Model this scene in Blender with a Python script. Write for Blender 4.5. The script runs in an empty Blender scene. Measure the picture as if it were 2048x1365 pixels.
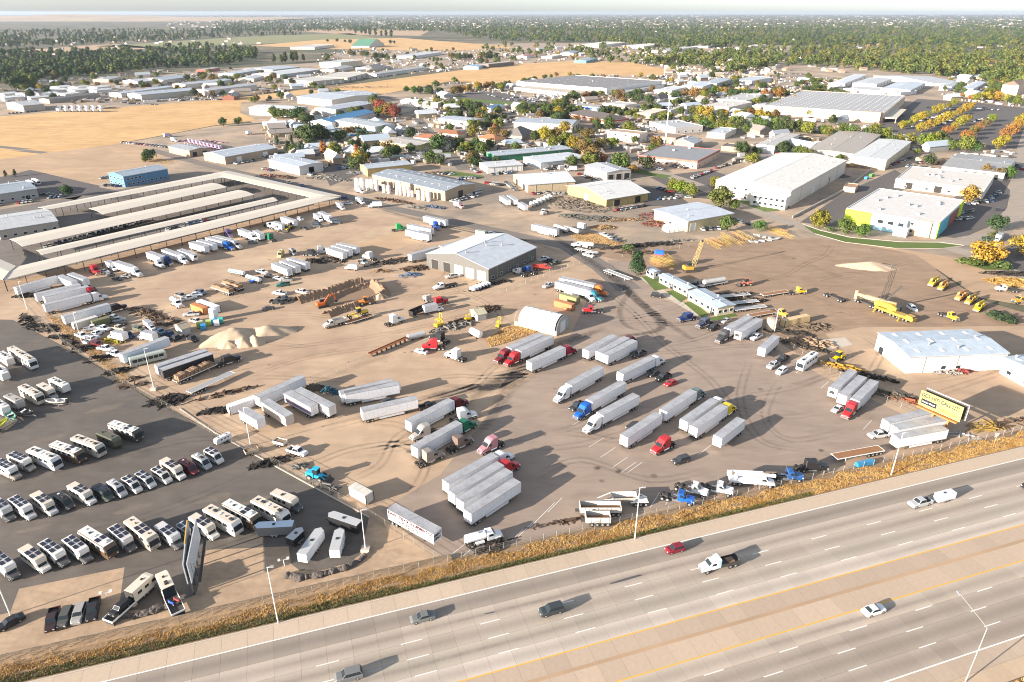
import bpy, bmesh, math, random
from mathutils import Vector, Matrix
R = math.radians
random.seed(7)
S = bpy.context.scene
COL = S.collection

# ------------------------------------------------------------ camera, sky, sun, exposure
FPX, HOR, CAMH = 1380.0, 24.0, 105.0           # lens in photo pixels, horizon row, metres above the ground
PITCH = math.atan((682.5-HOR)/FPX)
cam_d = bpy.data.cameras.new('camera'); cam = bpy.data.objects.new('camera',cam_d); COL.objects.link(cam)
cam.location = (0, 0, CAMH); cam.rotation_euler = (math.pi/2-PITCH, 0, 0)
cam_d.sensor_fit = 'HORIZONTAL'; cam_d.sensor_width = 36; cam_d.lens = 36*FPX/2048
cam_d.clip_start = 1; cam_d.clip_end = 90000
S.camera = cam
SUN_AZ, SUN_EL = R(210), R(14.3)               # where the sun stands, counted from +x
W = bpy.data.worlds.new('World'); S.world = W; W.use_nodes = True
nt = W.node_tree; nt.nodes.clear()
wo = nt.nodes.new('ShaderNodeOutputWorld'); bg = nt.nodes.new('ShaderNodeBackground'); sk = nt.nodes.new('ShaderNodeTexSky')
sk.sky_type = 'NISHITA'; sk.sun_disc = False; sk.sun_elevation = SUN_EL; sk.sun_rotation = math.pi/2-SUN_AZ
sk.air_density = 1.0; sk.dust_density = 1.6; sk.ozone_density = 1.5; sk.altitude = 800
bg.inputs['Strength'].default_value = 0.08
hs = nt.nodes.new('ShaderNodeHueSaturation'); hs.inputs['Saturation'].default_value = 0.36   # a milky, hazy autumn sky
nt.links.new(sk.outputs[0], hs.inputs['Color']); tn = nt.nodes.new('ShaderNodeVectorMath'); tn.operation = 'MULTIPLY'; tn.inputs[1].default_value = (.95, 1.0, 1.07)
nt.links.new(hs.outputs[0], tn.inputs[0]); nt.links.new(tn.outputs[0], bg.inputs['Color']); nt.links.new(bg.outputs[0], wo.inputs['Surface'])
sd = bpy.data.lights.new('sun','SUN'); sd.energy = 4.6; sd.angle = R(0.53); sd.color = (1.0, 0.87, 0.74)
sun = bpy.data.objects.new('sun',sd); COL.objects.link(sun)
sun.rotation_euler = Vector((-math.cos(SUN_EL)*math.cos(SUN_AZ), -math.cos(SUN_EL)*math.sin(SUN_AZ), -math.sin(SUN_EL))).to_track_quat('-Z','Y').to_euler()
vs = S.view_settings; vs.view_transform = 'Standard'; vs.look = 'None'; vs.gamma = 1; vs.use_curve_mapping = False
vs.exposure = 1.78
S.render.engine = 'CYCLES'
S.cycles.use_denoising = True; S.cycles.filter_width = 1.05
S.cycles.max_bounces = 4; S.cycles.diffuse_bounces = 2; S.cycles.glossy_bounces = 2; S.cycles.transparent_max_bounces = 6
S.cycles.transmission_bounces = 2; S.cycles.volume_bounces = 0; S.cycles.caustics_reflective = False; S.cycles.caustics_refractive = False

# ------------------------------------------------------------ survey: photo pixel -> point at height z on the flat site
def at(px, py, z=0.0):
    u = (px-1024)/FPX; v = (682.5-py)/FPX
    d = Vector((u, math.cos(PITCH)+v*math.sin(PITCH), -math.sin(PITCH)+v*math.cos(PITCH)))
    t = (z-CAMH)/d.z
    return Vector((d.x*t, d.y*t, z))
SHEETS = dict(P0=(0,0,1.0), Z1=(220,1020,.15385), Z3=(1560,560,.14648), Z4=(1150,440,.21973), Z5=(1080,180,.13672))
OX = [0, 0, 510, 1020, 1528]; OY = dict(A=0, B=240, C=480, D=730, E=980)
def cr(code, x, y):                            # survey sheet code + sheet coordinates -> photo pixel
    if code in SHEETS: ox, oy, k = SHEETS[code]; return (ox+x*k, oy+y*k)
    k = 0.282 if code[0] == 'E' else 0.25391
    return (OX[int(code[1])]+x*k, OY[code[0]]+y*k)
def pt(code, x, y, z=0.0): return at(*cr(code, x, y), z)
HA = R(18); HD = Vector((math.cos(HA), math.sin(HA), 0)); HN = Vector((-HD.y, HD.x, 0))
def hw(s, n, z=0.0): return HD*s+HN*n+Vector((0, 0, z))   # along / across the motorway

# ------------------------------------------------------------ materials
MATS = {}
def nd(t, kind, **kw):
    n = t.nodes.new(kind)
    for k, v in kw.items():
        if k.startswith('i_'): n.inputs[k[2:].replace('_',' ')].default_value = v
        else: setattr(n, k, v)
    return n
def mat(name, col=None, rough=0.6, metal=0.0, var=0.12, scale=0.6, objcol=False, bump=0, bscale=8, col2=None, spec=0.4, extra=None, detail=5):
    """colour (or the object's own colour) mottled by two noises, optional fine relief"""
    m = bpy.data.materials.new(name); m.use_nodes = True; t = m.node_tree; L = t.links
    b = t.nodes['Principled BSDF']; b.inputs['Roughness'].default_value = rough; b.inputs['Metallic'].default_value = metal
    b.inputs['Specular IOR Level'].default_value = spec
    tc = nd(t, 'ShaderNodeTexCoord'); co = tc.outputs['Object']
    if objcol:
        oi = nd(t, 'ShaderNodeObjectInfo'); c0 = oi.outputs['Color']
    else:
        rgb = nd(t, 'ShaderNodeRGB'); rgb.outputs[0].default_value = (*col, 1); c0 = rgb.outputs[0]
    n1 = nd(t, 'ShaderNodeTexNoise',i_Scale=scale, i_Detail=detail, i_Roughness=0.6); L.new(co, n1.inputs['Vector'])
    if col2:
        rp = nd(t, 'ShaderNodeValToRGB'); rp.color_ramp.elements[0].position = 0.38; rp.color_ramp.elements[1].position = 0.62
        L.new(n1.outputs['Fac'], rp.inputs[0])
        mx0 = nd(t, 'ShaderNodeMix',data_type='RGBA'); L.new(rp.outputs[0], mx0.inputs['Factor']); L.new(c0, mx0.inputs['A']); mx0.inputs['B'].default_value = (*col2, 1)
        c0 = mx0.outputs['Result']
    mr = nd(t, 'ShaderNodeMapRange'); mr.inputs['From Min'].default_value = 0.25; mr.inputs['From Max'].default_value = 0.75
    mr.inputs['To Min'].default_value = 1-var; mr.inputs['To Max'].default_value = 1+var
    n2 = nd(t, 'ShaderNodeTexNoise',i_Scale=scale*5.3, i_Detail=4.0); L.new(co, n2.inputs['Vector']); L.new(n2.outputs['Fac'], mr.inputs['Value'])
    mx = nd(t, 'ShaderNodeVectorMath',operation='SCALE'); L.new(c0, mx.inputs[0]); L.new(mr.outputs[0], mx.inputs['Scale'])
    out = mx.outputs[0]
    if extra: out = extra(t, co, out, b)
    L.new(out, b.inputs['Base Color'])
    if bump:
        nb = nd(t, 'ShaderNodeTexNoise',i_Scale=bscale, i_Detail=3.0); L.new(co, nb.inputs['Vector'])
        bp = nd(t, 'ShaderNodeBump',i_Strength=bump, i_Distance=0.1); L.new(nb.outputs['Fac'], bp.inputs['Height']); L.new(bp.outputs[0], b.inputs['Normal'])
    MATS[name] = m
    return m
def ribs(period, axis, strength=0.35, lines=None, lstr=0.8):
    """standing seams or corrugation: relief (and thin seams) every `period` metres along a local axis"""
    def f(t, co, c, b):
        L = t.links
        sp = nd(t, 'ShaderNodeSeparateXYZ'); L.new(co, sp.inputs[0])
        if axis == 'XY':
            ad = nd(t, 'ShaderNodeMath',operation='ADD'); L.new(sp.outputs['X'], ad.inputs[0]); L.new(sp.outputs['Y'], ad.inputs[1]); s0 = ad.outputs[0]
        else: s0 = sp.outputs[axis]
        dv = nd(t, 'ShaderNodeMath',operation='DIVIDE'); L.new(s0, dv.inputs[0]); dv.inputs[1].default_value = period
        fr = nd(t, 'ShaderNodeMath',operation='FRACT'); L.new(dv.outputs[0], fr.inputs[0])
        gt = nd(t, 'ShaderNodeMath',operation='GREATER_THAN'); L.new(fr.outputs[0], gt.inputs[0]); gt.inputs[1].default_value = 0.9
        bp = nd(t, 'ShaderNodeBump',i_Strength=strength, i_Distance=0.06); L.new(gt.outputs[0], bp.inputs['Height']); L.new(bp.outputs[0], b.inputs['Normal'])
        k = nd(t, 'ShaderNodeMapRange'); L.new(gt.outputs[0], k.inputs['Value']); k.inputs['To Min'].default_value = 1; k.inputs['To Max'].default_value = lstr
        v = nd(t, 'ShaderNodeVectorMath',operation='SCALE'); L.new(c, v.inputs[0]); L.new(k.outputs[0], v.inputs['Scale'])
        return v.outputs[0]
    return f
def rust(amount=0.62, colr=(0.23, 0.11, 0.05)):
    def f(t, co, c, b):
        L = t.links
        n = nd(t, 'ShaderNodeTexNoise',i_Scale=0.35, i_Detail=7.0, i_Roughness=0.7); L.new(co, n.inputs['Vector'])
        r = nd(t, 'ShaderNodeValToRGB'); r.color_ramp.elements[0].position = amount; r.color_ramp.elements[1].position = amount+0.12; L.new(n.outputs['Fac'], r.inputs[0])
        m = nd(t, 'ShaderNodeMix',data_type='RGBA'); L.new(r.outputs[0], m.inputs['Factor']); L.new(c, m.inputs['A']); m.inputs['B'].default_value = (*colr, 1)
        return m.outputs['Result']
    return f
mat('paint',rough=0.32, objcol=True, var=0.06, scale=0.9, spec=0.5)
mat('trailer_skin',rough=0.42, objcol=True, var=0.09, scale=0.35, extra=ribs(1.22, 'X',0.2, lstr=0.88))
mat('trailer_roof',(0.44, 0.45, 0.47), rough=0.45, metal=0.25, var=0.12, scale=0.25, col2=(0.33, 0.33, 0.34))
mat('siding',rough=0.6, objcol=True, var=0.06, scale=0.15, extra=ribs(0.9, 'XY',0.5, lstr=0.86))
mat('stucco',rough=0.85, objcol=True, var=0.07, scale=0.2)
mat('metal_roof',rough=0.45, objcol=True, var=0.13, scale=0.08, extra=ribs(1.5, 'X',0.5, lstr=0.84))
mat('membrane_roof',rough=0.75, objcol=True, var=0.10, scale=0.09)
mat('tile_roof',rough=0.85, objcol=True, var=0.16, scale=1.2)
mat('canopy_roof',(0.55, 0.50, 0.42), rough=0.5, var=0.05, scale=0.1, extra=ribs(1.1, 'X',0.4, lstr=0.92))
mat('tyre',(0.022, 0.021, 0.020), rough=0.9, var=0.25)
mat('wheel_rim',(0.55, 0.55, 0.54), rough=0.35, metal=0.6, var=0.1)
mat('glass',(0.022, 0.030, 0.036), rough=0.12, var=0.05, spec=0.3)
mat('dark_steel',(0.055, 0.05, 0.046), rough=0.7, var=0.3, scale=1.5)
mat('black_plastic',(0.03, 0.03, 0.03), rough=0.6, var=0.1)
mat('chrome',(0.6, 0.6, 0.6), rough=0.22, metal=0.9, var=0.05)
mat('galvanised',(0.42, 0.42, 0.41), rough=0.5, metal=0.4, var=0.12, scale=2)
mat('lamp_glass',(0.75, 0.75, 0.72), rough=0.15, var=0.02)
mat('tail_glass',(0.35, 0.02, 0.02), rough=0.25, var=0.02)
mat('deck_wood',(0.26, 0.13, 0.06), rough=0.85, var=0.25, scale=1.2)
mat('lumber',(0.27, 0.18, 0.11), rough=0.85, var=0.35, scale=1.6, col2=(0.18, 0.11, 0.07))
mat('white_trim',(0.72, 0.71, 0.68), rough=0.55, var=0.05)
mat('door_panel',(0.66, 0.65, 0.62), rough=0.5, var=0.05, extra=ribs(0.6, 'Z',0.4, lstr=0.85))
mat('dark_opening',(0.035, 0.032, 0.03), rough=0.9, var=0.2)
mat('solar_panel',(0.012, 0.014, 0.03), rough=0.15, var=0.1, spec=0.8)
mat('concrete',(0.46, 0.41, 0.35), rough=0.9, var=0.1, scale=0.4)
mat('fence_wire',(0.20, 0.18, 0.15), rough=0.7, var=0.2)
mat('bark',(0.09, 0.065, 0.045), rough=0.95, var=0.3, scale=2)
mat('machine',rough=0.45, objcol=True, var=0.12, scale=0.8, extra=rust(0.66))
mat('scrap',rough=0.85, objcol=True, var=0.35, scale=1.3)
mat('fabric_cover',(0.78, 0.77, 0.73), rough=0.6, var=0.05, scale=0.3)
mat('rock',(0.10, 0.085, 0.075), rough=0.95, var=0.35, scale=1.2, bump=0.5, bscale=3)
mat('white_marking',(0.70, 0.69, 0.66), rough=0.8, var=0.12, scale=1.5)
mat('yellow_marking',(0.62, 0.36, 0.05), rough=0.8, var=0.12, scale=1.5)
def leaf_mat():
    m = bpy.data.materials.new('leaves'); m.use_nodes = True; t = m.node_tree; L = t.links
    b = t.nodes['Principled BSDF']; b.inputs['Roughness'].default_value = 0.75; b.inputs['Specular IOR Level'].default_value = 0.15
    oi = nd(t, 'ShaderNodeObjectInfo'); g = nd(t, 'ShaderNodeNewGeometry')
    mr = nd(t, 'ShaderNodeMapRange'); mr.inputs['To Min'].default_value = 0.6; mr.inputs['To Max'].default_value = 1.45
    L.new(g.outputs['Random Per Island'], mr.inputs['Value'])
    v = nd(t, 'ShaderNodeVectorMath',operation='SCALE'); L.new(oi.outputs['Color'], v.inputs[0]); L.new(mr.outputs[0], v.inputs['Scale'])
    L.new(v.outputs[0], b.inputs['Base Color']); MATS['leaves'] = m
leaf_mat()

# ------------------------------------------------------------ mesh kit
class MB:
    def __init__(s): s.v = []; s.f = []; s.m = []
    def add(s, vs, fs, m=0):
        o = len(s.v); s.v += [tuple(v) for v in vs]; s.f += [tuple(i+o for i in f) for f in fs]; s.m += [m]*len(fs); return s
    def box(s, x0, x1, y0, y1, z0, z1, m=0):
        v = [(x0,y0,z0),(x1,y0,z0),(x1,y1,z0),(x0,y1,z0),(x0,y0,z1),(x1,y0,z1),(x1,y1,z1),(x0,y1,z1)]
        return s.add(v, [(0,3,2,1),(4,5,6,7),(0,1,5,4),(1,2,6,5),(2,3,7,6),(3,0,4,7)], m)
    def loft(s, secs, m=0):
        """sections (x, half width, z0, z1, corner, inset at the top), front to back order free"""
        n = 6; vs = []
        for q in secs:
            x, hwid, z0, z1, r, t = (list(q)+[0.1, 0.0])[:6] if len(q) < 6 else q
            vs += [(x,-hwid,z0),(x,hwid,z0),(x,hwid,z1-r-t*0.0),(x,hwid-r-t,z1),(x,-hwid+r+t,z1),(x,-hwid,z1-r)]
        fs = []
        for k in range(len(secs)-1):
            for j in range(n):
                a = k*n+j; b = k*n+(j+1) % n
                fs.append((a, b, b+n, a+n))
        fs.append(tuple(range(n))[::-1]); fs.append(tuple(range((len(secs)-1)*n, len(secs)*n)))
        return s.add(vs, fs, m)
    def cyl(s, p0, p1, r0, r1=None, n=8, m=0, caps=True):
        r1 = r0 if r1 is None else r1
        p0 = Vector(p0); p1 = Vector(p1); d = (p1-p0).normalized()
        a = d.orthogonal().normalized(); b = d.cross(a); vs = []
        for p, r in ((p0, r0),(p1, r1)):
            for k in range(n):
                t = 2*math.pi*k/n; vs.append(p+(a*math.cos(t)+b*math.sin(t))*r)
        fs = [(k, (k+1) % n, n+(k+1) % n, n+k) for k in range(n)]
        if caps: fs += [tuple(range(n))[::-1], tuple(range(n, 2*n))]
        return s.add(vs, fs, m)
    def beam(s, p0, p1, w, h, m=0):
        p0 = Vector(p0); p1 = Vector(p1); d = (p1-p0).normalized()
        up = Vector((0,0,1)) if abs(d.z) < 0.95 else Vector((1,0,0))
        a = d.cross(up).normalized()*w/2; b = a.cross(d).normalized()*h/2; vs = []
        for p in (p0, p1): vs += [p-a-b, p+a-b, p+a+b, p-a+b]
        return s.add(vs, [(0,1,2,3),(7,6,5,4),(0,4,5,1),(1,5,6,2),(2,6,7,3),(3,7,4,0)], m)
    def quad(s, a, b, c, d, m=0): return s.add([a, b, c, d], [(0,1,2,3)], m)
    def prism(s, prof, y0, y1, m=0):
        n = len(prof)
        vs = [(x, y0, z) for x, z in prof]+[(x, y1, z) for x, z in prof]
        return s.add(vs, [tuple(range(n)), tuple(range(2*n-1, n-1, -1))]+[((k+1) % n, k, n+k, n+(k+1) % n) for k in range(n)], m)
    def mesh(s, name, *mats):
        me = bpy.data.meshes.new(name); me.from_pydata(s.v, [], s.f)
        for k in mats: me.materials.append(MATS[k])
        if len(mats) > 1: me.polygons.foreach_set('material_index',s.m)
        bm = bmesh.new(); bm.from_mesh(me); bmesh.ops.recalc_face_normals(bm, faces=bm.faces); bm.to_mesh(me); bm.free()
        return me
def new(name, data, parent=None, loc=(0,0,0), rz=0.0, color=None):
    o = bpy.data.objects.new(name, data); o.location = loc
    if rz: o.rotation_euler = (0, 0, rz)
    if parent: o.parent = parent
    if color: o.color = (*color, 1)
    COL.objects.link(o); return o
def tag(o, label, cat, group=None):
    o['label'] = label; o['category'] = cat
    if group: o['group'] = group
    return o
def struct(o, kind='structure'): o['kind'] = kind; return o
def spawn(name, proto, loc, rz, color, label, cat, group=None, sc=1.0, color2=None):
    """one thing: an Empty at its base that carries the parts of its kind (shared meshes)"""
    r = new(name, None, None, loc, rz); r.empty_display_size = 0.5
    if sc != 1.0: r.scale = sc if isinstance(sc, tuple) else (sc, sc, sc)
    made = []
    for (pn, me, pl, par, ck) in proto:
        c = color if ck == 1 else (color2 or color) if ck == 2 else None
        made.append(new(pn, me, made[par] if par is not None else r, pl, 0, c))
    return tag(r, label, cat, group)
ORD = ['first','second','third','fourth','fifth','sixth','seventh','eighth','ninth','tenth','eleventh','twelfth','thirteenth','fourteenth','fifteenth','sixteenth','seventeenth','eighteenth','nineteenth','twentieth']
def nth(i):
    if i < 20: return ORD[i]
    t = ['twenty','thirty','forty','fifty','sixty','seventy','eighty','ninety'][min(7, (i+1)//10-2)]
    return t+'-'+ORD[i % 10] if (i+1) % 10 else {'twenty':'twentieth','thirty':'thirtieth','forty':'fortieth','fifty':'fiftieth','sixty':'sixtieth','seventy':'seventieth','eighty':'eightieth','ninety':'ninetieth'}[t]
# ------------------------------------------------------------ the ground and its sheets
def tracks(scale, amt, ang=0.0):
    """wheel-worn streaks: stretched noise"""
    def f(t, co, c, b):
        L = t.links
        mp = nd(t, 'ShaderNodeMapping'); mp.inputs['Rotation'].default_value = (0, 0, ang); mp.inputs['Scale'].default_value = (0.25, 1.0, 1.0); L.new(co, mp.inputs['Vector'])
        n = nd(t, 'ShaderNodeTexNoise',i_Scale=scale, i_Detail=5.0, i_Distortion=1.2); L.new(mp.outputs[0], n.inputs['Vector'])
        r = nd(t, 'ShaderNodeMapRange'); r.inputs['From Min'].default_value = 0.3; r.inputs['From Max'].default_value = 0.7; r.inputs['To Min'].default_value = 1-amt; r.inputs['To Max'].default_value = 1+amt
        L.new(n.outputs['Fac'], r.inputs['Value'])
        v = nd(t, 'ShaderNodeVectorMath',operation='SCALE'); L.new(c, v.inputs[0]); L.new(r.outputs[0], v.inputs['Scale'])
        n3 = nd(t, 'ShaderNodeTexNoise',i_Scale=0.5, i_Detail=8.0, i_Roughness=0.75); L.new(co, n3.inputs['Vector'])
        r3 = nd(t, 'ShaderNodeValToRGB'); r3.color_ramp.elements[0].position = 0.70; r3.color_ramp.elements[1].position = 0.78; L.new(n3.outputs['Fac'], r3.inputs[0])
        d = nd(t, 'ShaderNodeMix',data_type='RGBA'); L.new(r3.outputs[0], d.inputs['Factor']); L.new(v.outputs[0], d.inputs['A'])
        v2 = nd(t, 'ShaderNodeVectorMath',operation='SCALE'); L.new(v.outputs[0], v2.inputs[0]); v2.inputs['Scale'].default_value = 0.62; L.new(v2.outputs[0], d.inputs['B'])
        return d.outputs['Result']
    return f
mat('far_land',(0.17, 0.135, 0.085), rough=0.95, var=0.3, scale=0.004, col2=(0.045, 0.06, 0.03), detail=8)
mat('district_ground',(0.23, 0.19, 0.15), rough=0.95, var=0.12, scale=0.02, col2=(0.40, 0.30, 0.21), detail=7, extra=tracks(0.2, 0.12, 0.5))
mat('yard_dirt',(0.42, 0.31, 0.21), rough=0.95, var=0.10, scale=0.03, col2=(0.36, 0.255, 0.175), detail=8, extra=tracks(0.16, 0.10, R(-35)), bump=0.25, bscale=2)
mat('lot_surface',(0.295, 0.23, 0.18), rough=0.92, var=0.08, scale=0.03, col2=(0.26, 0.205, 0.165), detail=8, extra=tracks(0.3, 0.10, R(50)))
mat('dark_asphalt',(0.105, 0.091, 0.079), rough=0.85, var=0.10, scale=0.05, col2=(0.125, 0.109, 0.094), extra=tracks(0.3, 0.12, R(-20)))
mat('crane_yard_dirt',(0.255, 0.178, 0.118), rough=0.95, var=0.10, scale=0.03, col2=(0.285, 0.20, 0.135), detail=8, extra=tracks(0.3, 0.12, R(20)))
mat('street_asphalt',(0.165, 0.145, 0.128), rough=0.9, var=0.10, scale=0.1, extra=tracks(0.3, 0.08, 0))
mat('street_concrete',(0.30, 0.255, 0.21), rough=0.9, var=0.08, scale=0.1, extra=tracks(0.3, 0.1, 0))
mat('car_park',(0.10, 0.09, 0.085), rough=0.9, var=0.10, scale=0.1)
mat('straw',(0.54, 0.345, 0.155), rough=0.95, var=0.10, scale=0.02, col2=(0.47, 0.29, 0.125), detail=8, extra=tracks(0.12, 0.12, R(25)))
mat('graded_earth',(0.42, 0.29, 0.18), rough=0.95, var=0.08, scale=0.02, col2=(0.36, 0.25, 0.16), detail=8, extra=tracks(0.1, 0.1, R(25)))
mat('green_field',(0.20, 0.20, 0.09), rough=0.95, var=0.12, scale=0.01, extra=tracks(0.05, 0.12, R(10)))
mat('sand_gravel',(0.40, 0.29, 0.195), rough=0.95, var=0.12, scale=0.12, col2=(0.34, 0.245, 0.165), detail=8, extra=tracks(0.5, 0.10, 0.6), bump=0.35, bscale=0.9)
mat('lawn',(0.085, 0.13, 0.025), rough=0.95, var=0.2, scale=0.4)
mat('verge_soil',(0.25, 0.17, 0.10), rough=0.95, var=0.2, scale=0.4)
mat('soil_heap',(0.23, 0.155, 0.10), rough=0.95, var=0.25, scale=0.5, bump=0.7, bscale=1.5)
mat('pale_gravel',(0.44, 0.34, 0.24), rough=0.95, var=0.12, scale=0.5, bump=0.5, bscale=3)
def flat(name, pts, z, m, kind='structure'):
    me = bpy.data.meshes.new(name); me.from_pydata([(p.x, p.y, z) for p in pts], [], [tuple(range(len(pts)))]); me.materials.append(MATS[m])
    bm = bmesh.new(); bm.from_mesh(me); bmesh.ops.triangulate(bm, faces=bm.faces)
    for f in bm.faces:
        if f.normal.z < 0: f.normal_flip()
    bm.to_mesh(me); bm.free()
    return struct(new(name, me), kind)
BAR = []
def sheet(name, px, z, m):
    if name in ('car_park','straw_field','graded_field','yard','storage_yard','crane_yard'): BAR.append([at(*p) for p in px])
    return flat(name, [at(*p) for p in px], z, m)
ROADS = []
def strip(name, px, width, z, m, world=False):
    P = [p if world else at(*p) for p in px]; n = len(P); lf = []; rt = []; ROADS.append((P, width))
    for i, p in enumerate(P):
        d = (P[min(i+1, n-1)]-P[max(i-1, 0)]).normalized(); s = Vector((-d.y, d.x, 0))*width/2
        lf.append(p+s); rt.append(p-s)
    return flat(name, lf+rt[::-1], z, m)
G = 32000
flat('ground',[Vector((-G, -900, 0)), Vector((G, -900, 0)), Vector((G, G, 0)), Vector((-G, G, 0))], -0.14, 'far_land')
sheet('district_ground',[(505,246),(440,215),(620,180),(760,190),(900,168),(1190,150),(1500,140),(2600,150),(2600,560),(2048,560),(1960,560),(1640,480),(1300,505),(1000,475),(760,425),(680,398),(450,345),(-300,520),(-300,300),(0,300),(240,288),(430,252)], -0.10, 'district_ground')
sheet('industrial_ground',[(-400,205),(0,195),(200,165),(420,140),(640,125),(780,150),(640,172),(430,200),(0,234),(-400,260)], -0.10, 'district_ground')
sheet('northern_lots',[(640,112),(900,88),(1300,85),(1600,92),(1540,118),(1300,125),(1010,128),(780,150)], -0.105, 'district_ground')
sheet('housing_ground',[(1200,152),(1330,130),(1700,120),(1990,135),(1990,172),(1500,160)], -0.105, 'district_ground')
sheet('straw_field',[(-400,262),(0,233),(330,208),(470,196),(620,178),(645,184),(482,206),(480,226),(515,241),(430,251),(240,287),(100,306),(0,319),(-400,372)], -0.07, 'straw')
sheet('straw_field',[(640,178),(850,150),(1010,129),(1160,122),(1260,124),(1335,140),(1320,153),(1180,150),(1040,163),(980,170),(900,163),(770,188),(700,186)], -0.07, 'straw')
sheet('straw_field',[(500,92),(640,80),(800,76),(1040,95),(900,102),(700,99)], -0.07, 'straw')
sheet('green_field',[(190,93),(520,72),(700,67),(760,78),(520,88),(330,98)], -0.08, 'green_field')
sheet('ploughed_field',[(-500,118),(0,104),(230,88),(320,97),(100,106),(-400,132)], -0.08, 'graded_earth')
sheet('graded_field',[(-400,372),(0,319),(240,287),(300,297),(330,312),(300,335),(180,372),(120,362),(50,345),(-300,402)], -0.065, 'graded_earth')
sheet('field',[(560,60),(700,57),(860,62),(840,72),(700,70)], -0.08, 'graded_earth')
sheet('storage_yard',[(-300,470),(440,345),(690,398),(620,425),(0,600),(-300,640)], -0.05, 'street_asphalt')
sheet('yard',[(-300,570),(30,560),(640,405),(700,398),(760,425),(1000,478),(1130,490),(1300,520),(1290,548),(1700,738),(2060,700),(2500,720),(2500,800),(2048,858),(880,1140),(735,1044),(440,874),(150,704),(30,644),(-300,640)], -0.03, 'yard_dirt')
sheet('truck_park',[(1120,712),(1175,600),(1225,545),(1215,520),(1260,525),(1330,600),(1480,655),(1640,750),(1860,855),(1900,868),(890,1128),(760,1022),(880,950),(1000,800)], -0.018, 'lot_surface')
sheet('crane_yard',[(1150,497),(1300,490),(1500,475),(1640,478),(1830,508),(1900,560),(1960,600),(2100,640),(2100,652),(1720,655),(1650,668),(1690,705),(1650,740),(1480,640),(1300,540)], -0.022, 'crane_yard_dirt')
sheet('gravel_lot',[(1630,650),(1720,648),(2100,646),(2600,640),(2600,740),(2060,712),(1700,748),(1650,705)], -0.026, 'yard_dirt')
sheet('gravel_apron',[(1640,474),(1830,503),(1945,522),(2100,590),(2100,620),(1960,596),(1900,556),(1830,509)], -0.016, 'graded_earth')
sheet('sand_strip',[(-400,1330),(-300,1225),(240,1115),(560,1060),(738,1030),(900,1125),(430,1222),(0,1325),(-400,1440)], -0.012, 'sand_gravel')
sheet('vehicle_lot',[(-300,632),(25,640),(150,705),(300,800),(430,867),(738,1036),(722,1108),(700,1125),(650,1140),(600,1142),(582,1128),(577,1093),(412,1100),(392,1190),(330,1216),(252,1222),(238,1214),(249,1135),(38,1178),(20,1225),(-300,1300)], -0.006, 'dark_asphalt')
strip('street',[(300,300),(440,337),(690,392),(790,418),(1010,466),(1140,495)], 9, -0.02, 'street_asphalt')
strip('street',[(1140,495),(1205,535),(1260,580)], 11, -0.012, 'street_asphalt')
strip('street',[(1230,318),(1380,365),(1470,402),(1560,440),(1660,470),(1780,489),(1890,490),(1990,470),(2040,415),(2040,330),(2060,262)], 11, -0.025, 'street_concrete')
strip('street',[(1890,492),(1960,515),(2060,560),(2200,600)], 9, -0.02, 'street_concrete')
strip('street',[(690,240),(830,230),(880,290),(930,340)], 10, -0.04, 'street_asphalt')
strip('street',[(560,172),(690,182),(830,205),(1000,222),(1240,300),(1330,345)], 11, -0.045, 'street_asphalt')
strip('street',[(1240,245),(1500,262),(1800,290),(2060,318)], 13, -0.04, 'street_asphalt')
strip('street',[(1990,300),(2040,258),(2100,225)], 14, -0.035, 'street_asphalt')
strip('lane',[(215,128),(310,143),(420,152)], 9, -0.06, 'street_concrete')
strip('lane',[(-60,288),(60,300),(30,300),(90,306)], 8, -0.05, 'street_asphalt')
strip('lane',[(0,100),(160,92),(330,78),(520,70)], 8, -0.06, 'graded_earth')
sheet('car_park',[(1745,262),(1835,198),(1950,205),(2100,222),(2060,300),(1870,285)], -0.03, 'car_park')
sheet('car_park',[(890,188),(1000,185),(1120,212),(1100,220),(1000,210),(940,213)], -0.03, 'car_park')
sheet('car_park',[(1300,355),(1420,340),(1500,365),(1440,400),(1380,395)], -0.035, 'car_park')
sheet('car_park',[(1900,400),(1985,350),(2020,380),(2010,440),(1920,478),(1870,470)], -0.03, 'car_park')
sheet('car_park',[(1600,445),(1690,385),(1790,340),(1830,365),(1740,420),(1680,455)], -0.03, 'car_park')
sheet('car_park',[(1960,520),(2060,470),(2110,500),(2060,548)], -0.015, 'car_park')
sheet('car_park',[(1270,372),(1340,380),(1390,415),(1290,412)], -0.03, 'car_park')
sheet('car_park',[(640,335),(700,318),(730,345),(660,372)], -0.035, 'car_park')
sheet('car_park',[(0,355),(60,340),(200,372),(150,400),(0,385)], -0.05, 'car_park')
sheet('car_park',[(150,365),(300,395),(230,400),(120,385)], -0.045, 'car_park')
for i, q in enumerate([[(1283,553),(1315,552),(1338,577),(1310,582)], [(1332,583),(1352,580),(1375,595),(1362,605)], [(1367,606),(1388,602),(1418,630),(1406,638),(1390,625)], [(1412,636),(1470,627),(1475,632),(1425,643)]]):
    sheet('lawn',q, 0.004, 'lawn')
sheet('lawn',[(1605,450),(1640,462),(1700,476),(1800,485),(1880,486),(1925,492),(1880,497),(1790,496),(1690,484),(1630,468)], -0.01, 'lawn')
sheet('lawn',[(1455,388),(1500,397),(1545,410),(1560,422),(1530,424),(1480,405)], -0.02, 'lawn')
sheet('lawn',[(1905,520),(1960,515),(2020,530),(2025,540),(1970,540)], -0.01, 'lawn')
sheet('lawn',[(590,284),(640,280),(660,290),(600,292)], -0.03, 'lawn')
sheet('lawn',[(735,312),(790,310),(830,305),(930,300),(920,306),(800,318)], -0.03, 'lawn')
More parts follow.
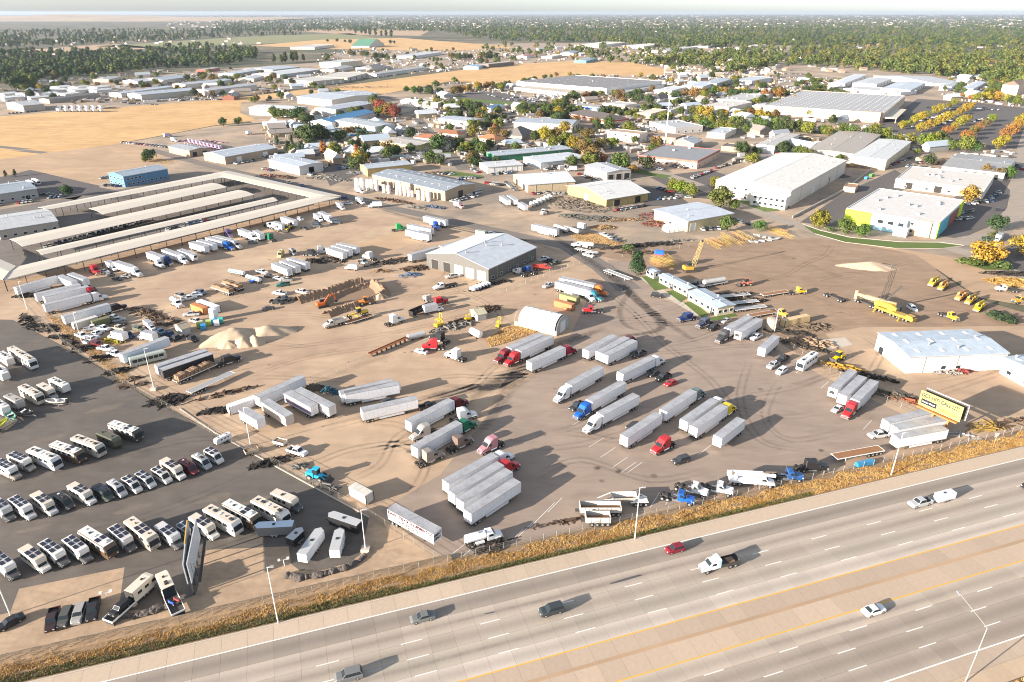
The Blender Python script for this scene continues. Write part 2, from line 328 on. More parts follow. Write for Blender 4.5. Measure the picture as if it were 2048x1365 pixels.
sheet('lawn',[(855,188),(930,196),(1030,205),(1120,212),(1260,228),(1255,234),(1100,220),(940,203)], -0.025, 'lawn')
sheet('lawn',[(1250,325),(1300,345),(1345,352),(1330,358),(1265,345)], -0.02, 'lawn')
sheet('lawn',[(1480,248),(1700,262),(1950,290),(1945,296),(1700,272),(1480,257)], -0.02, 'lawn')
sheet('lawn',[(860,345),(905,342),(968,352),(965,357),(900,352)], -0.02, 'lawn')
sheet('footpath',[(1279,556),(1287,553),(1345,592),(1420,640),(1412,643),(1340,600)], 0.002, 'concrete')
sheet('concrete_pad',[(1640,680),(1690,675),(1705,690),(1655,700)], -0.014, 'concrete')
sheet('pale_pad',[(690,495),(830,455),(880,470),(760,510)], -0.024, 'graded_earth')

# ------------------------------------------------------------ motorway: concrete slabs, markings, verge
def slab_mat():
    def f(t, co, c, b):
        L = t.links
        sp = nd(t, 'ShaderNodeSeparateXYZ'); L.new(co, sp.inputs[0])
        m1 = nd(t, 'ShaderNodeMath',operation='MULTIPLY'); L.new(sp.outputs['Y'], m1.inputs[0]); m1.inputs[1].default_value = 1.7
        s = nd(t, 'ShaderNodeMath',operation='COSINE'); L.new(m1.outputs[0], s.inputs[0])
        mr = nd(t, 'ShaderNodeMapRange'); mr.inputs['From Min'].default_value = -1; mr.inputs['To Min'].default_value = 1.08; mr.inputs['To Max'].default_value = 0.84; L.new(s.outputs[0], mr.inputs['Value'])
        v = nd(t, 'ShaderNodeVectorMath',operation='SCALE'); L.new(c, v.inputs[0]); L.new(mr.outputs[0], v.inputs['Scale'])
        return v.outputs[0]
    mat('slab_concrete',rough=0.85, objcol=True, var=0.05, scale=0.25, extra=f)
slab_mat()
mat('shoulder_concrete',rough=0.88, objcol=True, var=0.06, scale=0.2)
flatm = flat('motorway',[hw(-160, 52.0), hw(330, 52.0), hw(330, 104.3), hw(-160, 104.3)], -0.02, 'street_concrete'); flatm.data.materials[0] = MATS['dark_asphalt']
LANES = [(52.0,55.2,(0.448,0.341,0.238),0),(55.2,58.6,(0.403,0.319,0.243),0),(58.6,62.35,(0.274,0.231,0.189),1),(62.35,65.9,(0.263,0.226,0.184),1),(65.9,69.45,(0.291,0.248,0.205),1),(69.45,73.0,(0.358,0.303,0.248),1),(73.0,77.6,(0.437,0.341,0.254),0),(77.6,81.4,(0.403,0.314,0.238),0),(81.4,85.0,(0.403,0.352,0.302),1),(85.0,88.7,(0.319,0.281,0.232),1),(88.7,92.3,(0.314,0.270,0.221),1),(92.3,96.3,(0.336,0.286,0.238),1),(96.3,100.4,(0.235,0.202,0.168),1),(100.4,104.3,(0.448,0.358,0.270),0)]
slab_cache = {}
rest = MB(); nslab = 0; SL = 4.57
cells = []
for (n0, n1, c, tr) in LANES:
    k0 = -36 if n0 > 80 else 0
    for k in range(k0, 64): cells.append((k*SL, n0, n1, c, tr))
def seen(s, n):
    p = hw(s, n); x, y, z = p.x, p.y*math.cos(PITCH)+CAMH*math.sin(PITCH), 0
    dep = p.y*math.cos(PITCH)+CAMH*math.sin(PITCH); up = p.y*math.sin(PITCH)-CAMH*math.cos(PITCH)
    return abs(p.x/dep*FPX) < 1060 and abs(up/dep*FPX) < 715, dep
vis = sorted([(seen(c[0]+2.3, (c[1]+c[2])/2)[1], i) for i, c in enumerate(cells) if seen(c[0]+2.3, (c[1]+c[2])/2)[0]])
pick = {i for _, i in vis[:300]}
rests = {}
for i, (s0, n0, n1, c, tr) in enumerate(cells):
    w = n1-n0; c = tuple(x*(1.13 if tr else 1) for x in c)
    if i in pick:
        key = (round(w, 2), tr)
        if key not in slab_cache:
            m = MB(); m.box(0.016, SL-0.016, -w/2+0.02, w/2-0.02, -0.018, 0.0); slab_cache[key] = m.mesh('slab','slab_concrete' if tr else 'shoulder_concrete')
        k = random.uniform(0.93, 1.05); o = new('slab',slab_cache[key], flatm, hw(s0, (n0+n1)/2), HA, tuple(x*k for x in c))
    else:
        rests.setdefault((n0, n1, c, tr), MB()).box(s0+0.016, s0+SL-0.016, -w/2+0.02, w/2-0.02, -0.018, 0.0)
for (n0, n1, c, tr), m in rests.items():
    o = new('slab',m.mesh('slabs','slab_concrete' if tr else 'shoulder_concrete'), flatm, hw(0, (n0+n1)/2), HA, c); o['kind'] = 'stuff'
def marking(name, segs, width, m):
    b = MB()
    for (s0, s1, n) in segs: b.quad((s0, n-width/2, 0.006),(s1, n-width/2, 0.006),(s1, n+width/2, 0.006),(s0, n+width/2, 0.006))
    o = new(name, b.mesh(name, m), flatm, (0,0,0), HA)
    return o
for n, m, w in ((100.55,'white_marking',0.24),(81.45,'yellow_marking',0.26),(73.0,'yellow_marking',0.26),(58.55,'white_marking',0.24)):
    marking('edge_line',[(-160, 330, n)], w, m)
dash = MB(); dash.quad((0,-0.09,0.006),(4.0,-0.09,0.006),(4.0,0.09,0.006),(0,0.09,0.006)); dash = dash.mesh('lane_dash','white_marking')
for n, ph, pe, lo, hi in ((92.35,8.5,15.15,-60,200),(88.65,9.0,15.15,-30,200),(84.9,9.7,15.2,0,200),(69.4,57.9,15.7,40,180),(65.9,67.7,15.75,40,180),(62.3,82.7,15.75,40,180)):
    k = math.floor((lo-ph)/pe)
    while ph+k*pe < hi:
        new('lane_dash',dash, flatm, hw(ph+k*pe, n), HA); k += 1
mk = MB(); mk.box(-160, 330, -0.14, 0.14, 0.0, 0.05); struct(new('kerb',mk.mesh('kerb','concrete'), None, hw(0, 104.45), HA))
mk = MB(); mk.box(-160, 330, -0.35, 0.35, 0.0, 0.035); struct(new('median_strip',mk.mesh('median_strip','graded_earth'), None, hw(0, 77.55, 0.004), HA))
flat('verge',[hw(-180, 104.6), hw(340, 104.6), hw(340, 111.0), hw(-180, 111.0)], -0.004, 'verge_soil')
flat('verge',[hw(20, 20), hw(340, 20), hw(340, 51.9), hw(20, 51.9)], -0.02, 'verge_soil')
# grass in the verges
mat('dry_grass',(0.56, 0.37, 0.14), rough=0.9, var=0.22, scale=0.25, col2=(0.36, 0.20, 0.055), detail=7)
mat('green_weeds',(0.09, 0.10, 0.03), rough=0.9, var=0.35, scale=0.3)
def tufts(name, n, fn, m, hmin, hmax):
    b = MB(); rr = random.Random(n)
    for _ in range(n):
        p = fn(rr)
        if p is None: continue
        h = rr.uniform(hmin, hmax)*(0.7+0.6*rr.random()**2); a = rr.uniform(0, 6.28)
        for k in range(3):
            t = a+k*2.1; w = h*0.30; d = Vector((math.cos(t), math.sin(t), 0)); q = d.orthogonal().normalized()
            tip = p+d*h*0.5+Vector((0, 0, h)); b.add([p-q*w*0.5, p+q*w*0.5, tip], [(0,1,2)])
    o = new(name, b.mesh(name, m)); return struct(o, 'stuff')
def in_verge(rr):
    s = rr.uniform(-75, 200); t = rr.random(); n = 104.9+(4.9+.7*math.sin(s*.31)+.5*math.sin(s*.83))*t
    if math.sin(s*.9+2*math.sin(s*.37))*math.sin(n*2.1+s*.23) > .45+.4*rr.random(): return None
    if s < 40 and t < 0.3 and rr.random() < 0.75: return None
    if s < -5 and t > 0.75 and rr.random() < 0.7: return None
    return hw(s, n)
def in_weeds(rr):
    s = rr.uniform(-75, 110); return hw(s, 104.9+rr.random()**1.6*(1.9 if s < 10 else 1.0))
o = tufts('dry_grass',66000, in_verge, 'dry_grass',0.15, 0.38); o['label'] = 'golden dry grass along the motorway verge'
o = tufts('green_weeds',6500, in_weeds, 'green_weeds',0.3, 0.6); o['label'] = 'dark green weeds along the kerb'
def in_corner(rr):
    p = hw(rr.uniform(95, 170), rr.uniform(30, 51.5)); return p
o = tufts('dry_grass',9000, in_corner, 'dry_grass',0.3, 0.7); o['label'] = 'dry grass beyond the far motorway shoulder'
def in_poly(px):
    P = [at(*p) for p in px]; xs = [p.x for p in P]; ys = [p.y for p in P]
    def f(rr):
        for _ in range(60):
            x = rr.uniform(min(xs), max(xs)); y = rr.uniform(min(ys), max(ys)); c = False; j = len(P)-1
            for i in range(len(P)):
                if (P[i].y > y) != (P[j].y > y) and x < (P[j].x-P[i].x)*(y-P[i].y)/(P[j].y-P[i].y)+P[i].x: c = not c
                j = i
            if c: return Vector((x, y, 0))
    return f
for nm, poly, n in (('a',[(970,680),(1010,655),(1080,645),(1090,660),(1000,690),(980,695)], 900),('b',[(1140,472),(1180,465),(1250,485),(1235,495),(1160,487)], 900),('c',[(90,630),(130,640),(260,755),(245,768),(150,690)], 700),('d',[(280,320),(320,318),(355,325),(330,330)], 300)):
    o = tufts('dry_grass',n*3, in_poly(poly), 'dry_grass',0.25, 0.6)
# earth bank between the sand strip and the verge
def ridge(name, line, prof, m, seed, j=.25):
    rr = random.Random(seed); b = MB(); n = len(prof); vs = []
    for i, (p, d) in enumerate(line):
        q = Vector((-d.y, d.x, 0))
        for (a, z) in prof: vs.append(p+q*(a+rr.uniform(-j,j))+Vector((0,0,max(0, z*rr.uniform(1-1.4*j,1+j)))))
    fs = [(i*n+j, i*n+j+1, (i+1)*n+j+1, (i+1)*n+j) for i in range(len(line)-1) for j in range(n-1)]
    b.add(vs, fs); return struct(new(name, b.mesh(name, m)))
ridge('bank',[(hw(-90+k*1.5, 110.6), HD) for k in range(76)], [(-0.7,-.02),(0.1,0.75),(0.7,0.85),(1.9,-.02)], 'verge_soil',3, .07)
# kerb of the vehicle lot
def kerbline(px, w=0.3, h=0.13, m='concrete'):
    b = MB(); P = [at(*p) for p in px]
    for a, c in zip(P, P[1:]): b.beam(a+Vector((0,0,h/2)), c+Vector((0,0,h/2)), w, h)
    return struct(new('kerb',b.mesh('kerb',m)))
kerbline([(360,818),(430,866),(560,938),(738,1035)], 0.35)
kerbline([(1605,448),(1640,461),(1700,475),(1800,484),(1880,485),(1928,491)])
kerbline([(1630,468),(1690,485),(1790,497),(1880,498),(1928,492)])
# worn tyre stains: soft-edged dark smears left by turning lorries
def stain_mat(name, col):
    m = bpy.data.materials.new(name); m.use_nodes = True; t = m.node_tree; L = t.links
    b = t.nodes['Principled BSDF']; b.inputs['Base Color'].default_value = (*col, 1); b.inputs['Roughness'].default_value = 0.9
    at_ = nd(t, 'ShaderNodeAttribute'); at_.attribute_name = 'worn'
    tc = nd(t, 'ShaderNodeTexCoord'); n = nd(t, 'ShaderNodeTexNoise',i_Scale=0.5, i_Detail=6.0); L.new(tc.outputs['Object'], n.inputs['Vector'])
    mr = nd(t, 'ShaderNodeMapRange'); mr.inputs['From Min'].default_value = 0.05; mr.inputs['From Max'].default_value = 0.75; L.new(n.outputs['Fac'], mr.inputs['Value'])
    mu = nd(t, 'ShaderNodeMath',operation='MULTIPLY'); L.new(at_.outputs['Fac'], mu.inputs[0]); L.new(mr.outputs[0], mu.inputs[1])
    L.new(mu.outputs[0], b.inputs['Alpha']); MATS[name] = m
stain_mat('rubber_stain',(.055,.047,.042)); stain_mat('dust_patch',(.42,.34,.26))
def stain(px, widths, a, z=0.006, m='rubber_stain',name='tyre_stain'):
    P = [p if isinstance(p, Vector) else at(*p) for p in px]
    # smooth the line
    Q = []; Wd = []
    for i in range(len(P)-1):
        p0 = P[max(i-1,0)]; p1 = P[i]; p2 = P[i+1]; p3 = P[min(i+2,len(P)-1)]
        for k in range(6):
            t = k/6; Q.append(0.5*((2*p1)+(-p0+p2)*t+(2*p0-5*p1+4*p2-p3)*t*t+(-p0+3*p1-3*p2+p3)*t**3)); Wd.append(widths[i]*(1-t)+widths[i+1]*t)
    Q.append(P[-1]); Wd.append(widths[-1]); n = len(Q); vs = []; al = []
    for i, p in enumerate(Q):
        d = (Q[min(i+1,n-1)]-Q[max(i-1,0)]).normalized(); s = Vector((-d.y, d.x, 0))
        e = min(1, i/4, (n-1-i)/4)
        for f, k in ((-1,0),(-.45,.8),(0,1),(.45,.8),(1,0)): vs.append((p.x+s.x*Wd[i]*f/2, p.y+s.y*Wd[i]*f/2, z)); al.append(k*e*a)
    fs = [(i*5+j, i*5+j+1, i*5+j+6, i*5+j+5) for i in range(n-1) for j in range(4)]
    me = bpy.data.meshes.new(name); me.from_pydata(vs, [], fs); me.materials.append(MATS[m])
    at_ = me.attributes.new('worn','FLOAT','POINT'); at_.data.foreach_set('value',al)
    struct(new(name, me))
stain([(1095,465),(1180,522),(1235,562),(1280,605),(1318,640),(1320,658),(1285,668),(1230,672)], [4,6,6,5,5,4,3,3], .6)
stain([(1240,570),(1290,615),(1340,650),(1400,690)], [5,5,4,3], .4, .007)
stain([(1215,655),(1150,678),(1090,700),(1040,735),(980,770),(900,785),(830,800)], [3,5,6,7,7,5,3], .5, .008)
stain([(1060,735),(1000,765),(940,800),(905,835)], [5,6,4,3], .35, .009)
stain([(1040,745),(1010,790),(980,840),(955,870)], [6,6,4,2], .32, .010)
stain([(1070,740),(1030,770),(960,775),(870,770)], [4,5,4,3], .35, .011)
stain([(700,398),(800,430),(900,452),(1040,478),(1130,510)], [3,3,3,3,3], .45, .0)
stain([(300,690),(340,660),(420,640),(520,625)], [3,3,3,2], .3, .012)
stain([(1260,580),(1240,620),(1250,650),(1290,665)], [3,3,3,2], .35, .013)
def track_pair(px, a, z):
    P = [at(*p) for p in px]
    for off in (-1.0, 1.0):
        Q = []
        for i, p in enumerate(P):
            d = (P[min(i+1,len(P)-1)]-P[max(i-1,0)]).normalized(); Q.append(p+Vector((-d.y, d.x, 0))*off)
        stain(Q, [1.1]*len(Q), a*.75, z)
zz = .014
for i, (q, a) in enumerate([([(520,700),(620,690),(760,670),(900,640),(1010,600)],.30),([(480,760),(600,720),(720,700),(860,690)],.3),([(640,860),(760,830),(860,800),(960,770)],.35),([(600,940),(700,900),(800,890),(850,930),(820,990)],.35),([(300,610),(420,570),(560,520),(700,450)],.3),([(330,640),(450,600),(600,550),(640,500),(760,450)],.3),([(1180,560),(1260,620),(1330,690),(1420,760),(1480,840)],.3),([(1060,960),(1160,920),(1300,960),(1420,940)],.3),([(1500,720),(1480,800),(1520,880),(1600,900)],.3),([(1560,760),(1530,830),(1580,880),(1700,860)],.25),([(700,960),(760,930),(800,870),(900,830)],.3),([(1350,520),(1480,540),(1640,600),(1720,640)],.25),([(1400,500),(1560,510),(1700,560),(1850,580)],.25),([(1700,660),(1760,700),(1740,760),(1800,800)],.3),([(60,1080),(200,1060),(380,1000),(520,940)],.22),([(40,960),(200,920),(380,880),(470,880)],.22),([(120,790),(240,760),(330,800),(420,870)],.25),([(860,560),(960,600),(1000,640),(900,690)],.3),([(820,480),(900,520),(860,570),(760,560)],.3)]): track_pair(q, a, zz+.0005*i)
rr = random.Random(5)
for i in range(46):                            # looping wheel ruts over the dirt
    x, y = rr.choice(((420,720),(700,650),(820,600),(620,560),(900,760),(1250,650),(1350,720),(1500,780),(760,880),(1100,880),(1560,560),(1750,600),(480,600),(860,480),(1780,760))); a = rr.uniform(-.5,.5); q = []
    x += rr.uniform(-90,90); y += rr.uniform(-40,40)
    for k in range(5): q.append((x, y)); x += 55*math.cos(a); y -= 22*math.sin(a)+6*math.cos(a); a += rr.uniform(-.5,.6)
    track_pair(q, rr.uniform(.16,.34), .03+.0004*i)
for i in range(70):                            # oil and damp spots
    x, y = rr.uniform(300,1750), rr.uniform(480,1010)
    if y > 700+.55*(x-150) or y > 1190-.17*x: continue
    p = at(x, y); w = rr.uniform(.6,2.2); stain([p, p+Vector((w*.5,.1,0)), p+Vector((w,.3*rr.random(),0))], [w*.5,w,w*.4], rr.uniform(.4,.9), .06+.0002*i, 'rubber_stain','oil_stain')
for i, (x, y) in enumerate([(180,900),(420,1000),(520,1000),(60,1060),(300,760),(200,820),(120,700),(340,940),(640,1060),(260,1020),(90,880)]): stain([(x-40,y+10),(x-10,y+2),(x+25,y-6),(x+50,y-14)], [1,rr.uniform(2,5),rr.uniform(2,5),1], .30, .004+.0004*i, 'dust_patch','dust_patch')
for i in range(16):                            # sealed cracks and rubber on the motorway
    s0 = rr.uniform(-50,120); n0 = rr.choice((90.5,86.8,94.3,83.2,98,71.2,67.6)); stain([hw(s0,n0+rr.uniform(-.4,.4)), hw(s0+12,n0), hw(s0+30,n0+rr.uniform(-.3,.3)), hw(s0+44,n0)], [.4,1.2,1.2,.4], .10, .008+.0003*i)
# painted bays in the lorry park
bay = MB(); bay.box(-3.2, 3.2, -0.06, 0.06, 0, 0.004); bay = bay.mesh('bay_line','white_marking')
for (x, y, a) in [(1128,800,45),(1160,842,45),(1193,885,45),(1216,905,45),(1240,925,45),(1257,935,45),(1270,935,45),(1650,770,46),(1695,745,46),(1735,850,46),(1600,740,46),(1410,900,45),(1030,1075,55),(1050,1060,55),(1075,1040,55),(1095,1020,55),(1110,1010,55),(915,1100,50),(935,1105,50),(965,1090,50),(1310,1000,60),(1340,995,60),(1180,830,45),(1005,960,45)]:
    struct(new('bay_line',bay, None, at(x, y, -0.012), R(a)))
def heap(name, code, cx, cy, rx, ry, h, rot, m, label=None, seed=0, flat_top=False):
    rr = random.Random(seed); n = 22; vs = []
    ph = [rr.uniform(0, 6.28) for _ in range(6)]
    for i in range(n+1):
        for j in range(n+1):
            x = (i/n*2-1)*1.15; y = (j/n*2-1)*1.15; d = math.hypot(x, y)*(1+0.12*math.sin(3*math.atan2(y, x)+ph[0])+0.07*math.sin(7*math.atan2(y, x)+ph[1]))
            z = max(0, 1-d)**0.85*h*(1+0.10*math.sin(5*x+ph[2])*math.sin(6*y+ph[3])+rr.uniform(-.05,.05)*(3 if m == 'soil_heap' else 1))
            vs.append((x*rx, y*ry, z if d < 1 else -0.05))
    fs = [(i*(n+1)+j, (i+1)*(n+1)+j, (i+1)*(n+1)+j+1, i*(n+1)+j+1) for i in range(n) for j in range(n)]
    b = MB(); b.add(vs, fs); me = b.mesh(name, m); me.polygons.foreach_set('use_smooth',[True]*len(me.polygons))
    o = new(name, me, None, pt(code, cx, cy), R(rot)); o.location.z = -0.01
    if label: tag(o, label, 'heap')
    else: struct(o)
    return o
heap('gravel_heap','C1',1840, 780, 10, 7.5, 4.2, 20, 'pale_gravel','tall pale gravel heap beside the coloured totes',1)
heap('gravel_heap','C1',1800, 835, 3.4, 3, 2.0, 0, 'pale_gravel','small pale gravel mound in front of the tall heap',2)
heap('gravel_heap','C1',1915, 820, 4, 3.4, 2.9, 0, 'pale_gravel','round pale gravel mound between the tall heap and the flat-faced one',3)
heap('gravel_heap','C1',2010, 810, 4, 3.2, 2.8, 0, 'pale_gravel','pale gravel mound leaning on the eastern heap',4)
heap('gravel_heap','C2',100, 740, 9, 6, 3.4, 10, 'pale_gravel','broad eastern gravel heap with a scooped front',5)
def berm(px, h, w, seed, m='soil_heap'):
    P = [pt('C2',*q) for q in px]; ln = []
    for a, b in zip(P, P[1:]): ln += [(a.lerp(b, k/12),(b-a).normalized()) for k in range(12)]
    ln.append((P[-1], (P[-1]-P[-2]).normalized())); ln = [(p, d) for p, d in ln]
    ridge('earth_bank',ln, [(-w,-.05),(-w*.55,h*.45),(-w*.2,h*.95),(w*.1,h),(w*.5,h*.5),(w,-.05)], m, seed, .13)
berm([(330,490),(430,460),(600,410),(740,360),(850,335)], 2.4, 3.4, 1); berm([(500,520),(620,450),(780,390),(930,350)], 1.5, 2.2, 2); berm([(930,350),(985,385),(1015,430),(980,460)], 2.6, 3.0, 3); berm([(560,600),(640,570),(720,545),(800,520)], 2.0, 3.0, 4); berm([(820,505),(900,470),(960,455)], 1.3, 2.4, 5)
heap('gravel_heap','C2',985, 455, 3, 2.6, 2.2, 0, 'pale_gravel','pale rubble pile at the end of the dig',27)
sheet('dig_floor',[cr('C2',520, 500), cr('C2',930, 350), cr('C2',1010, 430), cr('C2',640, 570)], -0.01, 'soil_heap')
heap('earth_ramp','C4',830, 215, 13, 5, 2.6, -8, 'pale_gravel',None, 41)
# ------------------------------------------------------------ vehicles: one set of parts per kind
# every kind faces +x and stands on z = 0; a part is (name, mesh, offset, parent part, colour slot)
def wheel_mesh(r, w):
    m = MB(); m.cyl((0,-w/2,0),(0,w/2,0), r, n=14, m=0)
    for s in (-1, 1): m.cyl((0,s*w/2*0.9,0),(0,s*(w/2+0.012),0), r*0.56, n=10, m=1)
    return m.mesh('wheel','tyre','wheel_rim')
WH = {k: wheel_mesh(*v) for k, v in dict(car=(.34,.24), pick=(.40,.28), truck=(.52,.32), dual=(.52,.62), small=(.30,.22)).items()}
def wheels(kind, xs, y): 
    r = dict(car=.34, pick=.40, truck=.52, dual=.52, small=.30)[kind]
    return [('wheel',WH[kind], (x, s*y, r), None, 0) for x in xs for s in (-1, 1)]
def P(name, mb, mats, ck=1, par=None): return (name, mb.mesh(name, *([mats] if isinstance(mats, str) else mats)),(0,0,0), par, ck)
def panel(a, b, c, d): return MB().quad(a, b, c, d)
def make_car(L, W2, hood, belt, roof, x_ws0, x_ws1, x_rw1, x_rw0, wl='car',wb=None, bed=None):
    """L length, W2 half width; windscreen foot/top x, rear window top/foot x; bed = (x0,x1) of an open pickup box"""
    h = L/2; wb = wb or L*0.58; g = 0.22 if wl == 'car' else 0.36; ps = []
    b = MB()
    if bed:
        b.loft([(bed[1],W2,g,belt,.06,.03),(x_ws0,W2,g,belt,.06,.05),(h-.35,W2*.96,g,hood,.10,.08),(h,W2*.88,g+.1,hood-.16,.08,.05)])
        b.box(bed[0],bed[1],-W2,W2,g,g+.32); b.box(bed[0],bed[1],-W2,-W2+.09,g+.32,belt); b.box(bed[0],bed[1],W2-.09,W2,g+.32,belt); b.box(bed[0],bed[0]+.08,-W2+.09,W2-.09,g+.32,belt)
    else:
        b.loft([(-h,W2*.88,g+.12,belt-.14,.08,.05),(-h+.28,W2*.97,g,belt-.03,.08,.05),(x_rw0,W2,g,belt,.08,.05),(x_ws0,W2,g,belt,.08,.05),(h-.4,W2*.96,g,hood,.10,.08),(h,W2*.85,g+.1,hood-.2,.08,.05)])
    ps.append(P('body',b, 'paint'))
    t = W2*.80
    c = MB(); f = W2-.06
    c.add([(x_rw0,-f,belt-.02),(x_ws0,-f,belt-.02),(x_ws0,f,belt-.02),(x_rw0,f,belt-.02),(x_rw1,-t,roof),(x_ws1,-t,roof),(x_ws1,t,roof),(x_rw1,t,roof)],
          [(4,5,6,7),(0,1,5,4),(1,2,6,5),(2,3,7,6),(3,0,4,7)])
    ps.append(P('cabin',c, 'paint'))
    def lerp(a, b2, k): return tuple(a[i]+(b2[i]-a[i])*k for i in range(3))
    def window(nm, a, b2, c2, d, off, m=.08):
        o = Vector(off); q = [Vector(p) for p in (a, b2, c2, d)]; cen = sum(q, Vector())/4
        q = [p+(cen-p)*m*1.6+o for p in q]; ps.append(P(nm, panel(*q), 'glass',0))
    window('windscreen',(x_ws0,-f,belt),(x_ws0,f,belt),(x_ws1,t,roof),(x_ws1,-t,roof),(.02,0,.02))
    window('rear_window',(x_rw0,f,belt),(x_rw0,-f,belt),(x_rw1,-t,roof),(x_rw1,t,roof),(-.02,0,.02))
    for s in (-1, 1): window('side_window',(x_rw0,s*f,belt),(x_ws0,s*f,belt),(x_ws1,s*t,roof),(x_rw1,s*t,roof),(0,s*.02,.015), .07)
    for s in (-1, 1):
        ps.append(P('headlight',MB().box(h-.12,h+.012,s*W2*.62-.16,s*W2*.62+.16,hood-.36,hood-.2), 'lamp_glass',0))
        ps.append(P('tail_light',MB().box(-h-.012,-h+.1,s*W2*.68-.12,s*W2*.68+.12,belt-.34,belt-.16), 'tail_glass',0))
    if bed: ps.append(P('bed_floor',MB().box(bed[0]+.1,bed[1]-.02,-W2+.1,W2-.1,g+.33,g+.35), 'dark_steel',0))
    return ps+wheels(wl, (wb/2+.05, -wb/2+.05), W2-.12)
SEDAN = make_car(4.8,.92,.95,.98,1.45,1.05,.35,-.95,-1.65)
SUV = make_car(4.9,.97,1.12,1.15,1.78,1.15,.55,-2.05,-2.35,'car',2.9)
HATCH = make_car(4.3,.90,1.0,1.02,1.58,1.1,.4,-1.55,-1.95)
PICKUP = make_car(5.9,1.0,1.18,1.2,1.92,1.35,.75,-.75,-.95,'pick',3.7,(-2.95,-.95))
def simple_car(pick):
    L = 2.7 if pick else 2.35; m = MB(); m.loft([(-L,.8,.25,.85,.1,.05),(-L+.3,.92,.22,.98,.1,.05),(1.1,.92,.22,1.0,.1,.05),(L,.8,.3,.75,.1,.05)], 0)
    x0, x1 = (-.7,-.6) if pick else (-1.8,-1.1)
    m.add([(x0,-.85,.97),(1.1,-.85,.97),(1.1,.85,.97),(x0,.85,.97),(x1,-.7,1.5),(.4,-.7,1.5),(.4,.7,1.5),(x1,.7,1.5)], [(0,1,5,4),(1,2,6,5),(2,3,7,6),(3,0,4,7)], 1)
    m.box(x1-.05,.45,-.72,.72,1.49,1.53, 0)
    for x in (-1.4,1.45):
        for s in (-.8,.8): m.cyl((x,s-.1,.32),(x,s+.1,.32),.32,n=8,m=2)
    return [('body',m.mesh('car','paint','glass','tyre'),(0,0,0), None, 1)]
FARCAR = simple_car(False); FARPICK = simple_car(True)
def make_tractor(fair=3.9, sleeper=True, boxy=False):
    ps = []; b = MB(); xb = -1.45 if sleeper else .35
    if boxy: hood = [(2.25,1.0,.95,2.0,.1,.05),(4.0,.85,.95,1.85,.1,.05)]
    else: hood = [(2.25,1.05,.9,2.05,.15,.08),(3.5,.95,.8,1.78,.2,.1),(4.0,.85,.75,1.45,.2,.1)]
    top = [(xb,1.2,.95,fair,.15,.05)]
    if sleeper: top += [(.2,1.2,.95,fair+.02,.2,.08),(.9,1.18,.95,(fair+3.0)/2+.25,.2,.1)]
    top += [(1.5,1.12,.95,2.95,.15,.1)]
    b.loft(top+hood); 
    for s in (-1, 1): b.loft([(2.4,.2,.95,1.2,.1,0),(3.0,.2,1.15,1.35,.1,0),(3.65,.2,.9,1.15,.1,0)]) if False else b.box(2.45,3.6,s*.82-.02 if s>0 else -1.22,1.22 if s>0 else -.80,1.02,1.2)
    ps.append(P('body',b, 'paint'))
    ps.append(P('windscreen',panel((2.24,-.95,2.1),(2.24,.95,2.1),(1.58,.88,2.86),(1.58,-.88,2.86)), 'glass',0))
    for q in ps[-1][1].vertices: q.co.x += .06
    for s in (-1, 1):
        ps.append(P('side_window',panel((.75,s*1.215,2.05),(1.75,s*1.16,2.05),(1.35,s*1.16,2.7),(.75,s*1.215,2.75)), 'glass',0))
        ps.append(P('headlight',MB().box(3.75,4.02,s*.78-.14,s*.78+.14,1.05,1.3), 'lamp_glass',0))
        ps.append(P('fuel_tank',MB().cyl((-1.0,s*1.0,.75),(1.0,s*1.0,.75),.33,n=10), 'chrome',0))
        ps.append(P('mirror',MB().box(1.55,1.68,s*1.42-.12,s*1.42+.12,1.95,2.6), 'black_plastic',0))
        if not sleeper or boxy: ps.append(P('exhaust_stack',MB().cyl((xb-.2,s*.95,1.0),(xb-.2,s*.95,fair+.3),.09,n=8), 'chrome',0))
    ps.append(P('grille',MB().box(3.96,4.03,-.55,.55,.95,1.5 if not boxy else 1.75), 'chrome',0))
    ps.append(P('bumper',MB().box(3.9,4.22,-1.15,1.15,.45,.82), 'chrome',0))
    c = MB(); c.box(-4.0,2.3,-.48,-.34,.72,.98); c.box(-4.0,2.3,.34,.48,.72,.98); c.box(-4.0,-3.9,-.48,.48,.7,.98); c.box(-1.9,-1.6,-.34,.34,.75,.95)
    ps.append(P('chassis',c, 'dark_steel',0))
    ps.append(P('fifth_wheel',MB().box(-3.2,-2.1,-.5,.5,1.0,1.16), 'dark_steel',0))
    return ps+wheels('truck',(3.0,), 1.0)+wheels('dual',(-2.05,-3.35), .9)
TRACTOR = make_tractor(); DAYCAB = make_tractor(2.98, False, True); CLASSIC = make_tractor(3.15, True, True)
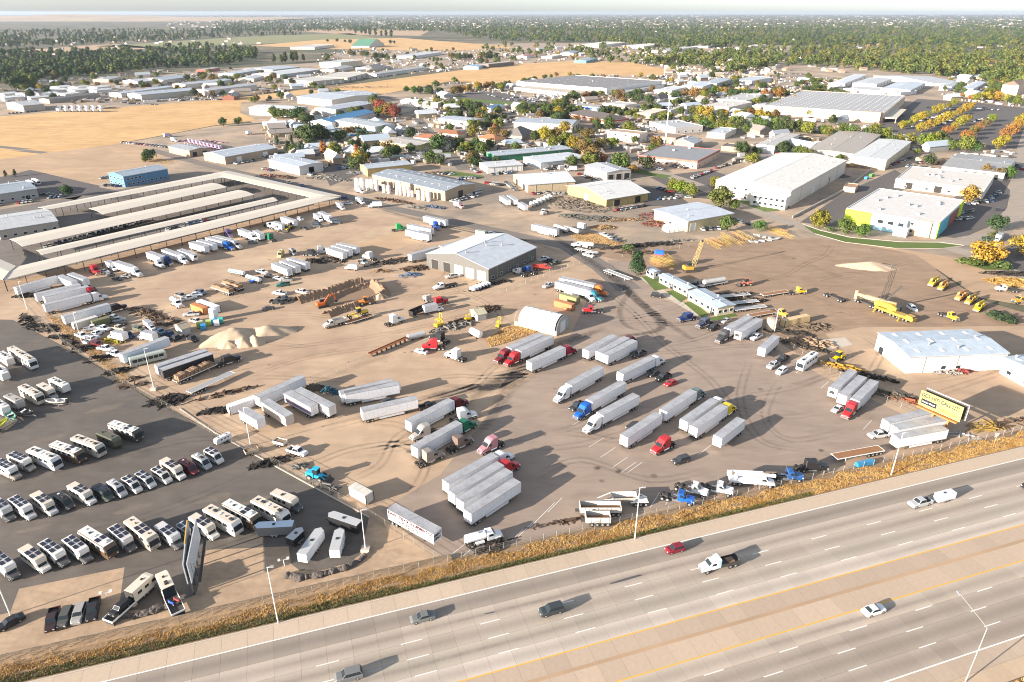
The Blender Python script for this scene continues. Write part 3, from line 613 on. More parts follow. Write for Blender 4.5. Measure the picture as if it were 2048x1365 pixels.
def make_trailer(L=16.15, reefer=False, H=4.1, spread=False, skirt=True):
    h = L/2; ps = []
    ps.append(P('box',MB().box(-h+.04,h,-1.29,1.29,1.18,H-.03), 'trailer_skin',1))
    r = MB(); r.box(-h+.02,h+.02,-1.25,1.25,H-.03,H); ps.append(P('roof',r, 'trailer_roof',0))
    e = MB(); 
    for s in (-1, 1): e.box(-h,h+.03,s*1.30-.03,s*1.30+.03,H-.12,H+.015); e.box(-h,h+.03,s*1.30-.025,s*1.30+.025,1.12,1.27)
    ps.append(P('side_rail',e, 'galvanised',0))
    for s in (-1, 1):
        d = len(ps); ps.append(P('door',MB().box(-h-.03,-h+.035,s*.64-.62,s*.64+.62,1.2,H-.14), 'trailer_skin',1))
        ps.append(P('lock_rod',MB().box(-h-.06,-h-.03,s*.3-.03,s*.3+.03,1.25,H-.2), 'galvanised',0, d))
    ps.append(P('rear_bumper',MB().box(-h-.02,-h+.1,-1.15,1.15,.5,.62), 'dark_steel',0))
    c = MB(); c.box(-h+.2,h-.5,-.5,-.38,.95,1.17); c.box(-h+.2,h-.5,.38,.5,.95,1.17); ps.append(P('chassis',c, 'dark_steel',0))
    for s in (-1, 1): ps.append(P('landing_leg',MB().box(h-3.4,h-3.2,s*.85-.08,s*.85+.08,0,1.1), 'dark_steel',0))
    if skirt and L > 14:
        for s in (-1, 1): ps.append(P('side_skirt',MB().box(-h+4.6,h-4.2,s*1.27-.015,s*1.27+.015,.45,1.11), 'trailer_skin',1))
    if reefer:
        u = len(ps); ps.append(P('cooling_unit',MB().loft([(h+.03,1.0,2.0,3.85,.1,0),(h+.55,.95,2.1,3.75,.15,0)]), 'white_trim',0))
        ps.append(P('grille',MB().box(h+.5,h+.575,-.75,.75,2.5,3.5), 'black_plastic',0, u))
    ax = (-h+1.3,-h+2.55) if L > 10 else (-h+1.5,)
    if spread: ax = (-h+1.2,-h+4.3)
    return ps+wheels('dual',ax, .95)
VAN = make_trailer(); REEFER = make_trailer(reefer=True); VAN40 = make_trailer(12.8); PUP = make_trailer(8.7)
def make_container(L=12.2, H=2.6, wheelsup=0.0):
    h = L/2; ps = [P('box',MB().box(-h,h,-1.2,1.2,.15,H), 'siding',1)]
    ps.append(P('roof',MB().box(-h+.05,h-.05,-1.15,1.15,H,H+.03), 'metal_roof',1))
    for s in (-1, 1): ps.append(P('door',MB().box(-h-.04,-h,s*.6-.55,s*.6+.55,.25,H-.1), 'siding',1))
    for sx in (-1, 1):
        for s in (-1, 1): ps.append(P('corner_post',MB().box(sx*h-.09,sx*h+.09,s*1.2-.09,s*1.2+.09,0,H+.05), 'dark_steel',0))
    return ps
CONT40 = make_container(); CONT20 = make_container(6.1); CONT27 = make_container(8.5)
def make_flatbed(L=14.6, m='deck_wood',axles=4):
    h = L/2; ps = [P('frame',MB().box(-h,h,-.5,-.35,.85,1.3).box(-h,h,.35,.5,.85,1.3), 'dark_steel',0)]
    for k in range(4): ps.append(P('deck_plank',MB().box(-h+.1,h-.1,-1.18+k*.6,-1.18+k*.6+.56,1.3,1.38), m, 0))
    e = MB(); e.box(-h,h,-1.3,-1.2,1.2,1.42); e.box(-h,h,1.24,1.34,1.2,1.42); e.box(h-.1,h,-1.2,1.24,1.2,1.42); e.box(-h,-h+.1,-1.2,1.24,1.2,1.42); ps.append(P('rim_rail',e, 'white_trim',0))
    for s in (-1, 1): ps.append(P('landing_leg',MB().box(h-3.2,h-3.05,s*.8-.07,s*.8+.07,0,1.2), 'white_trim',0))
    return ps+wheels('dual',[-h+1.0+k*1.25 for k in range(axles)], .95)
FLATBED = make_flatbed(); ALUFLAT = make_flatbed(15.5, 'galvanised',4)
def make_boxtruck(L=8.0, boxl=5.4, H=3.6):
    h = L/2; ps = [P('cargo_box',MB().box(-h,-h+boxl,-1.2,1.2,1.05,H), 'trailer_skin',1), P('box_roof',MB().box(-h+.02,-h+boxl-.02,-1.17,1.17,H,H+.03), 'trailer_roof',0)]
    c = MB(); x = -h+boxl; c.loft([(x+.15,1.05,.6,2.3,.1,.05),(x+1.0,1.05,.6,2.35,.12,.08),(x+1.55,1.03,.6,1.6,.1,.08),(h,.95,.6,1.35,.12,.08)]); ps.append(P('cab',c, 'paint',1))
    ps.append(P('windscreen',panel((x+1.58,-.85,1.64),(x+1.58,.85,1.64),(x+1.08,.8,2.28),(x+1.08,-.8,2.28)), 'glass',0))
    for q in ps[-1][1].vertices: q.co.x += .04
    for s in (-1, 1): ps.append(P('side_window',panel((x+.35,s*1.06,1.6),(x+1.35,s*1.06,1.6),(x+1.0,s*1.06,2.15),(x+.35,s*1.06,2.15)), 'glass',0))
    for s in (-1, 1): ps.append(P('door',MB().box(-h-.03,-h,s*.6-.56,s*.6+.56,1.15,H-.1), 'door_panel',0))
    ps.append(P('chassis',MB().box(-h+.2,h-.8,-.4,.4,.65,1.04), 'dark_steel',0))
    return ps+wheels('truck',(h-1.1,), .95)+wheels('dual',(-h+1.7,), .85)
BOXTRUCK = make_boxtruck()
def lorry_cab(ps, x0, m='paint',hood=True):
    b = MB(); b.loft([(x0,1.15,.9,2.75,.15,.08),(x0+1.3,1.1,.9,2.75,.15,.1),(x0+1.9,1.05,.9,1.95,.12,.08),(x0+3.3,.92,.85,1.6,.15,.1),(x0+3.55,.85,.8,1.3,.12,.08)]); b.box(x0+1.8,x0+3.0,.8,1.2,1.02,1.2); b.box(x0+1.8,x0+3.0,-1.2,-.8,1.02,1.2)
    ps.append(P('cab',b, m, 1))
    ps.append(P('windscreen',panel((x0+1.93,-.92,2.0),(x0+1.93,.92,2.0),(x0+1.38,.86,2.68),(x0+1.38,-.86,2.68)), 'glass',0))
    for q in ps[-1][1].vertices: q.co.x += .05
    for s in (-1, 1): ps.append(P('side_window',panel((x0+.3,s*1.165,1.95),(x0+1.5,s*1.13,1.95),(x0+1.2,s*1.13,2.55),(x0+.3,s*1.165,2.55)), 'glass',0))
    ps.append(P('bumper',MB().box(x0+3.45,x0+3.75,-1.1,1.1,.45,.85), 'chrome',0))
    ps.append(P('grille',MB().box(x0+3.5,x0+3.58,-.5,.5,.9,1.3), 'chrome',0))
def make_lorry(kind, L=8.4):
    h = L/2; ps = []; x0 = h-3.75; lorry_cab(ps, x0)
    ps.append(P('chassis',MB().box(-h,x0+2.2,-.42,.42,.65,1.0), 'dark_steel',0))
    if kind == 'tank':
        n = 14; t = MB(); prof = [(1.05*math.cos(2*math.pi*k/n), 2.05+.9*math.sin(2*math.pi*k/n)) for k in range(n)]
        vs = [(x, y*f, 2.05+(z-2.05)*f) for x, f in ((-h,.75),(-h+.25,1),(x0-.35,1),(x0-.1,.75)) for y, z in prof]
        fs = [(i*n+j, i*n+(j+1) % n, (i+1)*n+(j+1) % n, (i+1)*n+j) for i in range(3) for j in range(n)]+[tuple(range(n)), tuple(range(3*n, 4*n))[::-1]]
        t.add(vs, fs); ps.append(P('tank',t, 'paint',1)); ps.append(P('hatch',MB().cyl((-1.2,0,2.9),(-1.2,0,3.15),.3), 'galvanised',0)); ps.append(P('ladder',MB().box(-h-.12,-h-.05,-.25,.25,.8,2.9), 'galvanised',0))
        ps.append(P('side_locker',MB().box(-2.2,-.2,-1.2,1.2,.7,1.1), 'paint',1))
    if kind == 'flat':
        ps.append(P('bed',MB().box(-h,x0-.15,-1.22,1.22,1.05,1.2), 'dark_steel',0)); ps.append(P('headboard',MB().box(x0-.3,x0-.15,-1.2,1.2,1.2,2.6), 'machine',2))
    if kind == 'dump':
        d = MB(); d.box(-h,x0-.2,-1.2,-1.1,1.15,2.4); d.box(-h,x0-.2,1.1,1.2,1.15,2.4); d.box(-h,x0-.2,-1.1,1.1,1.1,1.25); d.box(-h,-h+.1,-1.1,1.1,1.25,2.3); d.box(x0-.3,x0-.2,-1.1,1.1,1.25,2.6)
        ps.append(P('tipper_body',d, 'machine',1))
    if kind == 'boom':
        ps.append(P('bed',MB().box(-h,x0-.15,-1.22,1.22,1.0,1.6), 'machine',1)); ps.append(P('turret',MB().cyl((-h+1.6,0,1.6),(-h+1.6,0,2.6),.5,n=10), 'machine',1))
        a = len(ps); ps.append(P('boom',MB().beam((-h+1.2,0,2.9),(h-.2,0,3.15),.55,.6).beam((-h+.2,.5,3.2),(x0+.6,.5,3.5),.4,.4), 'machine',1)); ps.append(P('bucket',MB().loft([(-h-.6,.5,2.4,3.5,.1,0),(-h+.4,.5,2.4,3.5,.1,0)]), 'white_trim',0, a))
        for x in (-h+.6, x0-.7):
            for s in (-1, 1): ps.append(P('outrigger',MB().box(x,x+.3,s*1.15-.1,s*1.15+.1,.3,1.2), 'dark_steel',0))
    if kind == 'service':
        ps.append(P('bed',MB().box(-h,x0-.9,-1.2,1.2,.95,1.25), 'dark_steel',0)); ps.append(P('side_board',MB().box(-h,x0-.9,-1.2,-1.1,1.25,1.7).box(-h,x0-.9,1.1,1.2,1.25,1.7).box(-h,-h+.1,-1.1,1.1,1.25,1.7), 'dark_steel',0))
        ps.append(P('load',MB().box(-h+1.2,-h+2.9,-.7,.7,1.26,1.6), 'lumber',0)); ps.append(P('headboard',MB().loft([(x0-.85,1.2,1.0,3.3,.2,0),(x0-.1,1.2,1.0,3.2,.2,.1)]), 'trailer_skin',2))
    if kind == 'crane':
        ps.append(P('bed',MB().box(-h,x0-.1,-1.2,1.2,.95,1.35), 'machine',1)); ps.append(P('turntable',MB().cyl((-.8,0,1.35),(-.8,0,2.1),.75,n=10), 'machine',1)); ps.append(P('operator_cab',MB().box(-.9,.3,.5,1.2,1.5,2.9), 'machine',1))
        ps.append(P('boom',MB().beam((-h-.1,-.1,2.35),(h-.3,-.1,3.2),.7,.75).beam((-h+.3,-.1,2.8),(h-1.2,-.1,3.55),.45,.3), 'machine',1)); ps.append(P('counterweight',MB().box(-2.6,-1.5,-1.0,1.0,1.5,2.3), 'machine',1))
        for x in (-h+.3, x0-.5):
            for s in (-1, 1): ps.append(P('outrigger',MB().box(x,x+.35,s*1.2-.12,s*1.2+.12,.3,1.3), 'dark_steel',0))
    return ps+wheels('truck',(x0+2.4,), 1.0)+wheels('dual',(-h+1.2,-h+2.5), .88)
TANKTRUCK = make_lorry('tank',8.6); FLATTRUCK = make_lorry('flat',9.0); DUMPTRUCK = make_lorry('dump',8.8); BOOMTRUCK = make_lorry('boom',11.0); SERVICETRUCK = make_lorry('service',9.6); CRANETRUCK = make_lorry('crane',9.0)
def make_dump_trailer(L=10, belly=False):
    h = L/2; ps = []; d = MB(); w = 1.25
    if belly:
        for s in (-1, 1): d.quad((-h*.55,s*w,2.7),(h*.45,s*w,2.7),(h*.25,s*.5,1.0),(-h*.4,s*.5,1.0))
        d.quad((-h*.55,-w,2.7),(-h*.55,w,2.7),(-h*.4,.5,1.0),(-h*.4,-.5,1.0)); d.quad((h*.45,-w,2.7),(h*.45,w,2.7),(h*.25,.5,1.0),(h*.25,-.5,1.0)); d.quad((-h*.4,-.5,1.0),(h*.25,-.5,1.0),(h*.25,.5,1.0),(-h*.4,.5,1.0))
        ps.append(P('hopper',d, 'machine',1)); f = MB()
        for s in (-1, 1): f.beam((-h,s*.9,1.2),(-h*.5,s*w,2.6),.16,.16); f.beam((h*.4,s*w,2.6),(h,s*.5,1.5),.16,.16); f.beam((-h,s*1.0,1.15),(-h*.3,s*1.0,1.15),.16,.25)
        f.beam((h,-.5,1.5),(h,.5,1.5),.2,.2); f.box(-h,-h*.4,-1.0,1.0,1.02,1.12); ps.append(P('frame',f, 'white_trim',0))
        ps.append(P('soil_residue',MB().box(-h*.42,h*.3,-.7,.7,1.3,1.4), 'soil_heap',0))
    else:
        d.box(-h,h,-w,-w+.08,1.1,2.6); d.box(-h,h,w-.08,w,1.1,2.6); d.box(-h,-h+.08,-w+.08,w-.08,1.1,2.5); d.box(h-.08,h,-w+.08,w-.08,1.1,2.9); d.box(-h+.08,h-.08,-w+.08,w-.08,1.05,1.2); ps.append(P('tub',d, 'machine',1))
        ps.append(P('soil_residue',MB().box(-h+.1,h-.1,-w+.1,w-.1,1.21,1.3), 'deck_wood',0))
        for k in range(int(L)): 
            for s in (-1, 1): ps.append(P('rib',MB().box(-h+.4+k,-h+.5+k,s*(w+.04)-.04,s*(w+.04)+.04,1.1,2.58), 'machine',1))
        f = MB().box(-h,h+1.0,-.45,.45,.8,1.04); ps.append(P('chassis',f, 'dark_steel',0))
    return ps+wheels('dual',[-h+.6+k*1.2 for k in range(4 if L < 7 else 2 if not belly else 3)], .92)
TUB = make_dump_trailer(9.5); TUBSHORT = make_dump_trailer(5.6); BELLY = make_dump_trailer(12.0, True)
def make_tanker(L=11):
    h = L/2; t = MB(); n = 14
    vs = [(x, 1.15*f*math.cos(2*math.pi*k/n), 2.15+1.05*f*math.sin(2*math.pi*k/n)) for x, f in ((-h,.6),(-h+.3,1),(h-.3,1),(h,.6)) for k in range(n)]
    t.add(vs, [(i*n+j, i*n+(j+1) % n, (i+1)*n+(j+1) % n, (i+1)*n+j) for i in range(3) for j in range(n)]+[tuple(range(n)), tuple(range(3*n, 4*n))])
    ps = [P('tank',t, 'paint',1), P('side_band',MB().box(-h+.8,h-.8,-1.2,1.2,1.9,2.4), 'paint',2), P('catwalk',MB().box(-h+.6,h-.6,-.25,.25,3.2,3.26), 'galvanised',0), P('chassis',MB().box(-h+.2,h,-.45,.45,.85,1.15), 'dark_steel',0)]
    for s in (-1, 1): ps.append(P('landing_leg',MB().box(h-2.4,h-2.25,s*.8-.07,s*.8+.07,0,1.1), 'dark_steel',0))
    return ps+wheels('dual',(-h+.9,-h+2.2), .92)
TANKER = make_tanker()
# ---- leisure vehicles
def roof_kit(ps, x0, x1, z, seed, panels):
    rr = random.Random(seed); n = int((x1-x0)/1.7)
    for k in range(n):
        x = x0+(k+.5)*(x1-x0)/n
        if panels and rr.random() < panels:
            for s in (-1, 1): ps.append(P('solar_panel',MB().box(x-.7,x+.7,s*.58-.42,s*.58+.42,z+.02,z+.07), 'solar_panel',0))
        else:
            q = rr.random()
            if q < .45: ps.append(P('air_conditioner',MB().loft([(x-.5,.38,z-.02,z+.26,.08,.05),(x+.5,.34,z-.02,z+.22,.08,.05)]), 'black_plastic' if q < .3 else 'white_trim',0))
            elif q < .9: ps.append(P('roof_vent',MB().box(x-.25,x+.25,-.3+rr.uniform(-.3,.3),.2,z-.01,z+.14), 'black_plastic' if q < .75 else 'white_trim',0))
def make_class_a(L, seed, panels=.2):
    h = L/2; z = 3.55; ps = [P('body',MB().loft([(-h,1.2,.45,z-.1,.12,.04),(-h+.2,1.26,.4,z,.12,.04),(h-.6,1.26,.4,z,.12,.04),(h-.1,1.22,.5,z-.7,.15,.1),(h+.05,1.15,.5,1.5,.1,.05)]), 'paint',2)]
    ps.append(P('roof',MB().box(-h+.12,h-.7,-1.1,1.1,z-.01,z+.04), 'paint',1))
    ps.append(P('side_panel',MB().box(-h+.3,h-.9,-1.275,1.275,2.1,z-.14), 'paint',1))
    ps.append(P('windscreen',panel((h+.04,-1.08,1.55),(h+.04,1.08,1.55),(h-.16,1.0,2.85),(h-.16,-1.0,2.85)), 'glass',0))
    for q in ps[-1][1].vertices: q.co.x += .09
    for s in (-1, 1):
        for k in range(4): 
            x = -h+1.2+k*(L-2.6)/4; ps.append(P('window',MB().box(x,x+1.3,s*1.285-.012,s*1.285+.012,2.2,2.95), 'glass',0))
        ps.append(P('mirror',MB().box(h-.05,h+.12,s*1.45-.1,s*1.45+.1,1.9,2.5), 'black_plastic',0)); ps.append(P('headlight',MB().box(h-.05,h+.09,s*.9-.15,s*.9+.15,.85,1.1), 'lamp_glass',0))
    roof_kit(ps, -h+.3, h-1.0, z+.04, seed, panels)
    return ps+wheels('truck',(h-2.2,), 1.08)+wheels('dual',(-h+3.0,), .95)
def make_class_c(L, seed, panels=.3, over=True):
    h = L/2; z = 3.3; x = h-2.5; ps = [P('coach_body',MB().loft([(-h,1.12,.55,z-.05,.12,.03),(x,1.16,.5,z,.12,.03)]+([(x+.9,1.12,2.0,z-.08,.15,.06),(x+1.3,1.0,2.1,z-.5,.15,.1)] if over else [])), 'paint',1)]
    ps.append(P('lower_band',MB().box(-h+.05,x-.02,-1.175,1.175,.52,1.1), 'paint',2))
    ps.append(P('cab',MB().loft([(x,1.0,.45,2.2,.1,.05),(x+.7,1.0,.45,2.2,.12,.08),(x+1.35,1.0,.45,1.42,.1,.06),(h-.1,.92,.5,1.2,.1,.08),(h,.85,.5,.95,.1,.05)]), 'paint',2))
    ps.append(P('windscreen',panel((x+1.37,-.85,1.46),(x+1.37,.85,1.46),(x+.78,.8,2.14),(x+.78,-.8,2.14)), 'glass',0))
    for q in ps[-1][1].vertices: q.co.x += .04
    for s in (-1, 1):
        ps.append(P('side_window',panel((x+.15,s*1.01,1.4),(x+1.15,s*1.01,1.4),(x+.75,s*1.01,2.0),(x+.15,s*1.01,2.0)), 'glass',0))
        for k in range(3): ps.append(P('window',MB().box(-h+.8+k*1.5,-h+1.8+k*1.5,s*1.18-.012,s*1.18+.012,1.8,2.5), 'glass',0))
        ps.append(P('headlight',MB().box(h-.12,h+.015,s*.65-.15,s*.65+.15,.85,1.02), 'lamp_glass',0))
    roof_kit(ps, -h+.3, x+.1, z, seed, panels)
    return ps+wheels('pick',(h-.95,), .9)+wheels('dual',(-h+1.9,), .8)
def make_van(seed, panels=.5):
    h = 3.0; z = 2.7; ps = [P('body',MB().loft([(-h,.95,.4,z-.1,.15,.08),(-h+.15,1.0,.35,z,.18,.1),(h-1.9,1.0,.35,z,.18,.1),(h-1.5,1.0,.35,z-.18,.18,.12),(h-.85,.98,.35,1.45,.12,.08),(h-.1,.9,.4,1.1,.12,.08),(h,.85,.4,.85,.1,.05)]), 'paint',1)]
    ps.append(P('windscreen',panel((h-.83,-.85,1.5),(h-.83,.85,1.5),(h-1.48,.72,2.46),(h-1.48,-.72,2.46)), 'glass',0))
    for q in ps[-1][1].vertices: q.co.x += .05
    for s in (-1, 1):
        ps.append(P('side_window',MB().box(-h+.5,h-2.2,s*1.005-.01,s*1.005+.01,1.5,2.1), 'glass',0)); ps.append(P('cab_window',panel((h-2.0,s*1.012,1.45),(h-1.0,s*1.0,1.45),(h-1.45,s*1.0,2.05),(h-2.0,s*1.012,2.1)), 'glass',0))
        ps.append(P('headlight',MB().box(h-.12,h+.015,s*.65-.15,s*.65+.15,.78,.95), 'lamp_glass',0))
    roof_kit(ps, -h+.2, h-1.8, z, seed, panels)
    return ps+wheels('pick',(h-1.0,-h+1.4), .88)
def make_camper_trailer(L, seed, flatfront=False):
    h = L/2; z = 3.2; ps = [P('body',MB().loft([(-h,1.15,.6,z-.1,.12,.03),(h-.7,1.18,.55,z,.12,.03),(h,1.1,.9,z-.7 if not flatfront else z-.1,.15,.05)]), 'paint',1), P('lower_band',MB().box(-h+.1,h-.8,-1.195,1.195,.6,1.2), 'paint',2)]
    ps.append(P('drawbar',MB().beam((h-.2,-.5,.6),(h+1.2,0,.6),.1,.14).beam((h-.2,.5,.6),(h+1.2,0,.6),.1,.14), 'dark_steel',0))
    for s in (-1, 1):
        for k in range(3): ps.append(P('window',MB().box(-h+1.0+k*1.7,-h+1.9+k*1.7,s*1.2-.012,s*1.2+.012,1.8,2.4), 'glass',0))
    roof_kit(ps, -h+.3, h-.9, z, seed, .0)
    return ps+wheels('car',(-.5,.4), 1.0)
CLA = [make_class_a(10.5, k, p) for k, p in ((1,.1),(5,.55),(9,.0))]; CLC = [make_class_c(8.2, k, p) for k, p in ((2,.25),(3,.6),(8,.1))]; VANS = [make_van(k, p) for k, p in ((4,.6),(6,.2))]; CAMP = [make_camper_trailer(7.5, 11), make_camper_trailer(8.5, 12, True)]
def make_cargo_trailer(L=7.0, H=2.6, vn=True):
    h = L/2; ps = []; b = MB(); n = [(-h,-1.1),(h-.8,-1.1),(h,0.0),(h-.8,1.1),(-h,1.1)] if vn else [(-h,-1.1),(h,-1.1),(h,1.1),(-h,1.1)]
    k = len(n); b.add([(x,y,.5) for x, y in n]+[(x,y,H) for x, y in n], [tuple(range(k))[::-1]]+[(i,(i+1) % k,k+(i+1) % k,k+i) for i in range(k)]); ps.append(P('box',b, 'paint',1))
    ps.append(P('roof',MB().add([(x*.985,y*.985,H) for x, y in n]+[(x*.985,y*.985,H+.04) for x, y in n], [tuple(range(k, 2*k))]+[(i,(i+1) % k,k+(i+1) % k,k+i) for i in range(k)]), 'paint',2))
    ps.append(P('roof_vent',MB().box(-.3,.3,-.3,.3,H+.04,H+.16), 'black_plastic',0)); ps.append(P('rear_door',MB().box(-h-.03,-h,-1.0,1.0,.6,H-.1), 'paint',1))
    ps.append(P('drawbar',MB().beam((h-.6,0,.5),(h+1.0,0,.5),.14,.14), 'dark_steel',0))
    for s in (-1, 1): ps.append(P('mudguard',MB().box(-.9,.7,s*1.2-.1,s*1.2+.1,.55,.75), 'galvanised',0))
    return ps+wheels('car',(-.55,.35), 1.18)
CARGO = make_cargo_trailer(); CARGOBIG = make_cargo_trailer(8.6, 2.7); CARGOSMALL = make_cargo_trailer(4.2, 2.3)
def make_boat():
    b = MB(); secs = []
    for x, w, zk, zt in ((-3,1.1,.7,1.5),(-1,1.15,.65,1.5),(1.2,1.0,.7,1.6),(2.4,.55,.95,1.75),(3.1,.05,1.4,1.85)): secs.append([(x,0,zk),(x,w*.8,zk+.35),(x,w,zt),(x,w*.85,zt),(x,w*.7,zt-.35),(x,-w*.7,zt-.35),(x,-w*.85,zt),(x,-w,zt),(x,-w*.8,zk+.35)])
    n = 9; vs = [p for s in secs for p in s]; b.add(vs, [(i*n+j, i*n+(j+1) % n, (i+1)*n+(j+1) % n, (i+1)*n+j) for i in range(4) for j in range(n)]+[tuple(range(n))])
    ps = [P('hull',b, 'paint',1), P('windscreen',panel((.9,-.7,1.55),(.9,.7,1.55),(.5,.6,2.0),(.5,-.6,2.0)), 'glass',0), P('seat',MB().box(-.9,-.3,-.6,.6,1.15,1.6), 'white_trim',0), P('engine',MB().loft([(-3.5,.25,.6,1.9,.1,0),(-3.05,.25,.6,1.9,.1,0)]), 'black_plastic',0)]
    ps.append(P('boat_trailer',MB().beam((-2.6,-.8,.5),(2.0,-.4,.55),.1,.12).beam((-2.6,.8,.5),(2.0,.4,.55),.1,.12).beam((2.0,-.4,.55),(3.8,0,.55),.1,.12).beam((2.0,.4,.55),(3.8,0,.55),.1,.12).beam((-1.5,-1.1,.4),(-1.5,1.1,.4),.1,.1), 'galvanised',0))
    return ps+wheels('small',(-1.5,), 1.15)
BOAT = make_boat()
def make_utility_trailer():
    ps = [P('tub',MB().box(-1.7,1.7,-.95,.95,.7,.78).box(-1.7,1.7,-.95,-.88,.78,1.5).box(-1.7,1.7,.88,.95,.78,1.5).box(-1.7,-1.63,-.88,.88,.78,1.5).box(1.63,1.7,-.88,.88,.78,1.5), 'machine',1), P('load',MB().box(-1.5,1.2,-.8,.8,.79,1.3), 'soil_heap',0), P('drawbar',MB().beam((1.6,0,.7),(3.0,0,.7),.12,.14), 'dark_steel',0)]
    return ps+wheels('car',(-.4,.45), .95)
UTIL = make_utility_trailer()
# ---- machines
def make_excavator():
    ps = []
    for s in (-1, 1): ps.append(P('track',MB().prism([(-2,0.1),(-1.7,0),(1.7,0),(2,.1),(2.1,.5),(1.8,.9),(-1.8,.9),(-2.1,.5)], s*1.1-.3, s*1.1+.3), 'dark_steel',0))
    ps.append(P('upper_body',MB().loft([(-2.4,1.2,1.0,2.1,.2,0),(-2.0,1.3,1.0,2.2,.2,0),(.9,1.3,1.0,1.9,.1,0)]), 'machine',1)); ps.append(P('cab',MB().loft([(-.6,.5,1.9,2.9,.1,0),(1.2,.5,1.1,2.8,.1,0)]), 'glass',0))
    for v in ps[-1][1].vertices: v.co.y += .75
    ps.append(P('boom',MB().beam((.8,-.1,1.6),(3.2,-.1,4.4),.4,.55).beam((3.1,-.1,4.4),(5.2,-.1,4.2),.4,.5), 'machine',1)); ps.append(P('stick',MB().beam((5.1,-.1,4.4),(5.6,-.1,1.8),.35,.4), 'machine',1)); ps.append(P('bucket',MB().prism([(5.2,1.9),(6.0,1.9),(6.1,1.2),(5.5,.8),(5.0,1.1)], -.6, .4), 'dark_steel',0))
    return ps
def make_loader():
    ps = [P('body',MB().loft([(-2.8,.95,.8,1.9,.15,.05),(-.6,1.0,.8,2.0,.15,.05),(-.4,.8,.8,1.7,.1,0),(1.5,.7,.7,1.3,.1,0)]), 'machine',1), P('cab',MB().loft([(-.9,.7,1.9,3.2,.1,.05),(.5,.7,1.7,3.2,.1,.05)]), 'glass',0), P('cab_roof',MB().box(-1.0,.6,-.75,.75,3.2,3.3), 'machine',1), P('lift_arm',MB().beam((.6,-.6,1.5),(2.9,-.6,.7),.2,.3).beam((.6,.6,1.5),(2.9,.6,.7),.2,.3), 'machine',1), P('bucket',MB().prism([(2.8,1.3),(3.0,.2),(4.0,.15),(3.2,.4)], -1.4, 1.4), 'dark_steel',0)]
    big = wheel_mesh(.75, .55); return ps+[('wheel',big, (x, s*1.0, .75), None, 0) for x in (-1.7,1.3) for s in (-1, 1)]
def make_grader():
    ps = [P('body',MB().loft([(-4,.9,.9,2.0,.15,.05),(-1.2,.9,.9,2.1,.15,.05),(-1.0,.3,1.2,1.8,.1,0),(3.8,.25,1.1,1.5,.1,0)]), 'machine',1), P('cab',MB().loft([(-1.2,.8,1.9,3.3,.1,.05),(.3,.8,1.5,3.3,.1,.05)]), 'glass',0), P('cab_roof',MB().box(-1.3,.4,-.85,.85,3.3,3.42), 'machine',1), P('blade',MB().beam((1.6,-1.8,.7),(.8,1.8,.7),.12,.6), 'machine',1)]
    big = wheel_mesh(.65, .4); return ps+[('wheel',big, (x, s*.95, .65), None, 0) for x in (-3.2,-1.8,3.4) for s in (-1, 1)]
def make_forklift():
    ps = [P('body',MB().loft([(-1.3,.55,.4,1.2,.1,0),(.6,.6,.4,1.0,.1,0)]), 'machine',1), P('guard',MB().box(-.9,.4,-.5,.5,2.1,2.2).cyl((-.85,-.45,1.1),(-.85,-.45,2.1),.05,n=5).cyl((-.85,.45,1.1),(-.85,.45,2.1),.05,n=5).cyl((.35,.45,1.0),(.35,.45,2.1),.05,n=5).cyl((.35,-.45,1.0),(.35,-.45,2.1),.05,n=5), 'machine',1), P('mast',MB().beam((.85,-.4,.1),(.85,-.4,3.4),.12,.16).beam((.85,.4,.1),(.85,.4,3.4),.12,.16).beam((.85,-.4,3.3),(.85,.4,3.3),.1,.1).beam((.85,-.4,1.6),(.85,.4,1.6),.1,.1), 'machine',1), P('fork',MB().box(.9,2.1,-.4,-.28,.1,.16).box(.9,2.1,.28,.4,.1,.16), 'dark_steel',0)]
    return ps+wheels('small',(-.9,.45), .55)
def make_lattice(L, w0, w1, h0):
    """lattice boom along +x, as separate chords and laces in one truss part"""
    m = MB(); n = int(L/1.6)
    def wd(t): return w0+(w1-w0)*t
    for s in (-1, 1):
        for q in (-1, 1): m.beam((0,s*wd(0)/2,q*wd(0)/2),(L,s*wd(1)/2,q*wd(1)/2),.09,.09)
    for k in range(n):
        a, b = k/n, (k+1)/n; z = 1 if k % 2 else -1
        for s in (-1, 1): m.beam((a*L,s*wd(a)/2,z*wd(a)/2),(b*L,s*wd(b)/2,-z*wd(b)/2),.05,.05); m.beam((a*L,z*wd(a)/2,s*wd(a)/2),(b*L,-z*wd(b)/2,s*wd(b)/2),.05,.05)
    return m
LATTICE = [P('lattice',make_lattice(12, 1.5, 1.5, 0), 'machine',1)]
EXC = make_excavator(); LOADER = make_loader(); GRADER = make_grader(); FORK = make_forklift()
def make_bus():
    h = 5.5; ps = [P('body',MB().loft([(-h,1.2,.4,3.0,.25,.05),(-h+.3,1.25,.4,3.1,.3,.1),(h-.4,1.25,.4,3.1,.3,.1),(h,1.15,.45,2.6,.25,.1)]), 'paint',1)]
    for s in (-1, 1):
        for k in range(6): ps.append(P('window',MB().box(-h+.7+k*1.6,-h+2.1+k*1.6,s*1.26-.012,s*1.26+.012,1.5,2.5), 'glass',0))
    ps.append(P('windscreen',MB().box(h-.05,h+.02,-1.0,1.0,1.3,2.4), 'glass',0)); return ps+wheels('truck',(h-2.2,-h+2.4), 1.05)
BUS = make_bus()
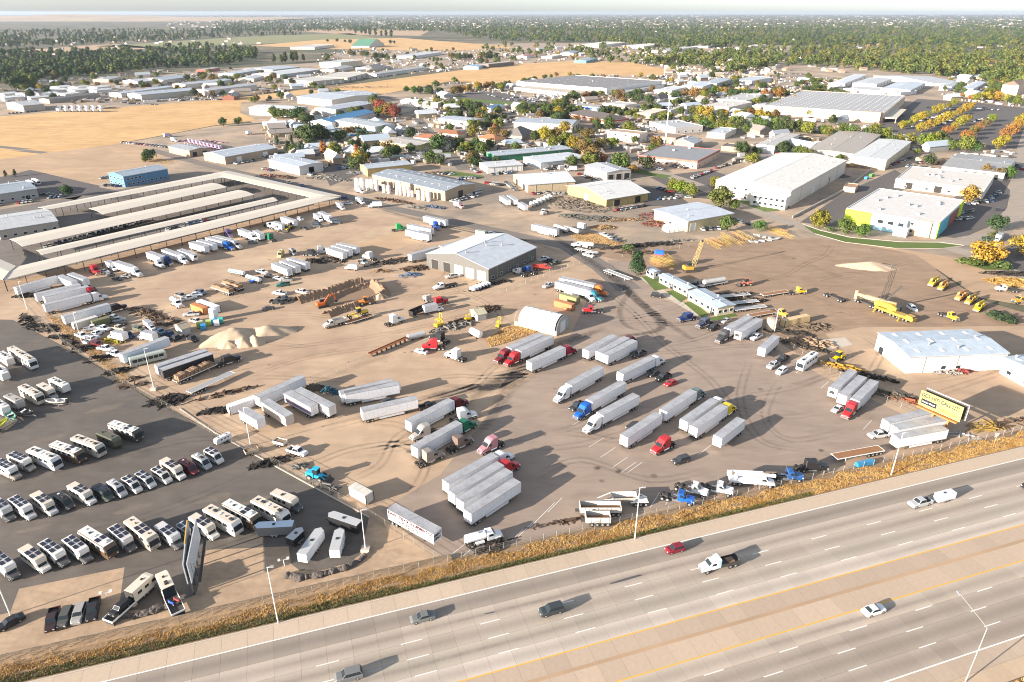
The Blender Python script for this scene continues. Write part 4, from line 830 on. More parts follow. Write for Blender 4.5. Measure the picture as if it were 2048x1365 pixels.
def make_tanks(kind):
    m = MB()
    if kind == 'silo': m.cyl((0,0,0),(0,0,1),1,n=16); ps = [P('shell',m, 'paint',1)]; ps.append(P('dome',MB().cyl((0,0,1.0),(0,0,1.05),1.0,.35,n=16), 'paint',1)); return ps
    m.cyl((-2.4,0,1.6),(2.4,0,1.6),1.3,n=16); ps = [P('shell',m, 'paint',1)]
    for s in (-1, 1): ps.append(P('end_cap',MB().cyl((s*2.4,0,1.6),(s*2.75,0,1.6),1.3,.7,n=16), 'paint',1)); ps.append(P('saddle',MB().box(s*1.4-.15,s*1.4+.15,-1.1,1.1,0,.9), 'dark_steel',0))
    return ps
SILO = make_tanks('silo'); HTANK = make_tanks('h')
TOTE = [P('shell',MB().loft([(-.75,.7,.1,1.7,.15,.05),(.75,.7,.1,1.7,.15,.05)]), 'paint',1), P('base',MB().box(-.8,.8,-.75,.75,0,.12), 'black_plastic',0)]
# ------------------------------------------------------------ buildings
def frame3(A, B, C):
    """near corner B, right corner C, left corner A -> (angle of B->C, length, depth) squared up on the longer wall"""
    u = C-B; v = A-B
    if u.length >= v.length: ux = u.normalized(); d = abs(Vector((-ux.y, ux.x, 0)).dot(v)); return math.atan2(ux.y, ux.x), u.length, max(d, 3)
    vx = v.normalized(); ux = Vector((vx.y, -vx.x, 0)); return math.atan2(ux.y, ux.x), max(abs(ux.dot(u)), 3), v.length
WINDOW = {}; 
def opening(kind, w, h):
    key = (kind, round(w, 1), round(h, 1))
    if key not in WINDOW:
        m = MB()
        if kind == 'door': m.box(-w/2,w/2,-.03,.03,0,h,0); mats = ('door_panel',)
        elif kind == 'dark': m.box(-w/2,w/2,-.03,.03,0,h,0); mats = ('dark_opening',)
        elif kind == 'entry': m.box(-w/2,w/2,-.03,.03,0,h,0); mats = ('glass',)
        else: m.box(-w/2,w/2,-.02,.03,0,h,0); mats = ('glass',)
        WINDOW[key] = m.mesh(kind, *mats)
        f = MB(); t = .1
        f.box(-w/2-t,w/2+t,-.05,.02,h,h+t); f.box(-w/2-t,-w/2,-.05,.02,0,h); f.box(w/2,w/2+t,-.05,.02,0,h)
        if kind == 'window': f.box(-w/2-t,w/2+t,-.08,.02,-t,0)
        WINDOW[key+('f',)] = f.mesh('frame','white_trim' if kind != 'dark' else 'galvanised')
    return WINDOW[key], WINDOW[key+('f',)]
def place_opening(root, side, kind, w, h, along, z, Lu):
    me, fr = opening({'d':'door','o':'dark','w':'window','e':'entry'}[kind], w, h)
    if side == 'u': loc = (along, -.03, z); rz = 0
    else: loc = (-.03, along, z); rz = -math.pi/2
    o = new({'d':'roller_door','o':'doorway','w':'window','e':'entrance'}[kind], me, root, loc, rz)
    new('frame',fr, o)
    return o
HVAC = MB(); HVAC.box(-1,1,-.8,.8,0,1.1); HVAC.cyl((0,0,1.1),(0,0,1.2),.5,n=10); HVAC = HVAC.mesh('roof_unit','galvanised')
SKYL = MB(); SKYL.box(-1.1,1.1,-.5,.5,0,.12); SKYL = SKYL.mesh('skylight','white_trim')
FOOT = []; PIPES = {}
def DOWN(h):
    if h not in PIPES: PIPES[h] = MB().box(-.06,.06,-.06,.06,0,h-.1).mesh('downpipe','galvanised')
    return PIPES[h]
VENT = MB().cyl((0,0,-.2),(0,0,.9),.28,n=8).cyl((0,0,.9),(0,0,1.05),.45,n=8).mesh('roof_vent','galvanised')
def building(name, code, A, B, C, h, roof, wall, roofc, label, feats='',pitch=.12, ridge='u',wmat='siding',hvac=0, sky=(0,0), band=None, rmat=None, over=.35, cat='building',group=None):
    a, b, c = (pt(*( [code]+list(q))) if not isinstance(q[0], str) else pt(*q) for q in (A, B, C))
    ang, Lu, Lv = frame3(a, b, c); FOOT.append((b, ang, Lu, Lv, code, label))
    r = new(name, None, None, b, ang); tag(r, label, cat, group)
    m = MB()
    pts = [(0,0),(Lu,0),(Lu,Lv),(0,Lv)]
    for i in range(4):
        p, q = pts[i], pts[(i+1) % 4]; m.quad((*p,-.1),(*q,-.1),(*q,h),(*p,h))
    rh = pitch*((Lv if ridge == 'u' else Lu)/2)
    if roof == 'g':
        if ridge == 'u': m.add([(0,0,h),(0,Lv,h),(0,Lv/2,h+rh),(Lu,0,h),(Lu,Lv,h),(Lu,Lv/2,h+rh)], [(0,1,2),(3,5,4)])
        else: m.add([(0,0,h),(Lu,0,h),(Lu/2,0,h+rh),(0,Lv,h),(Lu,Lv,h),(Lu/2,Lv,h+rh)], [(0,1,2),(3,5,4)])
    new('wall',m.mesh('wall',wmat), r, (0,0,0), 0, wall)
    k = MB(); t = .14; o = over; rr = random.Random(len(FOOT))
    if code[0] in 'AB': q = rr.uniform(.7,1.0); roofc = tuple(x*q*w for x, w in zip(roofc, rr.choice(((1,1,1),(1.02,1,.97),(.95,1,1.06)))))
    if roof == 'g':
        if ridge == 'u':
            for s, y0 in ((-1, -o),(1, Lv+o)):
                ze = h-o*rh/(Lv/2)+.05; zr = h+rh+.05
                k.add([(-o,y0,ze),(Lu+o,y0,ze),(Lu+o,Lv/2,zr),(-o,Lv/2,zr),(-o,y0,ze+t),(Lu+o,y0,ze+t),(Lu+o,Lv/2,zr+t),(-o,Lv/2,zr+t)], [(0,3,2,1),(4,5,6,7),(0,1,5,4),(1,2,6,5),(3,0,4,7)])
        else:
            for s, x0 in ((-1, -o),(1, Lu+o)):
                ze = h-o*rh/(Lu/2)+.05; zr = h+rh+.05
                k.add([(x0,-o,ze),(x0,Lv+o,ze),(Lu/2,Lv+o,zr),(Lu/2,-o,zr),(x0,-o,ze+t),(x0,Lv+o,ze+t),(Lu/2,Lv+o,zr+t),(Lu/2,-o,zr+t)], [(0,1,2,3),(4,7,6,5),(0,4,5,1),(1,5,6,2),(3,7,4,0)])
        ro = new('roof',k.mesh('roof',rmat or 'metal_roof'), r, (0,0,0), 0, roofc)
        new('ridge_cap',(MB().box(-o,Lu+o,Lv/2-.25,Lv/2+.25,h+rh+.18,h+rh+.25) if ridge == 'u' else MB().box(Lu/2-.25,Lu/2+.25,-o,Lv+o,h+rh+.18,h+rh+.25)).mesh('ridge_cap',rmat or 'metal_roof'), ro, (0,0,0), 0, tuple(x*.9 for x in roofc))
    elif roof == 'h':
        i = min(Lu, Lv)/2
        P4 = [(-o,-o,h),(Lu+o,-o,h),(Lu+o,Lv+o,h),(-o,Lv+o,h)]; R2 = [(i,Lv/2,h+i*pitch),(Lu-i,Lv/2,h+i*pitch)] if Lu > Lv else [(Lu/2,i,h+i*pitch),(Lu/2,Lv-i,h+i*pitch)]
        fs = [(0,1,5,4),(1,2,5),(2,3,4,5),(3,0,4)] if Lu > Lv else [(0,1,4),(1,2,5,4),(2,3,5),(3,0,4,5)]
        k.add(P4+R2, fs+[(3,2,1,0)]); ro = new('roof',k.mesh('roof',rmat or 'tile_roof'), r, (0,0,0), 0, roofc)
    else:
        k.box(.3,Lu-.3,.3,Lv-.3,h-.35,h-.2); ro = new('roof',k.mesh('roof',rmat or 'membrane_roof'), r, (0,0,0), 0, roofc)
        p = MB(); p.box(-.03,Lu+.03,-.03,.3,h-.5,h+.12); p.box(-.03,Lu+.03,Lv-.3,Lv+.03,h-.5,h+.12); p.box(-.03,.3,.3,Lv-.3,h-.5,h+.12); p.box(Lu-.3,Lu+.03,.3,Lv-.3,h-.5,h+.12)
        new('parapet',p.mesh('parapet','stucco'), r, (0,0,0), 0, tuple(min(.8, x*1.06) for x in (band or wall)))
    rr = random.Random(label)
    if roof == 'g' and max(Lu, Lv) > 12:
        for _ in range(rr.randint(2, 5)):
            x, y = rr.uniform(.1,.9)*Lu, rr.uniform(.1,.9)*Lv; q = abs(y-Lv/2)/(Lv/2) if ridge == 'u' else abs(x-Lu/2)/(Lu/2); new('roof_vent',VENT, ro, (x, y, h+.15+rh*(1-q)))
        gt = MB(); gt.box(-.3,Lu+.3,-over-.16,-over-.02,h-.22,h-.04) if ridge == 'u' else gt.box(-over-.16,-over-.02,-.3,Lv+.3,h-.22,h-.04); new('gutter',gt.mesh('gutter','galvanised'), r)
        for k in range(3): new('downpipe',DOWN(h), r, ((k+.5)/3*Lu, -.1, 0) if ridge == 'u' else (-.1, (k+.5)/3*Lv, 0))
    for _ in range(hvac): new('roof_unit',HVAC, ro, (rr.uniform(.12,.88)*Lu, rr.uniform(.15,.85)*Lv, (h-.2) if roof == 'f' else h+rh*.4), rr.choice((0,1.57)))
    if sky[0]:
        for i in range(sky[0]):
            for j in range(sky[1]):
                x = (i+.5)/sky[0]*Lu; y = (j+.5)/sky[1]*Lv
                z = h-.2 if roof == 'f' else (h+.2+rh*(1-abs(y-Lv/2)/(Lv/2)) if ridge == 'u' else h+.2+rh*(1-abs(x-Lu/2)/(Lu/2)))
                new('skylight',SKYL, ro, (x, y, z), 0 if ridge == 'v' or roof == 'f' else math.pi/2)
    if band and roof != 'f':
        new('fascia_band',MB().box(-.06,Lu+.06,-.06,-.01,h*.55,h*.85).box(-.06,-.01,0,Lv,h*.55,h*.85).mesh('fascia_band','stucco'), r, (0,0,0), 0, band)
    elif band: new('colour_band',MB().box(-.05,Lu+.05,-.05,-.01,h-1.3,h-.6).box(-.05,-.01,0,Lv,h-1.3,h-.6).mesh('colour_band','stucco'), r, (0,0,0), 0, band)
    for f in feats.split():
        side, kind, n = f[0], f[1], int(f[2]) if len(f) < 4 else int(f[2:].split(':')[0])
        z0, z1 = (0, 1)
        if ':' in f: z0, z1 = [float(q)/100 for q in f.split(':')[1].split('-')]
        Ls = Lu if side == 'u' else Lv
        w, hh, zz = {'d':(min(4.2, h*.75), min(4.4, h*.72), 0), 'o':(min(4.2, h*.75), min(4.4, h*.72), 0), 'w':(1.6, 1.1, 1.1), 'e':(2.4, 2.4, 0), 'W':(1.8, 1.1, h*.62)}[kind]
        for i in range(n): place_opening(r, side, 'w' if kind == 'W' else kind, w, hh, Ls*(z0+(z1-z0)*(i+.5)/n), zz, Lu)
    return r, Lu, Lv, ang
WHT=(.57,.56,.54); OFF=(.58,.53,.46); TAN=(.34,.265,.19); CRM=(.44,.36,.24); YEL=(.38,.30,.13); LGR=(.34,.34,.33); RGR=(.33,.36,.39); RWH=(.50,.53,.56); RBL=(.38,.45,.52); RDK=(.13,.13,.135); BLU=(.08,.20,.34)
BL = [
 # (name, sheet, left, near, right, height, roof, wall, roof colour, label, options)
 ('workshop','C2',(1375,205),(1840,338),('C3',205,160),6.2,'g',(.115,.112,.105),(.50,.54,.58),'large grey workshop with red trim and five bay doors in the dirt yard',dict(feats='vo2:56-96 vd3:2-56 uw6',pitch=.2,band=None,ridge='u')),
 ('office_hut','C3',(1070,278),(1130,308),(1172,296),3.0,'g',WHT,RBL,'smallest white office hut beside the big conifer',dict(feats='uw1 vw2',ridge='v')),
 ('office_hut','C3',(1172,335),(1392,447),(1440,422),3.2,'g',OFF,RBL,'long cream office hut with two lawns in front',dict(feats='uw2 vw6 ve1:45-60',ridge='v',over=.5)),
 ('office_hut','C3',(1400,472),(1628,602),(1766,580),3.4,'g',(.64,.56,.40),RBL,'wide yellow-cream office with a pale roof nearest the lorry park',dict(feats='uw3 ve1:10-20 vw5',ridge='v',over=.5)),
 ('workshop','C4',(915,858),('D4',1112,68),('D4',1880,38),6.0,'g',WHT,RBL,'white workshop with pale blue roof and skylights beside the crane yard',dict(feats='ud1:70-88 uw2:30-60 vd1:20-60 ve1:70-90',sky=(4,3),pitch=.10)),
 ('workshop','D4',(1890,60),(2120,215),(2420,180),5.6,'g',WHT,RBL,'white workshop cut by the picture edge below the crane yard',dict(feats='vw2 ud2',sky=(3,2),pitch=.1)),
 ('warehouse','B1',(885,500),(990,532),(1335,466),7.0,'g',BLU,RBL,'blue two-storey metal building beside the storage canopies',dict(feats='uw9:4-96 uW4:4-40 vw4 vW4',pitch=.15)),
 ('warehouse','B1',(-270,620),(-190,690),(310,612),5.6,'g',LGR,RBL,'pale grey shed with a porch at the left edge above the canopies',dict(feats='uw6 ue1:75-90')),
 ('warehouse','B1',(-66,838),(10,948),(455,852),5.0,'g',(.40,.36,.31),RWH,'grey-tan shed with round windows inside the canopy yard',dict(feats='uw6')),
 ('warehouse','B1',(1335,258),(1500,296),(1625,266),5.0,'g',TAN,RGR,'tan shed with a brown porch beside the pink trucks',dict(feats='uo2',ridge='v')),
 ('warehouse','B1',(1632,316),(1780,352),(2193,276),5.6,'g',TAN,RWH,'long tan shed with white roof across the street from the canopies',dict(feats='ud2 vd1')),
 ('warehouse','B2',(115,378),(355,437),(515,397),6.0,'g',WHT,RWH,'white pallet-rack building with a blue awning',dict(feats='uo1 ud1 vd1',ridge='v',pitch=.06)),
 ('warehouse','B2',(842,412),(890,447),(1235,410),5.4,'g',YEL,RWH,'mustard shed with white roof behind the silo building',dict(feats='vd1')),
 ('warehouse','B2',(930,502),(1500,640),(1705,574),6.0,'g',TAN,RGR,'long tan building with a row of white silos along its wall',dict(feats='uo1',ridge='v',sky=(2,10))),
 ('warehouse','B2',(640,60),(950,118),(1110,96),7.0,'g',WHT,RGR,'white warehouse with grey roof behind the blue-fascia office',dict(feats='ud2',ridge='v',pitch=.08)),
 ('office','B2',(545,132),(820,162),(945,132),4.6,'f',(.46,.40,.32),RGR,'low tan office with a blue fascia among trees',dict(wmat='stucco',band=(.06,.22,.40),feats='vw6')),
 ('warehouse','B2',(985,215),(1265,263),(1436,226),5.4,'g',(.55,.45,.22),(.42,.40,.37),'yellow building with part solar-dark roof beside the terracotta roofs',dict(feats='vd2 vw2 ud1',ridge='v',pitch=.08)),
 ('house','B2',(1420,130),(1600,150),(1685,135),3.6,'h',OFF,(.34,.14,.07),'cream house with terracotta roof behind the round trees',dict(pitch=.35,wmat='stucco',feats='vw5')),
 ('house','B2',(1250,165),(1560,205),(1660,185),3.4,'h',OFF,(.33,.13,.07),'long terracotta-roofed house nearest the yellow building',dict(pitch=.32,wmat='stucco',feats='vw6')),
 ('house','B2',(1745,170),(1890,192),(1948,170),3.4,'h',CRM,(.36,.15,.07),'cream house with terracotta roof nearest the street corner',dict(pitch=.4,wmat='stucco',feats='vw4')),
 ('warehouse','B2',(1815,305),(1900,336),('B3',485,278),5.0,'g',(.05,.20,.11),RWH,'long green shed with white roof and roof vents',dict(feats='',hvac=3,pitch=.05)),
 ('warehouse','B3',(168,332),(240,387),(600,346),4.4,'g',(.60,.64,.66),RWH,'pale blue-white garage row with roller doors',dict(feats='ud5',pitch=.06)),
 ('warehouse','B2',(1768,384),(1835,424),('B3',102,402),4.4,'g',(.62,.62,.60),RWH,'white garage row with roller doors left of the blue-white one',dict(feats='ud4',pitch=.06)),
 ('warehouse','B3',(-6,494),(140,573),(510,546),5.0,'g',CRM,(.60,.62,.64),'cream shed with arched pale roof above the scaffold yard',dict(feats='vo2',pitch=.22,ridge='u')),
 ('warehouse','B3',(588,424),(760,487),(950,466),6.0,'g',OFF,RWH,'white open-fronted shed beside the big green street tree',dict(feats='uo3',ridge='v',pitch=.1)),
 ('warehouse','B3',(452,585),(757,693),(1145,658),5.2,'g',YEL,(.60,.61,.60),'big yellow shed with wide pale roof behind the scaffold yard',dict(feats='uo2 ud2 vd1',pitch=.18,over=1.0)),
 ('warehouse','B3',(1187,778),(1395,883),(1742,818),5.8,'g',(.55,.47,.28),RWH,'yellow-cream shed beside the white arched tent',dict(feats='ud1:4-20 uo1:70-90 vw1',pitch=.05,over=.8)),
 ('office','B3',(1085,302),(1470,387),(1650,292),5.6,'f',(.56,.42,.33),(.30,.32,.34),'beige flat-roofed office with a red band',dict(wmat='stucco',feats='uw5 vw7',band=(.34,.12,.09),hvac=2)),
 ('office','B3',(765,158),(1015,187),(1070,167),8.0,'f',OFF,(.42,.30,.22),'two-storey white office with striped metal cladding',dict(feats='vw4 vW6 uw1')),
 ('warehouse','B3',(1070,165),(1300,190),(1366,160),5.0,'f',(.30,.20,.15),(.28,.22,.18),'brown brick workshop behind the tall mast',dict(feats='vd4',wmat='stucco')),
 ('warehouse','B3',(1095,62),(1300,112),(1440,78),5.8,'f',WHT,RWH,'white flat-roofed workshop behind the tall mast',dict(feats='uw4 vd2',hvac=4)),
 ('warehouse','B3',(1285,212),(1445,237),(1512,207),4.8,'g',TAN,RWH,'tan gabled garage with three roller doors',dict(feats='vd3',ridge='u',pitch=.3)),
 ('warehouse','B3',(30,75),(490,98),(606,62),7.0,'g',OFF,RGR,'long white showroom with grey roof beside the golden trees',dict(feats='uo3',ridge='v',pitch=.12)),
 ('warehouse','B3',(1565,132),(1690,152),(1780,108),4.8,'f',OFF,RWH,'small white workshop beside the row of street trees',dict(feats='vd2',hvac=2)),
 ('warehouse','B3',(1660,242),(1880,264),(1930,240),3.8,'f',TAN,(.15,.13,.12),'low tan shed with dark roof beside the parked cars',dict(feats='')),
 ('warehouse','B3',(1930,255),('B4',75,268),('B4',268,172),6.0,'g',(.62,.66,.66),(.52,.50,.46),'white shed with a teal edge beside the parked cars',dict(feats='ud2 vd1',pitch=.05,ridge='u')),
 ('house','B3',(5,130),(95,165),(200,130),4.0,'h',(.25,.23,.21),(.17,.16,.15),'grey-roofed house beside the golden trees',dict(pitch=.6)),
 ('warehouse','B3',(1690,562),('B4',192,692),('B4',628,432),10.0,'g',(.56,.52,.46),(.70,.69,.66),'largest white-roofed warehouse with two rows of roof vents',dict(feats='ud2:25-80 uo1:60-75 vw3:50-95 vW3:50-95',sky=(10,2),pitch=.10)),
 ('warehouse','B4',(335,306),(700,345),(905,180),7.0,'g',(.48,.42,.34),(.42,.37,.31),'tan-roofed warehouse with pallets stacked before it',dict(feats='vo1 vd2',pitch=.05)),
 ('warehouse','B4',(702,346),(948,397),(1142,242),7.2,'g',(.58,.50,.34),(.62,.60,.56),'cream warehouse joined to the tan-roofed one',dict(feats='uw6',pitch=.05)),
 ('office','B4',(612,818),(1345,935),(1546,742),8.0,'f',(.62,.66,.66),(.66,.65,.63),'colourful flat-roofed building with lime, blue and orange walls',dict(wmat='stucco',feats='vw4:5-60 vW4:5-60 uw5 uW4',hvac=9)),
 ('warehouse','B4',(1020,535),(1722,622),(1797,505),5.8,'f',WHT,(.60,.58,.54),'white two-part building with brown loading bays',dict(feats='vo3 vw4',hvac=7,wmat='stucco')),
 ('warehouse','B4',(1442,378),(1880,478),(1972,366),4.8,'g',(.62,.60,.56),(.38,.36,.33),'low white depot with open bays and a red lorry',dict(feats='vo4:5-70',pitch=.05,ridge='v')),
 ('hut','B4',(627,558),(712,576),(738,545),3.2,'f',(.48,.36,.26),(.44,.24,.15),'small tan hut with reddish roof beside the long ramp',dict(wmat='stucco')),
 ('store','A4',(65,868),(928,968),(1100,820),9.5,'f',(.60,.48,.36),(.40,.42,.45),'huge warehouse store with a grid of white skylights',dict(wmat='stucco',sky=(15,20))),
 ('store','A3',(50,692),(760,752),(1150,684),9.0,'f',(.70,.68,.64),(.20,.20,.21),'huge dark-roofed warehouse with white walls beyond the car park',dict(wmat='stucco',sky=(7,6),hvac=1)),
 ('store_annexe','A3',(30,715),(560,772),(770,752),4.5,'f',(.66,.58,.48),(.52,.48,.42),'low beige shopfront wing before the dark-roofed warehouse',dict(wmat='stucco')),
 ('store_annexe','A3',(785,762),(900,757),(1215,690),4.5,'f',(.68,.66,.62),(.40,.39,.38),'low loading wing at the east of the dark-roofed warehouse',dict(wmat='stucco')),
 ('shop','A3',(512,872),(712,893),(766,878),6.0,'g',(.72,.71,.69),(.36,.36,.36),'white and blue car-wash shop beside the green lawn',dict(band=(.02,.12,.45),ridge='v',feats='vd2')),
 ('shop','A3',(440,925),(770,985),(838,950),4.4,'h',(.60,.48,.40),(.11,.10,.10),'restaurant with dark roof and red trim',dict(pitch=.3,wmat='stucco',band=(.50,.07,.05))),
 ('shop','A3',(735,845),(905,862),(942,840),4.6,'f',(.66,.60,.50),(.60,.57,.52),'small white bank beside a dark tree',dict(wmat='stucco',feats='vw3')),
 ('shop','A3',(1000,928),(1105,942),(1232,905),5.5,'f',(.66,.52,.30),(.58,.54,.48),'cream shop row with orange cornice',dict(wmat='stucco',feats='uw6')),
 ('shop','A3',(1230,905),(1262,908),(1365,870),5.0,'f',(.60,.56,.50),(.58,.54,.48),'grey shop row joined to the orange cornice one',dict(wmat='stucco')),
 ('shop','A3',(1172,735),(1270,752),(1390,720),6.0,'f',WHT,RWH,'white flat-roofed shop north of the dark tree',dict(hvac=2)),
 ('house','A3',(1100,795),(1180,808),(1290,790),4.0,'h',OFF,(.10,.10,.11),'pale house with dark roof north of the shop row',dict(pitch=.4)),
 ('warehouse','A3',(1370,710),(1510,728),(1612,690),7.0,'g',WHT,RWH,'white-roofed warehouse left of the red tree',dict(pitch=.05)),
 ('warehouse','A3',(1555,680),(1625,702),(1742,662),7.5,'g',LGR,RWH,'grey-walled white-roofed warehouse behind the red tree',dict(pitch=.05,feats='ud3')),
 ('warehouse','A3',(1582,860),(1720,895),(1900,850),6.5,'f',OFF,(.58,.56,.52),'flat-roofed offices nearest the tree-lined street',dict(wmat='stucco',hvac=4,feats='vw5')),
 ('warehouse','A3',(1670,815),(1850,840),(2040,790),6.5,'f',(.60,.56,.50),(.55,.53,.50),'flat-roofed offices in the middle of the office rows',dict(wmat='stucco',hvac=5)),
 ('warehouse','A3',(1780,765),(1960,790),('A4',118,765),6.5,'f',WHT,(.62,.60,.57),'flat-roofed offices behind the other office rows',dict(wmat='stucco',hvac=4)),
 ('warehouse','A3',(1750,660),(1900,672),('A4',60,640),6.0,'f',WHT,RWH,'pale flat shed behind the golden tree row',dict()),
 ('storage_block','A4',(545,680),(630,695),(802,622),6.5,'g',(.60,.60,.60),RWH,'westernmost white storage block north of the store',dict(feats='uo5',pitch=.05)),
 ('storage_block','A4',(695,690),(880,702),(1002,655),6.5,'g',(.60,.60,.60),RWH,'middle white storage block north of the store',dict(feats='uo5',pitch=.05)),
 ('storage_block','A4',(955,720),(1145,752),(1264,690),6.5,'g',(.60,.60,.60),RWH,'easternmost white storage block north of the store',dict(feats='uo6',pitch=.05)),
 ('storage_block','A4',(637,725),(1070,762),(1100,735),5.0,'f',(.64,.63,.61),RWH,'low storage office with doorways before the three blocks',dict(feats='vo2 vw6')),
 ('storage_block','A4',(860,620),(1320,680),(1345,650),4.5,'g',(.6,.6,.6),RWH,'long thin storage block behind the three blocks',dict(pitch=.05)),
 ('warehouse','A4',(1385,708),(1470,718),(1545,680),5.5,'g',(.55,.55,.55),RWH,'pale grey shed west of the hotel',dict()),
 ('warehouse','A4',(1560,720),(1640,732),(1745,675),5.0,'g',(.62,.62,.60),RWH,'white shed half hidden by golden trees near the hotel',dict()),
 ('hotel','A4',(1868,748),(1985,760),(2060,735),14.0,'h',(.56,.46,.36),(.26,.19,.14),'four-storey tan hotel with brown roof near the right edge',dict(wmat='stucco',pitch=.5,feats='vw5 vW5')),
 ('warehouse','A2',(-40,905),(300,925),(427,900),8.0,'g',OFF,RWH,'white warehouse at the west of the cluster by the straw field',dict(feats='vd3',ridge='v',pitch=.06,sky=(2,6))),
 ('warehouse','A2',(325,815),(610,845),(965,800),8.0,'g',OFF,RWH,'white warehouse behind the cluster by the straw field',dict(ridge='v',pitch=.05,sky=(3,5))),
 ('warehouse','A2',(430,918),(640,925),(965,868),8.0,'g',WHT,RWH,'white warehouse with grey dock doors by the straw field',dict(feats='ud6 vd2',pitch=.05)),
 ('warehouse','A2',(590,775),(820,800),(1050,790),7.0,'g',WHT,RWH,'northernmost white warehouse by the straw field',dict(pitch=.05,sky=(5,2))),
 ('warehouse','A2',(1147,838),(1440,864),(1480,845),7.0,'g',(.58,.52,.45),(.62,.58,.52),'beige warehouse with dock doors and white roof',dict(feats='vd6',ridge='v',pitch=.1)),
 ('house','A2',(1025,870),(1150,892),(1222,868),5.0,'h',(.5,.46,.4),(.26,.24,.22),'grey-brown roofed office west of the beige warehouse',dict(pitch=.3)),
 ('warehouse','A2',(1447,985),(1690,1015),(1795,990),6.5,'g',(.56,.48,.36),(.40,.46,.54),'tan shed with blue-grey roof behind the terracotta roofs',dict(feats='vo2 vw1',ridge='v',pitch=.08)),
 ('shop','A2',(1830,1000),(1900,1005),(1945,985),3.6,'f',(.36,.10,.08),(.36,.12,.10),'small red kiosk behind the terracotta roofs',dict(wmat='stucco')),
 ('house','A2',(1785,880),(1860,888),(1960,862),4.0,'g',WHT,(.20,.42,.58),'small shop with a light blue roof beside the lawn',dict(pitch=.25)),
 ('warehouse','A2',(1620,1000),(1650,1020),(1800,1010),3.0,'f',(.66,.66,.66),RWH,'low white container wall beside the tan shed',dict()),
 ('warehouse','A2',(525,985),(610,1015),(945,930),6.0,'g',WHT,(.06,.26,.48),'white shed with a bright blue roof slope',dict(pitch=.2)),
 ('warehouse','A2',(555,530),(680,540),(850,518),11.0,'f',(.56,.47,.34),RWH,'tall tan block among trees north of the straw field',dict()),
 ('warehouse','A2',(555,565),(640,575),(775,545),5.0,'g',OFF,(.44,.48,.50),'grey-roofed shed before the tall tan block',dict()),
 ('warehouse','A2',(800,372),(900,378),(1020,362),5.0,'g',(.50,.48,.42),(.12,.30,.20),'green-roofed hall in the distance',dict(ridge='v',pitch=.25)),
 ('warehouse','A2',(325,385),(470,392),(625,370),7.0,'f',(.52,.48,.42),(.48,.46,.43),'pale distant hall beside the green field',dict()),
 ('warehouse','A2',(230,660),(460,678),(670,650),6.5,'f',(.46,.40,.32),(.60,.56,.50),'tan flat-roofed works at the edge of the middle straw field',dict(feats='ud4')),
 ('warehouse','A2',(530,625),(730,645),(905,600),6.0,'f',(.40,.38,.34),(.50,.48,.44),'grey works with parked cars along the middle straw field',dict(feats='uo4')),
 ('warehouse','A2',(915,600),(960,610),(1352,552),5.0,'g',(.56,.54,.50),(.50,.50,.50),'long thin grey-roofed shed along the middle straw field',dict(feats='')),
 ('warehouse','A2',(1145,455),(1250,465),(1470,430),6.0,'f',WHT,RWH,'long white-roofed hall beyond the middle straw field',dict()),
 ('warehouse','A2',(1650,545),(1760,550),(1795,535),5.0,'g',(.36,.50,.62),(.40,.52,.62),'pale blue shed at the edge of the middle straw field',dict()),
 ('warehouse','A2',(1780,530),(1840,536),(2040,515),7.0,'f',(.16,.13,.11),(.48,.42,.36),'dark-walled works at the east of the middle straw field',dict()),
 ('warehouse','A2',(840,555),(930,565),(1060,545),5.0,'h',(.42,.38,.33),(.36,.34,.32),'brown-roofed hall beside the tall tan block',dict(pitch=.3)),
 ('warehouse','A2',(-20,560),(140,575),(355,550),5.0,'g',LGR,RWH,'westernmost white-roofed long shed north of the street',dict(pitch=.05)),
 ('warehouse','A2',(40,600),(200,615),(520,570),5.0,'g',LGR,RWH,'white-roofed long shed nearest the street behind trees',dict(pitch=.05)),
 ('warehouse','A1',(60,860),(195,885),(316,862),7.0,'g',(.40,.36,.31),(.46,.48,.50),'tan shed with grey roof at the far-left edge of the straw field',dict(pitch=.12)),
 ('warehouse','A1',(890,765),(960,772),(1370,716),5.5,'g',(.58,.54,.48),RWH,'western long white-roofed shed above the straw field',dict()),
 ('warehouse','A1',(1050,775),(1120,792),(1565,748),6.5,'g',(.46,.43,.38),RWH,'long white-roofed shed nearest the straw field',dict()),
 ('warehouse','A1',(1565,745),(1650,755),(2030,705),6.5,'g',(.56,.50,.44),RWH,'eastern long white-roofed shed above the straw field',dict(feats='')),
 ('warehouse','A1',(1395,690),(1465,700),(1830,660),5.5,'g',(.52,.48,.42),RWH,'long shed behind the eastern white-roofed one',dict()),
 ('warehouse','A1',(380,805),(395,818),(785,770),5.0,'g',(.28,.25,.22),(.16,.15,.14),'long dark-roofed shed beside the white storage rows',dict()),
 ('warehouse','A1',(790,640),(860,650),(960,630),4.5,'g',(.5,.44,.36),RWH,'small pale shed north of the white storage rows',dict()),
 ('warehouse','A1',(970,660),(1090,672),(1150,655),4.5,'g',(.5,.48,.44),RWH,'white-roofed shed beside dark trees north of the rows',dict()),
 ('warehouse','A1',(1210,640),(1290,660),(1500,630),5.0,'g',(.55,.5,.44),RWH,'pale workshop before the long sheds',dict()),
 ('warehouse','A1',(1585,565),(1620,572),(1725,555),4.5,'g',(.40,.10,.08),(.42,.40,.38),'grey-roofed red shed beside trees',dict()),
 ('warehouse','A1',(1770,595),(1850,605),(2060,570),4.5,'g',LGR,RWH,'white-roofed shed at the east of the northern yards',dict()),
 ('warehouse','A1',(1915,635),(2000,645),(2080,620),4.5,'g',OFF,RWH,'white house-shaped shed at the east of the northern yards',dict()),
